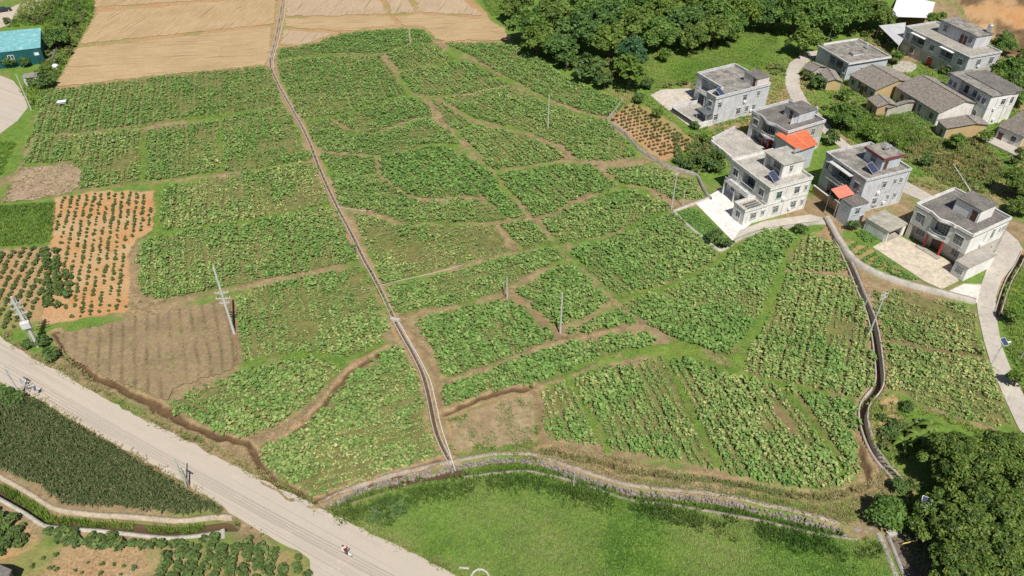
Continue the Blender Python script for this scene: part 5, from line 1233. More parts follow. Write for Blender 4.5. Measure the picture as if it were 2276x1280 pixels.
for q in ((bx0 - .1, Lx + .1, -.1, .1), (-.1, Lx + .1, Ly - .1, Ly + .1), (Lx - .1, Lx + .1, .11, Ly - .11), (-.1, .1, by1 + .11, Ly - .11), (bx0 - .1, bx0 + .1, .11, by1 - .11), (bx0 - .1, .1, by1 - .1, by1 + .1)):
    H.box('parapet', *q, 6.961, 7.55, W_GREY, rf); H.box('coping', q[0] - .06, q[1] + .06, q[2] - .06, q[3] + .06, 7.552, 7.63, M_COPE, rf)
Ls = Lx - bx0
for p, z_, w_, h_ in ((.09, 4.4, 1.1, 1.4), (.55, 4.6, 1.2, 1.5), (.8, 4.9, .9, 1.2), (.06, 1.2, 1.2, 1.5), (.47, 1.2, 1.3, 1.6), (.63, 1.3, 1.0, 1.4), (.76, 1.3, .9, 1.3)): H.win('S', bx0 + Ls * p, z_, w_, h_)
H.win('W', by1 * .45, 4.3, 1.1, 1.5, at=bx0); H.box('balcony_slab', -1.4, 1.59, by1 + .02, Ly * .86 - .02, 3.66, 3.84, M_COPE); H.rail('W', by1 + .02, Ly * .86, -1.3, 3.84)
for p in (.35, .55): H.win('W', Ly * p, 4.0, 1.6, 2.2, at=1.6, hood=False); H.door('W', Ly * p, 1.6, 2.5, at=1.6)
for p in (.32, .58): H.box('column', -1.35, -1.05, Ly * p, Ly * p + .3, 0, 3.65, M_COPE)
sx0, sx1, sy0, sy1 = H.rect([(1632, 161), (1661, 152), (1697, 163), (1669, 167)], 9.4)
sx0 = Lx - 4.2; sx1 = Lx - .3; sy0 = .4; sy1 = 5.2
H.box('stair_room', sx0, sx1, sy0, sy1, 6.96, 9.2, wall_mat('pinkish_render', (.72, .64, .62), (.5, .45, .43))); H.box('stair_roof', sx0 - .15, sx1 + .15, sy0 - .15, sy1 + .15, 9.2, 9.36, M_ROOFD); H.door('W', 1.4, 1.0, 2.0, at=sx0, z=7.0)
x_, y_ = G(1607, 214, 7.0); solar_heater(x_, y_, 6.97, H.ang + .3, 'dark solar panel at the near roof corner of the patchy grey house')
# its yard and lean-to
yx0 = -9.5
H.box('yard_floor', yx0, -.02, by1 + .2, Ly * .75, 0, .7, M_CONC); H.box('yard_floor', yx0, bx0 - .02, 0.2, by1 + .19, 0, .65, M_CONC)
H.box('yard_wall', yx0 - .2, yx0, -.2, Ly * .75, 0, 1.5, W_DARK); H.box('yard_coping', yx0 - .28, yx0 + .08, -.2, Ly * .75, 1.502, 1.6, M_COPE); H.box('yard_wall', yx0 + .01, -1.5, Ly * .75 + .01, Ly * .75 + .2, 0, 1.7, W_GREY)
H.box('yard_wall', yx0 + .01, bx0 - .01, -.2, 0, 0, 1.6, W_WHITE)
MB().add([(yx0 + 2.6, .2, 2.9), (bx0 - .05, .2, 3.1), (bx0 - .05, 4.0, 3.25), (yx0 + 2.6, 4.0, 3.05), (yx0 + 2.6, .2, 2.98), (bx0 - .05, .2, 3.18), (bx0 - .05, 4.0, 3.33), (yx0 + 2.6, 4.0, 3.13)], [(0, 3, 2, 1), (4, 5, 6, 7), (0, 1, 5, 4), (1, 2, 6, 5), (2, 3, 7, 6), (3, 0, 4, 7)]).build('lean_to_roof', M_BLACKROOF, H.root)
for p in ((yx0 + 2.7, .4), (yx0 + 2.7, 3.8), (bx0 - 1.5, .4)): MB().tube((p[0], p[1], .6), (p[0], p[1], 2.95), .06).build('lean_to_post', M_RAIL, H.root)

# ---- low flat roofed house with wide white eave
H = House('flat_roofed_house', 'low flat roofed house with broad white eave at the bend of the village lane', 5.4, (1888, 137), (1825, 97), (1974, 121))
Lx, Ly = H.Lx, H.Ly
H.prism('wall', H.foot([(1.9, Ly * .6, 1.8)]), 0, 4.6, W_BLUE)
H.roof(0, Lx, 0, Ly, 4.6, .55, M_ROOF, .2, .45, cm=W_WHITE2)
H.win('W', 1.0, 1.8, .9, 1.5); H.win('W', Ly * .36, 1.6, 3.0, 2.2, at=1.8, hood=False, cols=4); H.rail('W', 1.9, Ly * .6, .05, 1.2); H.door('S', Lx * .7, 1.2, 2.2); H.win('S', Lx * .4, 1.6, 1.3, 1.4)
H.box('balcony_post', .05, .2, Ly * .6 - .2, Ly * .6 - .05, .1, 4.59, W_WHITE2)
H.box('light_well', Lx * .34, Lx * .62, Ly * .30, Ly * .44, 4.77, 5.35, W_GREY); H.box('light_well_roof', Lx * .33, Lx * .63, Ly * .29, Ly * .45, 5.352, 5.45, M_ROOF)
x_, y_ = G(1926, 106, 5.0); water_tank(x_, y_, 4.77, 'small white water tank on the low flat roofed house', .45, 1.3)

# ---- long two storey house with set back top floor
H = House('long_house', 'long pale two storey house with set back top storey, highest in the village', 7.4, (2156, 126), (2016, 57), (2226, 113))
Lx, Ly = H.Lx, H.Ly
f0 = H.foot([(Ly * .22, Ly * .40, 1.5), (Ly * .66, Ly * .86, 1.5)])
H.prism('wall', H.foot(), 0, 3.3, W_OLD); H.prism('floor_band', H.foot(), 3.3, 3.5, M_COPE); H.prism('wall', f0, 3.5, 6.8, W_GREY)
H.roof(0, Lx, 0, Ly, 6.8, .5, M_CONC, .2, .15, cm=W_GREY)
for a, b in ((.22, .40), (.66, .86)): H.rail('W', Ly * a, Ly * b, .1, 3.5); H.win('W', Ly * (a + b) / 2, 3.8, 2.6, 2.2, at=1.5, hood=False, cols=3); H.box('canopy', -1.0, -.16, Ly * a - .2, Ly * b + .2, 6.5, 6.72, W_WHITE2)
for p in (.10, .53, .93): H.win('W', Ly * p, 4.2, 1.5, 1.7)
for p in (.2, .8): H.win('W', Ly * p, 1.1, 1.6, 1.6)
H.door('W', Ly * .5, 1.8, 2.4, mat=M_RED); H.door('W', Ly * .92, 2.2, 2.4, mat=M_FRAME)
for p, z_ in ((.35, 4.2), (.75, 4.2), (.4, 1.0)): H.win('S', Lx * p, z_, 1.5, 2.0, hood=False, grille=True)
sx0, sx1, sy0, sy1 = H.rect([(2087, 44), (2126, 37), (2206, 72), (2182, 79)], 10.6)
H.box('top_storey', sx0, sx1, sy0, sy1, 6.97, 10.3, W_GREY); H.box('top_roof', sx0 - .3, sx1 + .3, sy0 - .3, sy1 + .3, 10.3, 10.55, M_ROOF)
Ls = sy1 - sy0
H.win('W', sy0 + Ls * .12, 8.0, 1.2, 1.4, at=sx0); H.door('W', sy0 + Ls * .34, 1.2, 2.3, at=sx0, z=7.0); H.door('W', sy0 + Ls * .24, 1.0, 2.3, at=sx0, z=7.0); H.win('W', sy0 + Ls * .82, 8.0, 1.3, 1.4, at=sx0)
x_, y_ = H.o + H.ex * (sx1 - .7) + H.ey * (sy0 + 1.0); water_tank(float(x_), float(y_), 10.55, 'shiny steel water tank on the highest roof of the village', .7, 2.0)

# ---- white walled house at the right
H = House('white_house', 'white walled two storey house with dark windows behind the long tiled house', 8.2, (2206, 212), (2111, 162), (2248, 206))
Lx, Ly = H.Lx, H.Ly
Lx += 1.0
f0 = H.foot([(Ly * .30, Ly * .72, 1.2)], Lx)
H.prism('wall', H.foot((), Lx), 0, 4.3, W_WHITE2); H.prism('floor_band', H.foot((), Lx), 4.3, 4.5, M_COPE); H.prism('wall', f0, 4.5, 7.9, W_WHITE2)
H.box('roof', -.3, Lx + .3, -.3, Ly + .3, 7.9, 8.15, M_ROOF)
H.box('upper_roof', Lx * .45, Lx + 3.2, -.1, Ly * .9, 8.152, 8.35, M_ROOFD); H.box('rear_wing', Lx + .02, Lx + 3.0, .8, Ly * .9, 0, 7.88, W_WHITE)
H.rail('W', Ly * .30, Ly * .72, .1, 4.5)
for p in (.12, .24, .82, .93): H.win('W', Ly * p, 5.3, 1.1, 1.4, hood=False)
H.win('W', Ly * .42, 5.2, 1.3, 1.5, at=1.2, hood=False); H.door('W', Ly * .62, 1.2, 2.3, at=1.2, z=4.55)
H.win('W', Ly * .2, 1.6, 1.2, 1.3, hood=False); H.door('W', Ly * .45, 1.3, 2.3)
H.win('S', Lx * .66, 5.2, 1.3, 1.6, hood=False); H.win('S', Lx + .02 + 1.3, 4.6, 1.2, 1.8, at=.8, hood=False)

# rain pipes and wall boxes on the sunlit walls
for hb in HOUSES:
    if hb.h < 7: continue
    for fx in (.42, .97):
        m = MB(); x_ = hb.Lx * fx; m.tube((x_, -.10, .2), (x_, -.10, hb.h - 1.1), .055, n=6)
        m.build('rain_pipe', M_SHEETW, hb.root)
    for fx, z_ in ((.34, 4.0), (.56, 1.0)):
        MB().box(hb.Lx * fx, hb.Lx * fx + .75, -.38, -.02, z_, z_ + .55).build('air_conditioner', M_SHEETW, hb.root, .03)

# ------------------------------------------------------------------ old tiled houses
def tiled_house(name, label, he, hr, eL, eR, rR, front=W_OLD, gable=W_MUD, wins=(), doors=(), cat='house', over=.35, back=None):
    """front eave from eL to eR, ridge end rR; the ridge runs parallel to the eave"""
    a, b, c = np.array(G(*eR, he)), np.array(G(*eL, he)), np.array(G(*rR, hr))
    u = b - a; Ly = float(np.linalg.norm(u)); ey = u / Ly; ex = np.array([ey[1], -ey[0]])
    D = float((c - a) @ ex); ang = math.atan2(ex[1], ex[0])
    back = back or 1.0
    rt = empty(name, (a[0], a[1], 0), ang, label, cat)
    H = House.__new__(House); H.o, H.ex, H.ey, H.ang, H.Lx, H.Ly, H.h, H.base, H.root = a, ex, ey, ang, 2 * D, Ly, hr, 0, rt
    X1 = D * (1 + back); zb = hr - (hr - he) * back
    def zr(x): return he + (hr - he) * x / D if x <= D else hr - (hr - he) * (x - D) / D
    # walls
    MB().box(over, over + .3, over, Ly - over, 0, zr(over) - .08).build('front_wall', front, rt)
    MB().box(X1 - over - .3, X1 - over, over, Ly - over, 0, zr(X1 - over) - .08).build('back_wall', front, rt)
    for y0, y1 in ((over, over + .3), (Ly - over - .3, Ly - over)):
        p = [(over + .301, 0), (X1 - over - .301, 0), (X1 - over - .301, zr(X1 - over - .301) - .08), (D, hr - .08), (over + .301, zr(over + .301) - .08)]
        n = len(p)
        MB().add([(x, y0, z) for x, z in p] + [(x, y1, z) for x, z in p], [tuple(range(n - 1, -1, -1)), tuple(range(n, 2 * n))] + [(i, (i + 1) % n, (i + 1) % n + n, i + n) for i in range(n)]).build('gable_wall', gable, rt)
    # roof: two slopes, each a bed with rows of tiles
    for k, (x0, x1) in enumerate(((0, D), (D, X1))):
        z0, z1 = zr(x0), zr(x1)
        if k == 1: z0 = hr
        rf = MB().add([(x0, 0, z0 - .06), (x1, 0, z1 - .06), (x1, Ly, z1 - .06), (x0, Ly, z0 - .06), (x0, 0, z0), (x1, 0, z1), (x1, Ly, z1), (x0, Ly, z0)], [(0, 3, 2, 1), (4, 5, 6, 7), (0, 1, 5, 4), (1, 2, 6, 5), (2, 3, 7, 6), (3, 0, 4, 7)]).build('roof_slope', M_TILEB, rt)
        tl = MB(); n = int(Ly / .30); nd = max(3, int(math.hypot(x1 - x0, z1 - z0) / .55))
        for i in range(n):
            yc = (i + .5) * Ly / n
            for j in range(nd):
                p0, p1 = j / nd, (j + 1.12) / nd
                xa, xb = x0 + (x1 - x0) * p0, x0 + (x1 - x0) * min(p1, 1); za, zb_ = z0 + (z1 - z0) * p0, z0 + (z1 - z0) * min(p1, 1)
                dy = (random.random() - .5) * .03; la, lb = (.075, .045) if k == 0 else (.045, .075); r_ = .10
                la += random.random() * .03
                tl.add([(xa, yc - r_ + dy, za + .01), (xa, yc + dy, za + la + .03), (xa, yc + r_ + dy, za + .01), (xb, yc - r_ + dy, zb_ + .01), (xb, yc + dy, zb_ + lb + .03), (xb, yc + r_ + dy, zb_ + .01)], [(0, 1, 4, 3), (1, 2, 5, 4), (0, 2, 1), (3, 4, 5)])
        o = tl.build('roof_tiles', M_TILE, rf); o['kind'] = 'stuff'
    MB().box(D - .14, D + .14, 0.0, Ly, hr + .002, hr + .17).build('ridge', M_TILE, rt)
    for p, z_, w_, h_ in wins: H.win('W', Ly * p, z_, w_, h_, at=over, hood=False, glass=M_GLASS, frame=plain('old_wood', (.16, .12, .09)))
    for p, w_, h_ in doors: H.door('W', Ly * p, w_, h_, at=over)
    return H
tiled_house('tiled_house', 'old house with grey tile roof and yellow gable, left of the longest tiled roof', 3.3, 5.0, (1886, 165), (1947, 201), (1996, 176), wins=((.82, 1.3, .9, 1.1), (.12, 1.2, .8, 1.0), (.34, 1.2, .7, 1.6), (.58, 1.2, .7, 1.6)), doors=((.46, 1.4, 2.2),))
tiled_house('tiled_house', 'long old house with the largest grey tile roof in the village', 3.6, 5.8, (1988, 191), (2087, 252), (2147, 224), gable=W_WHITE, wins=((.80, 1.3, 1.1, 1.3), (.14, 1.2, 1.0, 1.3), (.40, 1.2, .7, 1.6), (.62, 1.2, .7, 1.6)), doors=((.51, 1.6, 2.3),), back=.7)
tiled_house('tiled_shed', 'low tiled shed with pale yellow gable at the lower end of the long tiled house', 2.9, 3.9, (2082, 266), (2104, 286), (2166, 271), cat='shed', front=W_OLD, gable=W_MUD, doors=((.4, .9, 1.8),), back=.5)
tiled_house('tiled_shed', 'small tiled shed with brown mud wall among bushes below the long house', 2.7, 3.6, (1926, 218), (1950, 239), (1978, 231), cat='shed', front=W_MUD, gable=W_ORANGE, doors=((.5, .9, 1.7),))
tiled_house('tiled_shed', 'little tiled shed attached beside the brown mud shed', 2.5, 3.2, (1966, 236), (1974, 241), (2010, 222), cat='shed', front=W_OLD, gable=W_OLD)
tiled_house('tiled_shed', 'ruined tiled hut with pinkish wall inside the bend of the lane', 2.6, 3.5, (1783, 150), (1806, 160), (1830, 150), cat='shed', front=W_ORANGE, gable=W_OLD)
tiled_house('tiled_shed', 'hut with pale tiles and yellow gable right of the ruined hut', 2.6, 3.4, (1820, 156), (1837, 182), (1856, 174), cat='shed', front=W_OLD, gable=W_MUD, doors=((.5, .8, 1.7),))
tiled_house('tiled_house', 'grey tiled house cut by the right edge, with square dark window', 3.5, 5.2, (2217, 280), (2278, 306), (2316, 262), wins=((.35, 1.3, 1.1, 1.2),), doors=((.8, 1.2, 2.1),), front=W_WHITE)
sheet('terrace', [(2178, 312), (2200, 300), (2276, 335), (2290, 350), (2262, 352)], M_LANE, 0.5, 0.8)

# ------------------------------------------------------------------ sheds of sheet metal
def metal_roof(name, label, corners, hs, mat, ribs=10, wall=None, cat='shed', walls=(), post=True):
    P = [np.array([*G(p[0], p[1], h), h]) for p, h in zip(corners, hs)]
    c = np.mean(P, 0); rt = empty(name, (c[0], c[1], 0), 0, label, cat)
    L = [tuple(p - np.array([c[0], c[1], 0])) for p in P]
    up = [(p[0], p[1], p[2] + .07) for p in L]
    rf = MB().add(L + up, [(0, 1, 2, 3), (7, 6, 5, 4), (0, 4, 5, 1), (1, 5, 6, 2), (2, 6, 7, 3), (3, 7, 4, 0)])
    me = rf.mesh('roof'); bm = bmesh.new(); bm.from_mesh(me); bmesh.ops.recalc_face_normals(bm, faces=bm.faces); bm.to_mesh(me); bm.free()
    rf = link('roof', me, mat, rt)
    for k in range(ribs + 1):
        t_ = .01 + .98 * k / ribs
        a = np.array(up[0]) * (1 - t_) + np.array(up[1]) * t_; b = np.array(up[3]) * (1 - t_) + np.array(up[2]) * t_
        MB().tube(tuple(a), tuple(b), .04, n=4).build('roof_rib', mat, rf)
    for i, j in walls:
        a, b = np.array(L[i]) * .97, np.array(L[j]) * .97
        a[2], b[2] = L[i][2] - .02, L[j][2] - .02
        d = np.array([-(b - a)[1], (b - a)[0], 0]); d = d / np.linalg.norm(d) * .08
        q = [a * [1, 1, 0], b * [1, 1, 0], b, a]
        mb = MB().add([tuple(p - d) for p in q] + [tuple(p + d) for p in q], [(0, 1, 2, 3), (7, 6, 5, 4), (0, 4, 5, 1), (1, 5, 6, 2), (2, 6, 7, 3), (3, 7, 4, 0)])
        mb.build('wall', wall, rt)
    if post:
        for p in L: MB().tube((p[0] * .95, p[1] * .95, 0), (p[0] * .95, p[1] * .95, p[2]), .07).build('post', M_RAIL, rt)
    return rt, L
rt, L = metal_roof('metal_shed', 'shed with turquoise sheet roof and dark teal walls at the left edge', [(-60, 76), (91, 62), (90, 106), (-60, 124)], [5.4, 5.4, 4.6, 4.6], M_SHEETT, 16, M_TEAL, walls=((3, 2), (2, 1)), post=False)
a, b = np.array(L[3]), np.array(L[2]); d = (b - a) / np.linalg.norm(b - a); nn = np.array([d[1], -d[0], 0]); rz = math.atan2(d[1], d[0])
for k, (t_, zz, w_, h_) in enumerate(((.52, 2.3, 1.6, 1.2), (.92, 2.6, 1.2, .8))):
    p = a * .97 + (b - a) * .97 * t_ + nn * .1
    e = MB(); e.box(-w_ / 2, w_ / 2, -.05, .05, zz, zz + .1); e.box(-w_ / 2, w_ / 2, -.05, .05, zz + h_ - .1, zz + h_)
    for q in (-w_ / 2, -.05, w_ / 2 - .1): e.box(q, q + .1, -.049, .049, zz + .1, zz + h_ - .1)
    o = e.build('window', M_SHEETW, rt); o.location = (p[0], p[1], 0); o.rotation_euler = (0, 0, rz)
    MB().box(-w_ / 2 + .05, w_ / 2 - .05, .0, .03, zz + .05, zz + h_ - .05).build('pane', M_GLASS if k == 0 else M_SHEETW, o)
metal_roof('open_shed', 'bright white sheet metal shelter at the top edge beside the wood', [(2004, -30), (2090, -30), (2068, 40), (1979, 37)], [5.0, 5.0, 4.2, 4.2], M_SHEETW, 12, None)
metal_roof('open_shed', 'grey lean-to roof over parked scooters beside the long house', [(1953, 57), (2013, 50), (2012, 80), (1998, 102)], [4.2, 4.4, 3.9, 3.6], M_SHEETG, 9, None)
Hh = House('pump_house', 'small grey block hut with white door by the turning place', 2.6, (55, 164), (20, 167), (60, 152), 'hut')
Hh.prism('wall', [(0, 0), (2.6, 0), (2.6, 4.2), (0, 4.2)], 0, 2.5, W_GREY); Hh.box('roof', -.2, 2.8, -.2, 4.4, 2.5, 2.66, M_ROOF); Hh.door('W', 1.9, 2.6, 2.2, mat=M_SHEETW)
sheet('yard_slab', [(104, 95), (134, 93), (122, 130), (112, 137), (100, 135)], M_CONCL, .12, .3)
low_wall('yard_wall', [(106, 93), (134, 91), (126, 115), (117, 138)], .3, -.1, 1.1, W_DARK, 'dark block wall round the tan slab beside the turquoise shed')
x_, y_ = G(124, 150, .5); t = water_tank(x_, y_, .0, 'squat white water butt at the corner of the tan slab', .8, 1.2, mat=M_SHEETW); del t['group']
# house corner at the lower left edge
mb = MB().prism([tuple(p) for p in GL([(-80, 1252), (0, 1255), (26, 1266), (10, 1300), (-80, 1330)], 3.0)], 2.8, 3.0); rt = empty('low_house', (0, 0, 0), 0, 'dark roof corner of a low house at the lower left corner', 'house')
mb.build('roof', M_ROOFD, rt)
MB().prism([tuple(p) for p in GL([(-78, 1256), (-2, 1258), (22, 1268), (8, 1298), (-78, 1326)], 3.0)], 0, 2.79).build('wall', W_DARK, rt)
# white walled little enclosure at the lower edge
low_wall('field_shrine_wall', [(1042, 1310), (1046, 1272), (1062, 1262), (1078, 1264), (1088, 1274), (1092, 1310)], .24, -.1, .3, M_CONCL, 'low curved white wall of a small enclosure at the lower edge')
low_wall('field_shrine_wall', [(1020, 1262), (1043, 1264)], .3, -.1, .2, M_CONCL, 'short white kerb left of the small white enclosure')
# ================================================================== trees and bushes
def crown_mesh(name, r, h, nlobe, nleaf, leaf, seed, zc=None, flat=1.0, lobe_r=(.34, .52), dry=0.1):
    """leaf sprays spread over many lobes; the lobes differ in tone, the sky shows between them"""
    g = np.random.default_rng(seed)
    u = g.normal(size=(nlobe, 3)); u /= np.linalg.norm(u, axis=1)[:, None]
    u[:, 2] = np.abs(u[:, 2]) * 1.1 - 0.32
    c = u * np.array([r, r, h]) * (0.42 + (0.34 if nlobe < 40 else 0.46) * g.random((nlobe, 1)))
    lr = r * (lobe_r[0] + (lobe_r[1] - lobe_r[0]) * g.random(nlobe))
    tone = np.clip(g.normal(0.45, 0.22, nlobe), 0, 1)
    li = g.integers(0, nlobe, nleaf)
    d = g.normal(size=(nleaf, 3)); d /= np.linalg.norm(d, axis=1)[:, None]
    d[:, 2] = np.where(d[:, 2] < -0.35, -d[:, 2], d[:, 2])
    bumpy = 0.72 + 0.30 * np.sin(7 * d[:, 0] + li) * np.sin(6 * d[:, 1] + 2 * li) * 0.5 + 0.22 * g.random(nleaf)
    p = c[li] + d * (lr[li] * bumpy)[:, None] * np.array([1, 1, flat])
    p[:, 2] += zc
    nrm = d + 0.75 * g.normal(size=(nleaf, 3)) + np.array([0, 0, .95]); nrm /= np.linalg.norm(nrm, axis=1)[:, None]
    a = np.cross(nrm, g.normal(size=(nleaf, 3))); a /= np.linalg.norm(a, axis=1)[:, None]
    b = np.cross(nrm, a)
    s = leaf * (0.6 + 0.8 * g.random(nleaf))[:, None]
    v = np.stack([p - a * s, p + b * s * .55 + nrm * s * .18, p + a * s, p - b * s * .55 + nrm * s * .18], 1).reshape(-1, 3)
    f = np.arange(nleaf * 4).reshape(-1, 4)
    tx = np.clip(tone[li] + 0.34 * (g.random(nleaf) - .5), 0, 1); ty = np.clip(dry * 2 * g.random(nleaf) ** 2, 0, 1)
    return np_mesh(name, v, f, np.stack([np.repeat(tx, 4), np.repeat(ty, 4)], 1)), c + np.array([0, 0, zc])
def trunk_mesh(name, h, r0, tips, seed):
    g = random.Random(seed); mb = MB(); top = (0.1 * g.random(), 0.1 * g.random(), h)
    mid = (0.15 * (g.random() - .5), 0.15 * (g.random() - .5), h * .5)
    mb.tube((0, 0, -.4), mid, r0, r0 * .75, 8); mb.tube(mid, top, r0 * .75, r0 * .45, 8)
    for t in tips:
        m2 = tuple(top[i] * .5 + t[i] * .5 + (.15 if i == 2 else 0) for i in range(3))
        mb.tube(mid if g.random() < .4 else top, m2, r0 * .38, r0 * .24, 6); mb.tube(m2, tuple(t), r0 * .24, r0 * .08, 5)
    me = mb.mesh(name); me.materials.append(M_BARK); return me
TREES = {}
def tree_kind(key, r, h, nlobe, nleaf, leaf, seed, mat, ch, flat=.9, dry=.1, lobe_r=(.34, .52)):
    """unit tree: crown radius r, crown half height ch, total height h"""
    cm, c = crown_mesh('crown', r, ch, nlobe, nleaf, leaf, seed, zc=h - ch * 1.05, flat=flat, dry=dry, lobe_r=lobe_r)
    cm.materials.append(mat)
    tm = trunk_mesh('trunk', h - ch * 1.5, r * .07 + .06, [tuple(x) for x in c[:9]], seed)
    TREES.setdefault(key, []).append((cm, tm, r, h))
M_TREE_L = leafy('light_tree_leaf', (0.075, 0.15, 0.024), (0.22, 0.33, 0.06), (0.32, 0.35, 0.07), 0.32)
M_TREE_B = leafy('bluish_tree_leaf', (0.040, 0.115, 0.045), (0.105, 0.215, 0.085), (0.16, 0.24, 0.08), 0.28)
M_TREE_D = leafy('deep_tree_leaf', (0.052, 0.125, 0.034), (0.180, 0.325, 0.085), (0.28, 0.36, 0.09), 0.4)
M_TREE_M = leafy('olive_tree_leaf', (0.080, 0.155, 0.030), (0.260, 0.375, 0.082), (0.36, 0.41, 0.10), 0.42)
for k in range(6): tree_kind('wood', 5.0, 9.0, 52, 4600, .36, 20 + k, (M_TREE, M_TREE_D, M_TREE_M)[k % 3], 4.4, dry=.2, lobe_r=(.15, .30))
for k in range(2): tree_kind('light', 5.0, 8.5, 50, 4600, .36, 30 + k, M_TREE_L, 4.2, dry=.2, lobe_r=(.16, .30))
tree_kind('blue', 4.0, 9.0, 44, 4000, .34, 35, M_TREE_B, 4.6, lobe_r=(.18, .3))
M_TREE_N = leafy('near_tree_leaf', (0.026, 0.075, 0.016), (0.135, 0.240, 0.045), (0.27, 0.32, 0.06), 0.3)
for k in range(3): tree_kind('near', 5.0, 8.0, 120, 20000, .19, 40 + k, M_TREE_N, 4.0, dry=.45, lobe_r=(.12, .22))
for k in range(3): tree_kind('bush', 1.0, 1.7, 10, 420, .17, 50 + k, M_SHRUB, .85)
for k in range(2): tree_kind('lightbush', 1.0, 1.7, 10, 420, .17, 55 + k, M_TREE_L, .85)
tree_kind('bigbush', 2.2, 3.4, 26, 2400, .20, 60, M_TREE_L, 1.7); tree_kind('bigbush', 2.2, 3.4, 26, 2400, .20, 61, M_TREE, 1.7)
def plant(key, px, py, rpx, label, cat='tree', group=None, hs=1.0, name=None, i=None):
    L = TREES[key]; cm, tm, r, h = L[random.randrange(len(L)) if i is None else i % len(L)]
    rm = span(px, py, rpx); s = rm / r; H_ = h * s * hs
    x, y = G(px, py, H_ * .62)
    z0 = zg(x, y)
    if z0 > .5: x, y = G(px, py, H_ * .62 + z0); z0 = zg(x, y)
    t = empty(name or ('tree' if cat == 'tree' else 'bush'), (x, y, z0), random.random() * 6.28, label, cat, group)
    t.scale = (s, s, s * hs)
    link('crown', cm, None, t); link('trunk', tm, None, t)
    return t
WOOD = [('wood', 1172, 42, 46), ('wood', 1228, 28, 52), ('wood', 1196, 78, 40), ('wood', 1246, 92, 42), ('wood', 1290, 55, 50), ('wood', 1298, 6, 46), ('wood', 1352, 28, 52), ('light', 1358, 78, 46), ('wood', 1413, 42, 52),
        ('wood', 1468, 62, 46), ('light', 1478, 12, 46), ('wood', 1532, 36, 48), ('wood', 1543, 72, 38), ('wood', 1590, 16, 50), ('wood', 1594, 56, 42), ('wood', 1630, 46, 34), ('light', 1652, 14, 42), ('wood', 1702, 18, 42), ('wood', 1722, 34, 28),
        ('wood', 1772, 12, 46), ('wood', 1838, 22, 48), ('wood', 1884, 12, 44), ('wood', 1936, 18, 46), ('wood', 1150, 4, 40), ('wood', 1420, -12, 44), ('wood', 1540, -14, 46), ('wood', 1240, -16, 44), ('wood', 1340, -20, 44), ('light', 1700, -20, 40), ('wood', 1800, -22, 44), ('wood', 1890, -24, 44), ('wood', 1965, 30, 30), ('wood', 1620, -20, 44)]
ORD = ['first', 'second', 'third', 'fourth', 'fifth', 'sixth', 'seventh', 'eighth', 'ninth', 'tenth', 'eleventh', 'twelfth', 'thirteenth']
for nm, lo, hi in (('farthest', -99, 0), ('back', 0, 25), ('middle', 25, 58), ('front', 58, 999)):
    for k, (key, px, py, r_) in enumerate(sorted([w_ for w_ in WOOD if lo <= w_[2] < hi], key=lambda q: q[1])):
        plant(key, px, py, r_, ('yellowish green ' if key == 'light' else 'dark green ') + f'leafy tree, {ORD[k]} from the left in the {nm} row of the wood', group='trees of the wood', hs=random.uniform(.9, 1.15))
plant('blue', 1408, 106, 38, 'dense bluish green tree standing at the front edge of the wood', hs=1.1)
plant('light', 1790, 78, 42, 'bright round lime green tree at the upper bend of the lane')
plant('light', 2092, 26, 26, 'small bright tree beside the white sheet metal shelter', i=0)
plant('wood', 2196, -14, 26, 'dark tree on top of the eroded orange slope')
plant('wood', 2268, 22, 24, 'dark tree on the slope in the top right corner')
plant('wood', 2256, 148, 42, 'dark tree on the slope right of the long pale house')
plant('wood', 2262, 196, 34, 'dark tree at the right edge behind the white walled house')
plant('wood', 2268, 398, 40, 'dark tree at the right edge behind the white corner house')
plant('wood', 2270, 452, 26, 'lower dark tree by the lane behind the white corner house')
plant('wood', 1884, 246, 38, 'dark round tree on the slope between lane and mud shed', hs=.9)
plant('wood', 122, 78, 28, 'dark tree behind the tan slab beside the turquoise shed'); plant('wood', 150, 40, 16, 'small dark tree left of the stubble fields', hs=1.2)
for k, (px, py, r_, lb) in enumerate([(2150, 1022, 92, 'upper left tree of the big lower right clump'), (2246, 1010, 82, 'upper right tree of the big lower right clump'), (2128, 1150, 88, 'tree overhanging the dark path at lower right'), (2214, 1122, 96, 'middle tree of the big lower right clump'), (2252, 1226, 88, 'lowest right tree of the big clump in the corner'), (2160, 1258, 92, 'lowest left tree of the big clump in the corner'), (2300, 1100, 90, 'tree of the big lower right clump cut by the right edge')]):
    plant('near', px, py, r_, 'large leafy ' + lb, group='big trees at lower right', i=k)
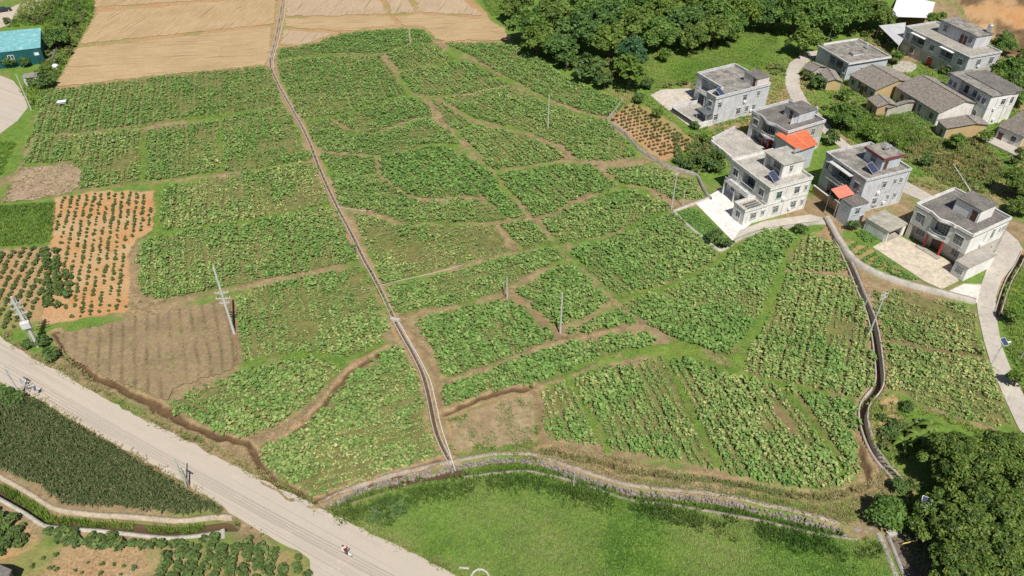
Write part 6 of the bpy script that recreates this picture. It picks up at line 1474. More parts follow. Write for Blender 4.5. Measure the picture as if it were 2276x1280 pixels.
for key, px, py, r_, lb in (('bigbush', 1978, 1132, 44, 'bright green leafy bush at the end of the stone wall'), ('bush', 1590, 522, 22, 'dark bush at the lower end of the walled green bed'), ('bush', 1612, 538, 18, 'smaller dark bush beside the patio corner'), ('lightbush', 1569, 308, 15, 'clipped bright round bush at the foot of the grey yard wall'),
        ('bush', 1545, 276, 12, 'dark bush leaning over the grey yard wall'), ('bush', 1898, 498, 17, 'loose bush beside the bluish annex'), ('lightbush', 2106, 152, 13, 'bright bush before the red door of the long house'), ('lightbush', 1996, 124, 18, 'yellow green bush between flat roofed and long house'),
        ('bush', 1310, 142, 36, 'dark bush at the left tip of the clearing'), ('bush', 1262, 128, 26, 'dark bush where the wood meets the leafy strip'), ('lightbush', 1400, 152, 44, 'wide bush before the bluish green tree'), ('bush', 1440, 180, 16, 'low bush at the lower edge of the clearing'), ('lightbush', 1478, 118, 18, 'pale bush inside the clearing'), ('bush', 1345, 175, 24, 'bush above the small dirt track'),
        ('lightbush', 1462, 248, 14, 'bush at the top corner of the bushy brown plot'), ('bush', 1418, 214, 15, 'bush beside the pale yard of the grey house'), ('lightbush', 1940, 290, 24, 'wide bush on the green slope'), ('lightbush', 1990, 312, 18, 'bush behind the roof of the bluish cement house'), ('bush', 1850, 300, 20, 'bush below the village lane'),
        ('bush', 1822, 178, 20, 'dark bush inside the ruined hut'), ('bush', 1800, 166, 14, 'small dark bush by the lane bend'), ('lightbush', 1880, 205, 18, 'bush before the left tiled house'), ('lightbush', 2130, 310, 22, 'bush below the yellow gabled shed'), ('lightbush', 2190, 300, 18, 'bush beside the right edge terrace'), ('bush', 2060, 350, 18, 'bush on the dry slope'),
        ('bush', 100, 172, 22, 'bush below the tan slab'), ('bush', 70, 178, 14, 'bush beside the small block hut'), ('bush', 20, 132, 16, 'bush under the turquoise shed wall'), ('bush', 52, 134, 14, 'second bush under the turquoise shed wall'), ('bush', 110, 782, 20, 'bush beside the steel lattice pole'), ('bush', 92, 752, 18, 'bush above the road at the lattice pole'), ('bush', 60, 762, 14, 'low bush between lattice pole and road'),
        ('bush', 1780, 505, 16, 'low bush at the kerb under the white patio house'), ('bush', 1530, 360, 16, 'bush above the long grey wall'), ('bush', 1560, 350, 18, 'bush between the grey wall and the patio'), ('bush', 1590, 365, 20, 'bush at the rear corner of the patio'), ('bush', 1510, 352, 12, 'small bush above the bend of the grey wall'), ('bush', 1600, 340, 16, 'bush below the balustraded yard wall'),
        ('bush', 2020, 900, 16, 'dark slim bush among the banana plants'), ('bush', 1985, 955, 20, 'grey green bush left of the banana plants'), ('bush', 880, 1122, 26, 'low bush at the road end of the meadow'), ('bush', 830, 1140, 20, 'lower bush beside the road at the meadow'), ('bush', 2002, 1078, 22, 'greyish bush beside the end of the dark canal'), ('bush', 2240, 60, 18, 'scrub on the eroded slope'), ('bush', 2150, 480, 12, 'scrub behind the stair room of the white corner house'),
        ('lightbush', 2250, 700, 22, 'bush on the verge beside the concrete lane'), ('lightbush', 2262, 840, 24, 'bush on the verge below the solar lamp'), ('bush', 30, 880, 24, 'bush beside the wooden pole at the left edge'), ('bush', 8, 868, 18, 'bush touching the left edge above the maize')):
    plant(key, px, py, r_, lb, 'bush')

# ------------------------------------------------------------------ orchard shrubs
def shrubs():
    out = []
    def add(pts, row, gap, step, r, key, grp, lb, keep=1.0, jit=.15):
        xy = rows(pts, row, gap, step, jit, .1)
        for p in xy:
            if random.random() < keep: out.append((p[0], p[1], r * random.uniform(.7, 1.25), key, grp, lb))
    add([(125, 445), (205, 428), (335, 428), (340, 500), (300, 525), (286, 560), (282, 688), (150, 712), (128, 640), (122, 560)], ((240, 430), (200, 690)), 1.5, .9, .36, 'o', 'shrubs of the orange orchard', 'small dark green shrub in the rows on orange soil', .86)
    add([(-30, 562), (108, 548), (116, 615), (92, 700), (20, 735), (-30, 725)], ((75, 560), (10, 690)), 1.75, 1.0, .48, 'o', 'shrubs of the striped orchard', 'dark green shrub in the slanting rows at the left edge')
    add([(85, 560), (120, 552), (170, 640), (120, 700), (90, 690)], ((105, 560), (110, 690)), 1.6, 1.1, .85, 'o', 'shrubs of the hedge between the orchards', 'dense dark shrub in the hedge between the two orchards', .85)
    add([(1356, 268), (1402, 230), (1462, 262), (1540, 318), (1474, 352)], ((1365, 275), (1500, 245)), 1.5, 1.0, .42, 'b', 'shrubs of the brown plot below the grey house', 'brownish green shrub on the bushy brown plot below the grey house', 1.0, .06)
    add([(-30, 1135), (0, 1135), (66, 1172), (72, 1200), (40, 1225), (-30, 1235)], ((60, 1175), (10, 1235)), 1.7, 1.0, .95, 'o', 'shrubs in the lower left corner', 'bushy green shrub right under the canal kerb at the left edge')
    add([(100, 1184), (240, 1194), (370, 1209), (440, 1204), (485, 1196), (480, 1212), (330, 1228), (210, 1218), (100, 1200)], ((110, 1192), (480, 1204)), .95, .95, .80, 'o', 'shrubs along the canal kerb', 'bushy green shrub in the row along the concrete canal kerb', .95)
    add([(80, 1225), (200, 1222), (330, 1235), (335, 1290), (60, 1290)], ((90, 1235), (320, 1260)), 1.7, 1.6, .40, 's', 'saplings on bare tan soil', 'tiny sapling on the bare tan soil at the lower edge', .7, .5)
    add([(345, 1240), (480, 1216), (560, 1208), (688, 1240), (690, 1330), (335, 1330)], ((480, 1220), (460, 1290)), 1.7, .9, .82, 'o', 'shrubs in upright rows beside the road fork', 'bushy green shrub in the upright rows beside the road fork', .9)
    add([(1490, 362), (1552, 312), (1612, 352), (1608, 384), (1552, 386)], ((1500, 362), (1600, 350)), 1.5, 1.3, .62, 'o', 'shrubs above the long grey wall', 'shrub in the rough patch above the long grey wall', .9, .4)
    add([(2236, 700), (2276, 640), (2300, 780), (2276, 860), (2240, 770)], ((2240, 720), (2276, 700)), 2.4, 2.2, .45, 's', 'scrub right of the lane', 'low scrub plant on the verge right of the concrete lane', .7, .6)
    add([(30, 50), (60, 25), (130, 0), (200, 0), (190, 50), (140, 60)], ((60, 40), (180, 20)), 2.4, 2.0, .8, 'o', 'shrubs behind the turquoise shed', 'shrub in the rough ground behind the turquoise shed', .8, .6)
    return out
SH = shrubs()
M_SHB = leafy('brownish_shrub_leaf', (0.055, 0.06, 0.018), (0.14, 0.135, 0.04), (0.24, 0.20, 0.07), 0.2)
SHM = {'o': [], 'b': [], 's': []}
for key, mat, n_ in (('o', M_SHRUB, 130), ('b', M_SHB, 90), ('s', M_SHRUB, 60)):
    for k in range(4):
        me, _ = crown_mesh('shrub', 1.0, .95, 7, n_, .30, 70 + k + len(SHM[key]) * 9, zc=.62, lobe_r=(.35, .5), dry=.25); me.materials.append(mat); SHM[key].append(me)
SH.sort(key=lambda q: q[0] ** 2 + q[1] ** 2)
inview = [q for q in SH if abs(q[0]) < .68 * (q[1] * _cp + 90 * _sp)]
solo = inview[:300]; rest = inview[300:]
for x, y, r_, key, grp, lb in solo:
    o = bpy.data.objects.new('shrub', random.choice(SHM[key])); COL.objects.link(o)
    o.location = (x, y, zg(x, y)); o.scale = (r_, r_, r_); o.rotation_euler = (0, 0, random.random() * 6.28)
    tag(o, lb, 'shrub', grp)
for grp in sorted({q[4] for q in rest}):
    vs, fs, ts, k = [], [], [], 0
    for x, y, r_, key, g_, lb in rest:
        if g_ != grp: continue
        me = random.choice(SHM[key]); n_ = len(me.vertices)
        co = np.zeros(n_ * 3, np.float32); me.vertices.foreach_get('co', co); co = co.reshape(-1, 3)
        cl = np.zeros(n_ * 4, np.float32); me.color_attributes['tint'].data.foreach_get('color', cl)
        a = random.random() * 6.28; c_, s_ = math.cos(a), math.sin(a)
        q = np.stack([co[:, 0] * c_ - co[:, 1] * s_, co[:, 0] * s_ + co[:, 1] * c_, co[:, 2]], 1) * r_ + np.array([x, y, zg(x, y)])
        vs.append(q); fs.append(np.arange(n_).reshape(-1, 4) + k); ts.append(cl.reshape(-1, 4)[:, :2]); k += n_; mm = me.materials[0]; last = lb
    tag(link('shrub_rows', np_mesh('shrub_rows', np.concatenate(vs), np.concatenate(fs), np.concatenate(ts)), mm), 'the farther ' + grp, 'shrubs', kind='stuff')
print('shrubs', len(SH), len(solo), len(rest))

# overgrown shrubs that read as one mass
def scrub(name, polys, per, rlo, rhi, keys, label, seed, dry=0.0):
    pts = np.concatenate([scatter(p, per, clump=.34) for p in polys]); vs, fs, ts, k = [], [], [], 0
    for x, y in pts:
        me = random.choice(SHM[random.choice(keys)]); n_ = len(me.vertices)
        co = np.zeros(n_ * 3, np.float32); me.vertices.foreach_get('co', co); co = co.reshape(-1, 3)
        cl = np.zeros(n_ * 4, np.float32); me.color_attributes['tint'].data.foreach_get('color', cl); cl = cl.reshape(-1, 4)[:, :2].copy()
        cl[:, 0] = np.clip(cl[:, 0] + random.uniform(-.25, .35), 0, 1); cl[:, 1] = np.clip(cl[:, 1] + max(0, random.uniform(-.5, .45) + dry), 0, 1)
        a = random.random() * 6.28; c_, s_ = math.cos(a), math.sin(a); r_ = random.uniform(rlo, rhi)
        vs.append(np.stack([co[:, 0] * c_ - co[:, 1] * s_, co[:, 0] * s_ + co[:, 1] * c_, co[:, 2] * random.uniform(.6, 1.1)], 1) * r_ + np.array([x, y, zg(x, y)])); fs.append(np.arange(n_).reshape(-1, 4) + k); ts.append(cl); k += n_
    tag(link(name, np_mesh(name, np.concatenate(vs), np.concatenate(fs), np.concatenate(ts)), M_SCRUB), label, 'scrub', kind='stuff')
M_SCRUB = leafy('scrub_leaf', (0.045, 0.10, 0.022), (0.16, 0.25, 0.055), (0.33, 0.29, 0.12), 0.3)
scrub('scrub', [[(1850, 255), (1960, 245), (2070, 300), (2010, 338), (1900, 325)], [(1790, 165), (1860, 215), (1900, 235), (1850, 262), (1805, 215)]], .14, .4, 1.0, 'oo', 'overgrown green scrub on the slope below the tiled houses', 1, .1)
scrub('scrub', [[(2010, 312), (2180, 310), (2236, 380), (2180, 428), (2100, 410), (2015, 350)]], .22, .4, .9, 'ob', 'dry mixed scrub on the slope behind the white corner house', 2, .5)
scrub('scrub', [[(1440, 208), (1480, 190), (1540, 186), (1530, 198), (1470, 202)], [(1490, 300), (1560, 300), (1618, 350), (1600, 386), (1500, 372)], [(1700, 150), (1745, 135), (1748, 190), (1715, 175)]], .30, .4, 1.0, 'ob', 'scrub round the patchy grey house', 3, .2)
scrub('scrub', [[(1850, 78), (1990, 68), (1950, 110), (1905, 84)], [(2236, 118), (2300, 118), (2300, 240), (2262, 215), (2235, 130)], [(2240, 330), (2300, 340), (2300, 500), (2252, 470)], [(2150, -20), (2300, -20), (2300, 60), (2210, 30)]], .25, .6, 1.5, 'oo', 'dark scrub along the upper and right edges of the village', 4)
scrub('scrub', [[(1190, 100), (1330, 130), (1400, 190), (1330, 186), (1250, 150)], [(1300, 135), (1380, 150), (1390, 190), (1350, 185)]], .22, .6, 1.5, 'oo', 'scrub along the front edge of the wood', 5)
scrub('scrub', [[(1960, 905), (2030, 930), (2090, 1010), (2070, 1080), (2020, 1070), (1955, 985)], [(2000, 1085), (2060, 1085), (2050, 1160), (2010, 1150)]], .5, .4, 1.0, 'ob', 'weedy scrub between the dark canal and the big trees', 6)
scrub('scrub', [[(100, 92), (175, 25), (200, 35), (155, 125), (112, 190), (75, 215), (70, 190)], [(0, 58), (60, 30), (120, 20), (90, 55)]], .16, .7, 1.5, 'oo', 'scrub round the turquoise shed and the small hut', 7)

# ------------------------------------------------------------------ banana plants
def banana(px, py, label, s=1.0, n=8):
    x, y = G(px, py); t = empty('banana_plant', (x, y, 0), random.random() * 6, label, 'banana plant', 'banana plants by the dark canal')
    MB().tube((0, 0, -.1), (0, 0, 1.6 * s), .16 * s, .09 * s, 8).build('stem', plain('banana_stem', (.22, .26, .10)), t)
    for k in range(n):
        az = 6.28 * k / n + random.random() * .5; L_ = s * random.uniform(1.7, 2.3); v, f, wd = [], [], .30 * s
        for j in range(9):
            q = j / 8; rr = L_ * q * .92; z = 1.5 * s + L_ * (.75 * q - .95 * q * q); hw = wd * math.sin(math.pi * min(1, .12 + q * .88)) ** .6
            c_, s_ = math.cos(az), math.sin(az)
            v += [(c_ * rr - s_ * hw, s_ * rr + c_ * hw, z - .10 * s), (c_ * rr, s_ * rr, z), (c_ * rr + s_ * hw, s_ * rr - c_ * hw, z - .10 * s)]
            if j: b = 3 * j; f += [(b - 3, b - 2, b + 1, b), (b - 2, b - 1, b + 2, b + 1)]
        ti = np.tile([[random.random(), random.random() * .2]], (len(v), 1))
        link('leaf', np_mesh('leaf', np.array(v), np.array(f), ti), M_TREE_L, t)
for px, py, s, lb in ((2036, 985, 1.15, 'nearest'), (2000, 992, .9, 'leftmost'), (2062, 958, 1.0, 'farthest'), (2070, 1000, 1.0, 'rightmost, half under the trees')): banana(px, py, f'banana plant with long drooping leaves by the dark canal, {lb}', s)

# ------------------------------------------------------------------ stone wall and boulders along the stream
def stone(mb, x, y, z, sx, sy, sz, a):
    g = random.Random(); v = []
    for cx, cy, cz in ((-1, -1, -1), (1, -1, -1), (1, 1, -1), (-1, 1, -1), (-1, -1, 1), (1, -1, 1), (1, 1, 1), (-1, 1, 1)):
        k = .8 if cz > 0 else 1.0
        q = (cx * sx * k * random.uniform(.7, 1.05), cy * sy * k * random.uniform(.7, 1.05), cz * sz * random.uniform(.75, 1.05))
        v.append((x + q[0] * math.cos(a) - q[1] * math.sin(a), y + q[0] * math.sin(a) + q[1] * math.cos(a), z + q[2]))
    mb.add(v, [(0, 3, 2, 1), (4, 5, 6, 7), (0, 1, 5, 4), (1, 2, 6, 5), (2, 3, 7, 6), (3, 0, 4, 7)])
ln = smooth(GL(STREAM_N), .46, 4); nr = normals(ln); mb = MB()
tt = np.gradient(ln, axis=0)
for i in range(len(ln)):
    a = math.atan2(tt[i, 1], tt[i, 0])
    for j in range(3):
        if random.random() < .10: continue
        o_ = -.28 - .16 * (2 - j) + random.uniform(-.12, .12); q = random.uniform(.6, 1.25)
        stone(mb, ln[i, 0] + nr[i, 0] * (o_) + random.uniform(-.22, .22), ln[i, 1] + nr[i, 1] * o_ + random.uniform(-.1, .1), -.72 + j * .28 + random.uniform(-.10, .10), .26 * q, .20 * q, .18 * q, a + random.uniform(-.8, .8))
rt = empty('stone_wall', (float(ln[0, 0]), float(ln[0, 1]), 0), 0, 'long rubble stone wall along the far bank of the stream', 'wall')
o = mb.build('stones', M_STONE); o.parent = rt; o.matrix_parent_inverse = Matrix.Translation(-rt.location); o['kind'] = 'stuff'
o = sweep('wall_top', ln + nr * .55, [(-.40, -.5), (-.34, .06), (.30, .12), (.45, -.4)], mottled('wall_top_earth', (.40, .33, .25), (.29, .24, .18), (.46, .41, .35), s1=.6, s2=3), 0, .12); o.parent = rt; o.matrix_parent_inverse = Matrix.Translation(-rt.location)
for k in range(14):
    px, py = random.uniform(1865, 1945), random.uniform(1172, 1196); x, y = G(px, py, -.3); m = MB(); r_ = random.uniform(.25, .6)
    stone(m, 0, 0, 0, r_, r_ * .8, r_ * .7, random.random() * 3); o = m.build('boulder', M_STONE, None, .05, (x, y, -.35)); tag(o, 'pale boulder tumbled at the upstream end of the stream by the bright bush', 'boulder', 'boulders at the stream head')
for k, (px, py) in enumerate(((1175, 1072), (900, 1078), (935, 1070), (1290, 1088))):
    x, y = G(px, py, -.8); m = MB(); stone(m, 0, 0, 0, .3, .25, .2, k); tag(m.build('boulder', M_STONE, None, .04, (x, y, -.8)), ('grey boulder in the stream bed at the bend by the ditch end', 'boulder in the muddy stream nearest the road', 'boulder in the muddy stream, second from the road', 'boulder in the stream below the short white post')[k], 'boulder')

# ------------------------------------------------------------------ poles, lamps, wires
M_POLE = mottled('pole_concrete', (.62, .61, .58), (.50, .49, .46), s1=1, s2=6, world=False, bmp=.1)
M_POLEG = plain('pole_green_steel', (.42, .52, .47), .5); M_WOOD = plain('grey_wood', (.30, .24, .18), .8); M_INS = plain('insulator', (.55, .52, .50), .3)
def pole(px, py, h, r, label, arms=(), mat=None, name='utility_pole', rz=0.3, lean=0.0, cat='pole'):
    x, y = G(px, py); t = empty(name, (x, y, 0), rz, label, cat)
    MB().tube((0, 0, -.5), (lean * h, 0, h), r, r * .62, 10).build('shaft', mat or M_POLE, t)
    for z, w_ in arms:
        a = MB().box(-w_ / 2, w_ / 2, -.06, .06, z - .06, z + .06).build('crossarm', M_RAIL, t)
        for s_ in (-1, -.45, .45, 1):
            MB().lathe([(.05, 0), (.09, .06), (.06, .12), (.09, .18), (.05, .26)], 8, (s_ * w_ * .46, 0, z + .06)).build('insulator', M_INS, a)
        b = MB(); b.tube((0, .1, z - .6), (w_ * .35, .05, z - .05), .03); b.tube((0, .1, z - .6), (-w_ * .35, .05, z - .05), .03); b.build('brace', M_RAIL, a)
    return t
pole(521, 742, 14.5, .26, 'tall pole with several crossarms beside the ridged fallow', ((9.2, 2.2), (8.0, 2.4), (7.0, 1.6)), rz=.1)
t = pole(85, 770, 11.0, .30, 'pale steel pole with lattice fittings above the road at left', ((9.6, 1.8), (8.6, 1.8), (7.4, 2.2)), rz=.4)
lt = MB()
for k in range(14):
    z = 3.2 + k * .5; s_ = .55 - .02 * k
    lt.tube((-s_, .25, z), (s_, .25, z + .5), .035, n=4); lt.tube((s_, .25, z), (-s_, .25, z + .5), .035, n=4)
for s_ in (-1, 1): lt.tube((s_ * .6, .25, 0), (s_ * .28, .25, 10.4), .06, n=5)
lt.build('lattice', M_RAIL, t)
MB().box(-.7, .7, -.75, -.05, 4.6, 5.9).build('transformer', plain('transformer_grey', (.55, .57, .58), .5), t, .06)
pole(1930, 745, 9.6, .17, 'slim pole with crossarms standing at the dark canal', ((9.1, 1.8), (8.3, 1.8)), rz=.5)
pole(1917, 692, 4.9, .10, 'short thin stay pole left of the dark canal', mat=M_RAIL)
pole(1245, 741, 9.1, .17, 'plain white concrete pole in the middle of the fields')
pole(1127, 664, 5.0, .14, 'short white concrete pole beside the dirt path, left of the taller one'); pole(1122, 661, 4.4, .10, 'thin grey post leaning beside the short white pole', mat=M_WOOD)
pole(1218, 286, 9.0, .16, 'tall lone white pole in the upper fields'); pole(912, 97, 4.6, .14, 'farthest white pole at the edge of the stubble fields')
pole(50, 886, 7.0, .18, 'grey pole with crossarm below the road at the left edge', ((6.7, 1.8),), rz=-.5)
pole(415, 1081, 6.4, .13, 'leaning greenish post between road and maize', mat=M_POLEG); pole(421, 1081, 4.2, .15, 'short dark wooden power pole between road and maize', ((3.9, 1.3),), mat=M_WOOD, rz=-.5)
pole(70, 245, 9.8, .16, 'pale pole beside the turning place'); pole(1492, 466, 9.1, .15, 'tall pole at the kerb left of the white patio', ((8.6, .9),)); pole(1517, 459, 4.8, .09, 'short thin post right of the tall kerb pole')
pole(1275, 1079, 3.3, .08, 'short white post standing in the stream'); pole(1842, 89, 4.4, .10, 'thin pole behind the low flat roofed house'); pole(1145, 32, 4.0, .10, 'left one of two thin posts before the wood'); pole(1151, 32, 4.0, .10, 'right one of two thin posts before the wood'); pole(2266, 800, 5.0, .08, 'thin post at the right edge beside the lane', mat=M_RAIL)
def solar_lamp(px, py, h, label, rz, sz=1.0):
    x, y = G(px, py); t = empty('solar_street_lamp', (x, y, 0), rz, label, 'street lamp', 'solar street lamps')
    MB().tube((0, 0, -.3), (0, 0, h), .07 * sz, .045 * sz, 8).build('post', M_RAIL, t); MB().box(-.16, .16, -.16, .16, -.1, .12).build('base', M_CONC, t)
    p = MB().add([(-.5 * sz, -.65 * sz, h - .22), (.5 * sz, -.65 * sz, h - .22), (.5 * sz, .55 * sz, h + .34), (-.5 * sz, .55 * sz, h + .34), (-.5 * sz, -.65 * sz, h - .17), (.5 * sz, -.65 * sz, h - .17), (.5 * sz, .55 * sz, h + .39), (-.5 * sz, .55 * sz, h + .39)], [(0, 3, 2, 1), (4, 5, 6, 7), (0, 1, 5, 4), (1, 2, 6, 5), (2, 3, 7, 6), (3, 0, 4, 7)]).build('solar_panel', M_SOLAR, t)
    f = MB()
    for s_ in (-1, 1): f.tube((s_ * .5 * sz, -.65 * sz, h - .18), (s_ * .5 * sz, .55 * sz, h + .38), .035 * sz, n=4)
    f.tube((-.5 * sz, -.65 * sz, h - .18), (.5 * sz, -.65 * sz, h - .18), .035 * sz, n=4); f.tube((-.5 * sz, .55 * sz, h + .38), (.5 * sz, .55 * sz, h + .38), .035 * sz, n=4); f.build('panel_frame', M_SHEETW, p)
    a = MB(); a.tube((0, 0, h - .55), (1.0 * sz, 0, h - .3), .035 * sz); a.build('arm', M_RAIL, t)
    MB().box(.85 * sz, 1.5 * sz, -.14 * sz, .14 * sz, h - .36, h - .26).build('lamp_head', M_SHEETW, t, .03)
solar_lamp(2203, 811, 5.2, 'solar street lamp on the concrete lane', .3); solar_lamp(2029, 1168, 5.2, 'solar street lamp beside the dark path under the trees', -.5, 1.15)
solar_lamp(60, 869, 2.3, 'small solar lamp at the road edge near the left border', .5, .45); solar_lamp(87, 880, 1.7, 'second smaller solar lamp at the road edge', .4, .45)
pole(67, 873, 1.9, .07, 'wooden stake with a slanting bar at the road edge', ((1.7, 1.4),), mat=M_WOOD, name='wooden_stake', cat='stake')
def wire(a, b, sag, label, r=.012, group='power wires above the road'):
    m = MB(); n = 14; a, b = Vector(a), Vector(b); P_ = []
    for i in range(n + 1):
        q = i / n; p = a.lerp(b, q); p.z -= sag * 4 * q * (1 - q); P_.append(p)
    for p, q in zip(P_[:-1], P_[1:]): m.tube(p, q, r, n=4, cap=False)
    tag(m.build('power_wire', plain('wire_black', (.05, .05, .05), .5)), label, 'wire', group)
A, B, C_ = np.array([*G(50, 886), 7.0]), np.array([*G(421, 1081), 4.2]), None
d_ = np.array(G(1000, 1395)); C_ = np.array([d_[0], d_[1], 4.4])
sd = np.array([.45, .85, 0])
for k, o_ in enumerate((-.6, -.2, .2, .6)):
    nm = ('outermost wire on the maize side', 'second wire from the maize', 'third wire from the maize', 'outermost wire on the road side')[k]
    wire(A + sd * o_ * 1.3, B + sd * o_, .5, f'{nm}, between the left pole and the wooden pole'); wire(B + sd * o_, C_ + sd * o_, .5, f'{nm}, from the wooden pole to the lower edge')

# ------------------------------------------------------------------ pipes
def pipe(pts, off, label, r=.07, z=.18):
    l = smooth(GL(pts), .8, 2); l = l + normals(l) * off; m = MB()
    for i in range(len(l) - 1):
        m.tube((l[i, 0], l[i, 1], z + .04 * math.sin(i * .7)), (l[i + 1, 0], l[i + 1, 1], z + .04 * math.sin((i + 1) * .7)), r, n=6, cap=False)
    tag(m.build('water_pipe', plain('white_plastic', (.66, .64, .59), .5)), label, 'pipe')
pipe([(884, 718), (905, 755), (930, 800), (953, 845), (966, 900), (975, 945), (990, 990), (1008, 1048)], .25, 'white plastic water pipe along the lower end of the ditch', .07)
pipe([(636, 0), (632, 40), (620, 90), (607, 135), (608, 152)], 0, 'pale pipe beside the far end of the ditch', .08)
pipe([(752, 462), (790, 468), (825, 470)], 0, 'short white pipe leaving the ditch to the right', .03); pipe([(846, 636), (900, 622), (950, 612), (1000, 598), (1030, 590)], 0, 'long pale pipe lying on the dirt path right of the ditch', .028)
def slab(px, py, w_, l_, h, rz, mat, name, label, cat): tag(MB().box(-w_ / 2, w_ / 2, -l_ / 2, l_ / 2, -.2, h).build(name, mat, None, .03, (*G(px, py), 0)), label, cat).rotation_euler = (0, 0, rz)
slab(878, 711, 1.7, .7, .34, -.3, M_CONCL, 'sluice_slab', 'small concrete slab bridging the ditch in the middle', 'slab')
# white box in the far left plot
x, y = G(141, 236); t = empty('insect_trap', (x, y, 0), .3, 'small white box on legs standing in the far left plot', 'trap')
MB().box(-.9, .9, -.5, .5, .9, 1.35).build('box', M_SHEETW, t, .03)
for a, b in ((-.8, -.4), (.8, -.4), (.8, .4), (-.8, .4)): MB().tube((a, b, 0), (a, b, .9), .05).build('leg', M_RAIL, t)
MB().box(-1.1, 1.1, -.7, .7, 1.35, 1.42).build('lid', M_SHEETW, t)
# log on the dry slope, barrier bar, dark path with kerb
a, b = G(2119, 366, .25), G(2156, 424, .25); tag(MB().tube((a[0], a[1], .3), (b[0], b[1], .3), .14, .18, 8).build('fallen_pole', M_POLE), 'pale fallen pole lying on the dry slope', 'pole')
M_PATH = mottled('dark_path', (.20, .155, .13), (.15, .115, .10), (.26, .21, .18), s1=.3, s2=2.2)
sheet('path', [(1978, 1195), (2024, 1178), (2100, 1185), (2200, 1400), (2062, 1400)], M_PATH, .12, .4)
low_wall('path_kerb', [(1972, 1192), (1990, 1235), (2010, 1285), (2035, 1345)], .4, -.6, .35, M_CONC, 'grey kerb wall left of the dark path at lower right'); low_wall('path_kerb', [(1952, 1185), (1975, 1240), (1995, 1290), (2015, 1345)], .7, -.6, .12, M_CONC, 'narrow concrete gutter beside the meadow at lower right'); slab(1985, 1186, 2.0, .9, .5, .3, M_CONCL, 'concrete_block', 'broken concrete block at the head of the dark path', 'block')
x, y = G(2006, 1209, .8); t = empty('barrier_bar', (x, y, 0), 0, 'yellow bar lying across the dark path at lower right', 'barrier'); x2, y2 = G(2040, 1200, .8); dx, dy = x2 - x, y2 - y
MB().tube((0, 0, .85), (dx, dy, .85), .07, n=8).build('bar', plain('yellow_paint', (.62, .50, .12), .5), t)
for q in (0.02, .9): MB().tube((dx * q, dy * q, 0), (dx * q, dy * q, .85), .06).build('post', plain('yellow_paint', (.62, .50, .12), .5), t)
for k, (px, py) in enumerate(((1984, 1206), (1993, 1236), (2006, 1264))): x, y = G(px, py); tag(MB().tube((x, y, -.2), (x + .3, y - .1, .9), .06, n=6).build('rail_stub', M_DOOR), 'rusty leaning rail stub on the path kerb, ' + ('highest of three', 'middle of three', 'lowest of three')[k], 'post')

# ------------------------------------------------------------------ vehicles and riders
M_TYRE = plain('tyre', (.03, .03, .03), .8); M_CARW = plain('white_paint', (.80, .80, .79), .3, 0, .5); M_CARB = plain('black_paint', (.02, .022, .03), .2, 0, .6); M_SEAT = plain('seat_black', (.03, .03, .03), .6)
def wheel(parent, x, y, r, w_, spoke=True):
    t = MB()
    n = 16; pr = [(r - .02, -w_ / 2), (r, -w_ / 4), (r, w_ / 4), (r - .02, w_ / 2), (r * .66, w_ / 2), (r * .66, -w_ / 2)]
    v = [(x + p * math.cos(6.2832 * j / n), y + o_, r + p * math.sin(6.2832 * j / n)) for p, o_ in pr for j in range(n)]
    f = [(i * n + j, i * n + (j + 1) % n, ((i + 1) % 6) * n + (j + 1) % n, ((i + 1) % 6) * n + j) for i in range(6) for j in range(n)]
    wl = t.add(v, f).build('wheel', M_TYRE, parent)
    m = MB(); m.tube((x, y - w_ * .35, r), (x, y + w_ * .35, r), r * .64, n=12); m.build('rim', M_RAIL, wl)
def scooter(x, y, z, rz, label, paint, group=None):
    t = empty('scooter', (x, y, z), rz, label, 'scooter', group)
    wheel(t, .62, 0, .24, .11); wheel(t, -.60, 0, .24, .13)
    b = MB()
    b.add([(-.85, -.15, .50), (-.15, -.17, .42), (-.15, .17, .42), (-.85, .15, .50), (-.92, -.09, .74), (-.10, -.14, .70), (-.10, .14, .70), (-.92, .09, .74)], [(0, 3, 2, 1), (4, 5, 6, 7), (0, 1, 5, 4), (1, 2, 6, 5), (2, 3, 7, 6), (3, 0, 4, 7)])
    b.build('rear_body', paint, t, .05)
    MB().box(-.18, .38, -.17, .17, .27, .36).build('footboard', M_SEAT, t, .02)
    MB().add([(.36, -.19, .28), (.56, -.12, .28), (.56, .12, .28), (.36, .19, .28), (.30, -.17, .92), (.44, -.08, .95), (.44, .08, .95), (.30, .17, .92)], [(0, 3, 2, 1), (4, 5, 6, 7), (0, 1, 5, 4), (1, 2, 6, 5), (2, 3, 7, 6), (3, 0, 4, 7)]).build('front_shield', paint, t, .04)
    MB().add([(.36, -.10, .44), (.90, -.07, .44), (.90, .07, .44), (.36, .10, .44), (.42, -.09, .54), (.84, -.05, .52), (.84, .05, .52), (.42, .09, .54)], [(0, 3, 2, 1), (4, 5, 6, 7), (0, 1, 5, 4), (1, 2, 6, 5), (2, 3, 7, 6), (3, 0, 4, 7)]).build('front_mudguard', paint, t, .03)
    MB().box(-.80, -.02, -.13, .13, .741, .83).build('seat', M_SEAT, t, .04)
    m = MB(); m.tube((.36, 0, .9), (.32, 0, 1.05), .04); m.tube((.30, -.33, 1.06), (.30, .33, 1.06), .022); m.build('handlebar', M_SEAT, t)
    for s_ in (-1, 1): mm = MB(); mm.tube((.33, s_ * .24, 1.06), (.36, s_ * .30, 1.2), .012); mm.box(.35, .37, s_ * .30 - .06, s_ * .30 + .06, 1.17, 1.26); mm.build('mirror', M_SEAT, t)
    MB().box(.43, .48, -.08, .08, .80, .90).build('headlight', M_GLASS, t, .02)
    return t
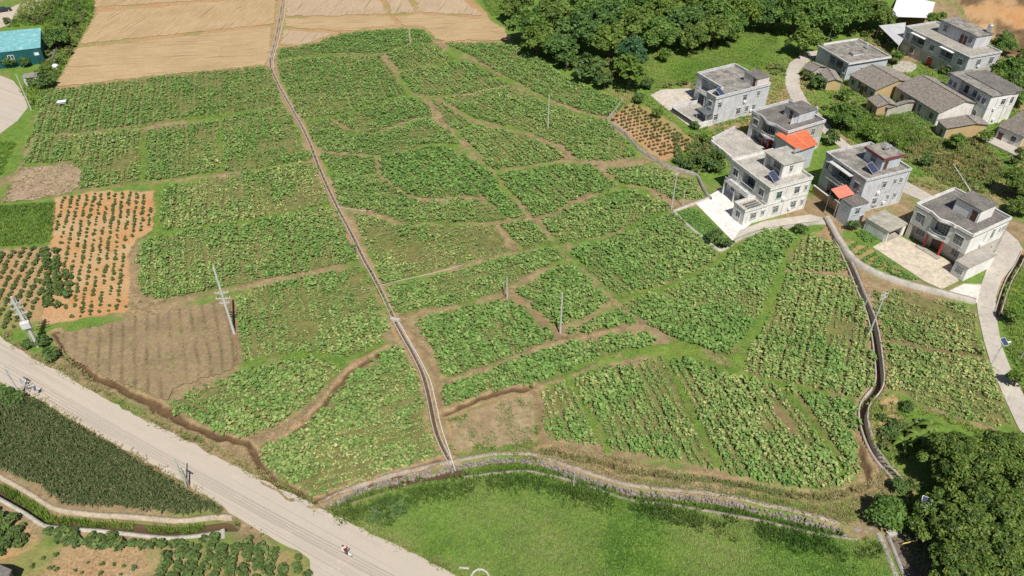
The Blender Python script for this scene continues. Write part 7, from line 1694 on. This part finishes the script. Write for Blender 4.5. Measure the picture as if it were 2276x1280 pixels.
def person(name, x, y, z, rz, joints, radii, edges, mat, label, head, hair_mat, hat=None, skin=None, trousers=None, split=.82):
    """one continuous body grown over a jointed skeleton; hair or hat are its children"""
    me = bpy.data.meshes.new(name); me.from_pydata(joints, edges, [])
    o = bpy.data.objects.new(name, me); COL.objects.link(o)
    m = o.modifiers.new('skin', 'SKIN'); m.use_smooth_shade = True
    for i, r_ in enumerate(radii): o.data.skin_vertices[0].data[i].radius = (r_, r_)
    o.data.skin_vertices[0].data[0].use_root = True
    s = o.modifiers.new('sub', 'SUBSURF'); s.levels = 2; s.render_levels = 2
    dg = bpy.context.evaluated_depsgraph_get(); ev = o.evaluated_get(dg); nm = bpy.data.meshes.new_from_object(ev)
    bpy.data.objects.remove(o)
    sk = skin or plain('skin', (.46, .27, .18), .6)
    for k in (mat, sk, trousers or M_SEAT): nm.materials.append(k)
    hz = head[2]
    for p in nm.polygons:
        c = p.center
        if c.z > hz - .13: p.material_index = 1
        elif c.x > .22 and c.z > .9 and abs(c.y) > .12: p.material_index = 1
        elif c.z < split or (c.x > .13 and c.z < .95): p.material_index = 2
        p.use_smooth = True
    o = link(name, nm); o.location = (x, y, z); o.rotation_euler = (0, 0, rz)
    tag(o, label, 'person')
    hx, hy, hz = head
    MB().lathe([(.02, -.02), (.105, .0), (.118, .05), (.10, .12), (.05, .16), (.005, .17)], 12, (hx - .015, hy, hz)).build('hair', hair_mat, o)
    if hat: MB().lathe([(.19, .04), (.185, .06), (.115, .075), (.10, .15), (.04, .18)], 14, (hx, hy, hz + .02)).build('hat', hat, o)
    f = MB(); f.box(hx + .095, hx + .125, -.012, .012, hz - .06, hz - .01); f.build('nose', sk, o)
    for s_ in (-1, 1): MB().box(hx + .09, hx + .112, s_ * .04 - .015, s_ * .04 + .015, hz - .005, hz + .015).build('eye', M_SEAT, o)
    return o
def rider(px, py, z, rz, dx, label, shirt, hair, hat=None, arms=True, sc=1.0):
    J = [(dx, 0, .88), (dx + .02, 0, 1.08), (dx + .05, 0, 1.28), (dx + .07, 0, 1.42), (dx + .08, 0, 1.49), (dx + .09, 0, 1.60), (dx + .09, 0, 1.68)]
    Rr = [.15, .15, .16, .10, .055, .10, .085]
    E_ = [(0, 1), (1, 2), (2, 3), (3, 4), (4, 5), (5, 6)]
    for s_ in (-1, 1):
        k = len(J)
        J += [(dx + .06, s_ * .19, 1.37), (dx + .16, s_ * .25, 1.16), (dx + .38, s_ * .27, 1.08), (dx + .44, s_ * .27, 1.07)]; Rr += [.065, .05, .038, .042]
        E_ += [(3, k), (k, k + 1), (k + 1, k + 2), (k + 2, k + 3)]
        k = len(J)
        J += [(dx + .03, s_ * .11, .86), (dx + .40, s_ * .16, .84), (dx + .42, s_ * .16, .46), (dx + .52, s_ * .16, .41)]; Rr += [.095, .07, .05, .045]
        E_ += [(0, k), (k, k + 1), (k + 1, k + 2), (k + 2, k + 3)]
    if sc != 1.0:
        J = [((p[0] - dx) * sc + dx, p[1] * sc, (p[2] - .8) * sc + .8) for p in J]; Rr = [r_ * sc for r_ in Rr]
    x, y = G(px, py, z)
    hd = (dx + .09 * sc, 0, (1.62 - .8) * sc + .8)
    return person('person', x, y, z, rz, J, Rr, E_, shirt, label, hd, hair, hat)
a, b = np.array(G(700, 1190)), np.array(G(860, 1275)); rz_ = math.atan2(b[1] - a[1], b[0] - a[0])
sx, sy = G(772, 1232, .1)
scooter(sx, sy, .101, rz_, 'white scooter carrying two people along the road', M_CARW)
rider(772, 1232, .1, rz_, -.18, 'person in maroon shirt and pink hat steering the white scooter', plain('maroon_cloth', (.16, .02, .03), .8), M_SEAT, plain('pink_cloth', (.75, .42, .38), .8))
rider(772, 1232, .1, rz_, -.58, 'person in pale shirt sitting behind on the white scooter', plain('cream_cloth', (.72, .66, .58), .8), M_SEAT, None, sc=.9)
for k, (px, py) in enumerate(((1968, 92), (1977, 98))): x, y = G(px, py); scooter(x, y, 0.02, 2.5, ('left white scooter parked under the grey lean-to roof', 'right white scooter parked under the grey lean-to roof')[k], M_CARW)
x, y = G(10, 26); t = empty('parked_car', (x, y, .101), R(30), 'black car parked beside the pale lane in the top left corner', 'car')
pr = [(-2.2, .35), (-2.2, .85), (-1.7, .95), (-1.2, 1.42), (.35, 1.45), (1.05, .98), (2.05, .85), (2.25, .6), (2.25, .32)]
n = len(pr); body = MB().add([(p[0], -.86 if p[1] < 1.2 else -.66, p[1]) for p in pr] + [(p[0], .86 if p[1] < 1.2 else .66, p[1]) for p in pr], [tuple(range(n - 1, -1, -1)), tuple(range(n, 2 * n))] + [(i, (i + 1) % n, (i + 1) % n + n, i + n) for i in range(n)]).build('body', M_CARB, t, .05)
for s_ in (-1, 1):
    MB().add([(-1.45, s_ * .83, 1.0), (.8, s_ * .83, 1.0), (.3, s_ * .70, 1.36), (-1.1, s_ * .70, 1.36)], [(0, 1, 2, 3)]).build('side_window', M_GLASS, body)
    MB().box(2.2, 2.28, s_ * .62 - .16, s_ * .62 + .16, .58, .74).build('headlight', M_FRAME, t, .02); MB().box(-2.24, -2.17, s_ * .62 - .16, s_ * .62 + .16, .66, .82).build('tail_light', M_RED, t, .02)
for sx_ in (-1.35, 1.4):
    for s_ in (-1, 1): wheel(t, sx_, s_ * .80, .32, .2)
MB().add([(.42, -.6, 1.425), (1.0, -.74, 1.03), (1.0, .74, 1.03), (.42, .6, 1.425)], [(0, 1, 2, 3)]).build('windscreen', M_GLASS, body).location = (.03, 0, .03)
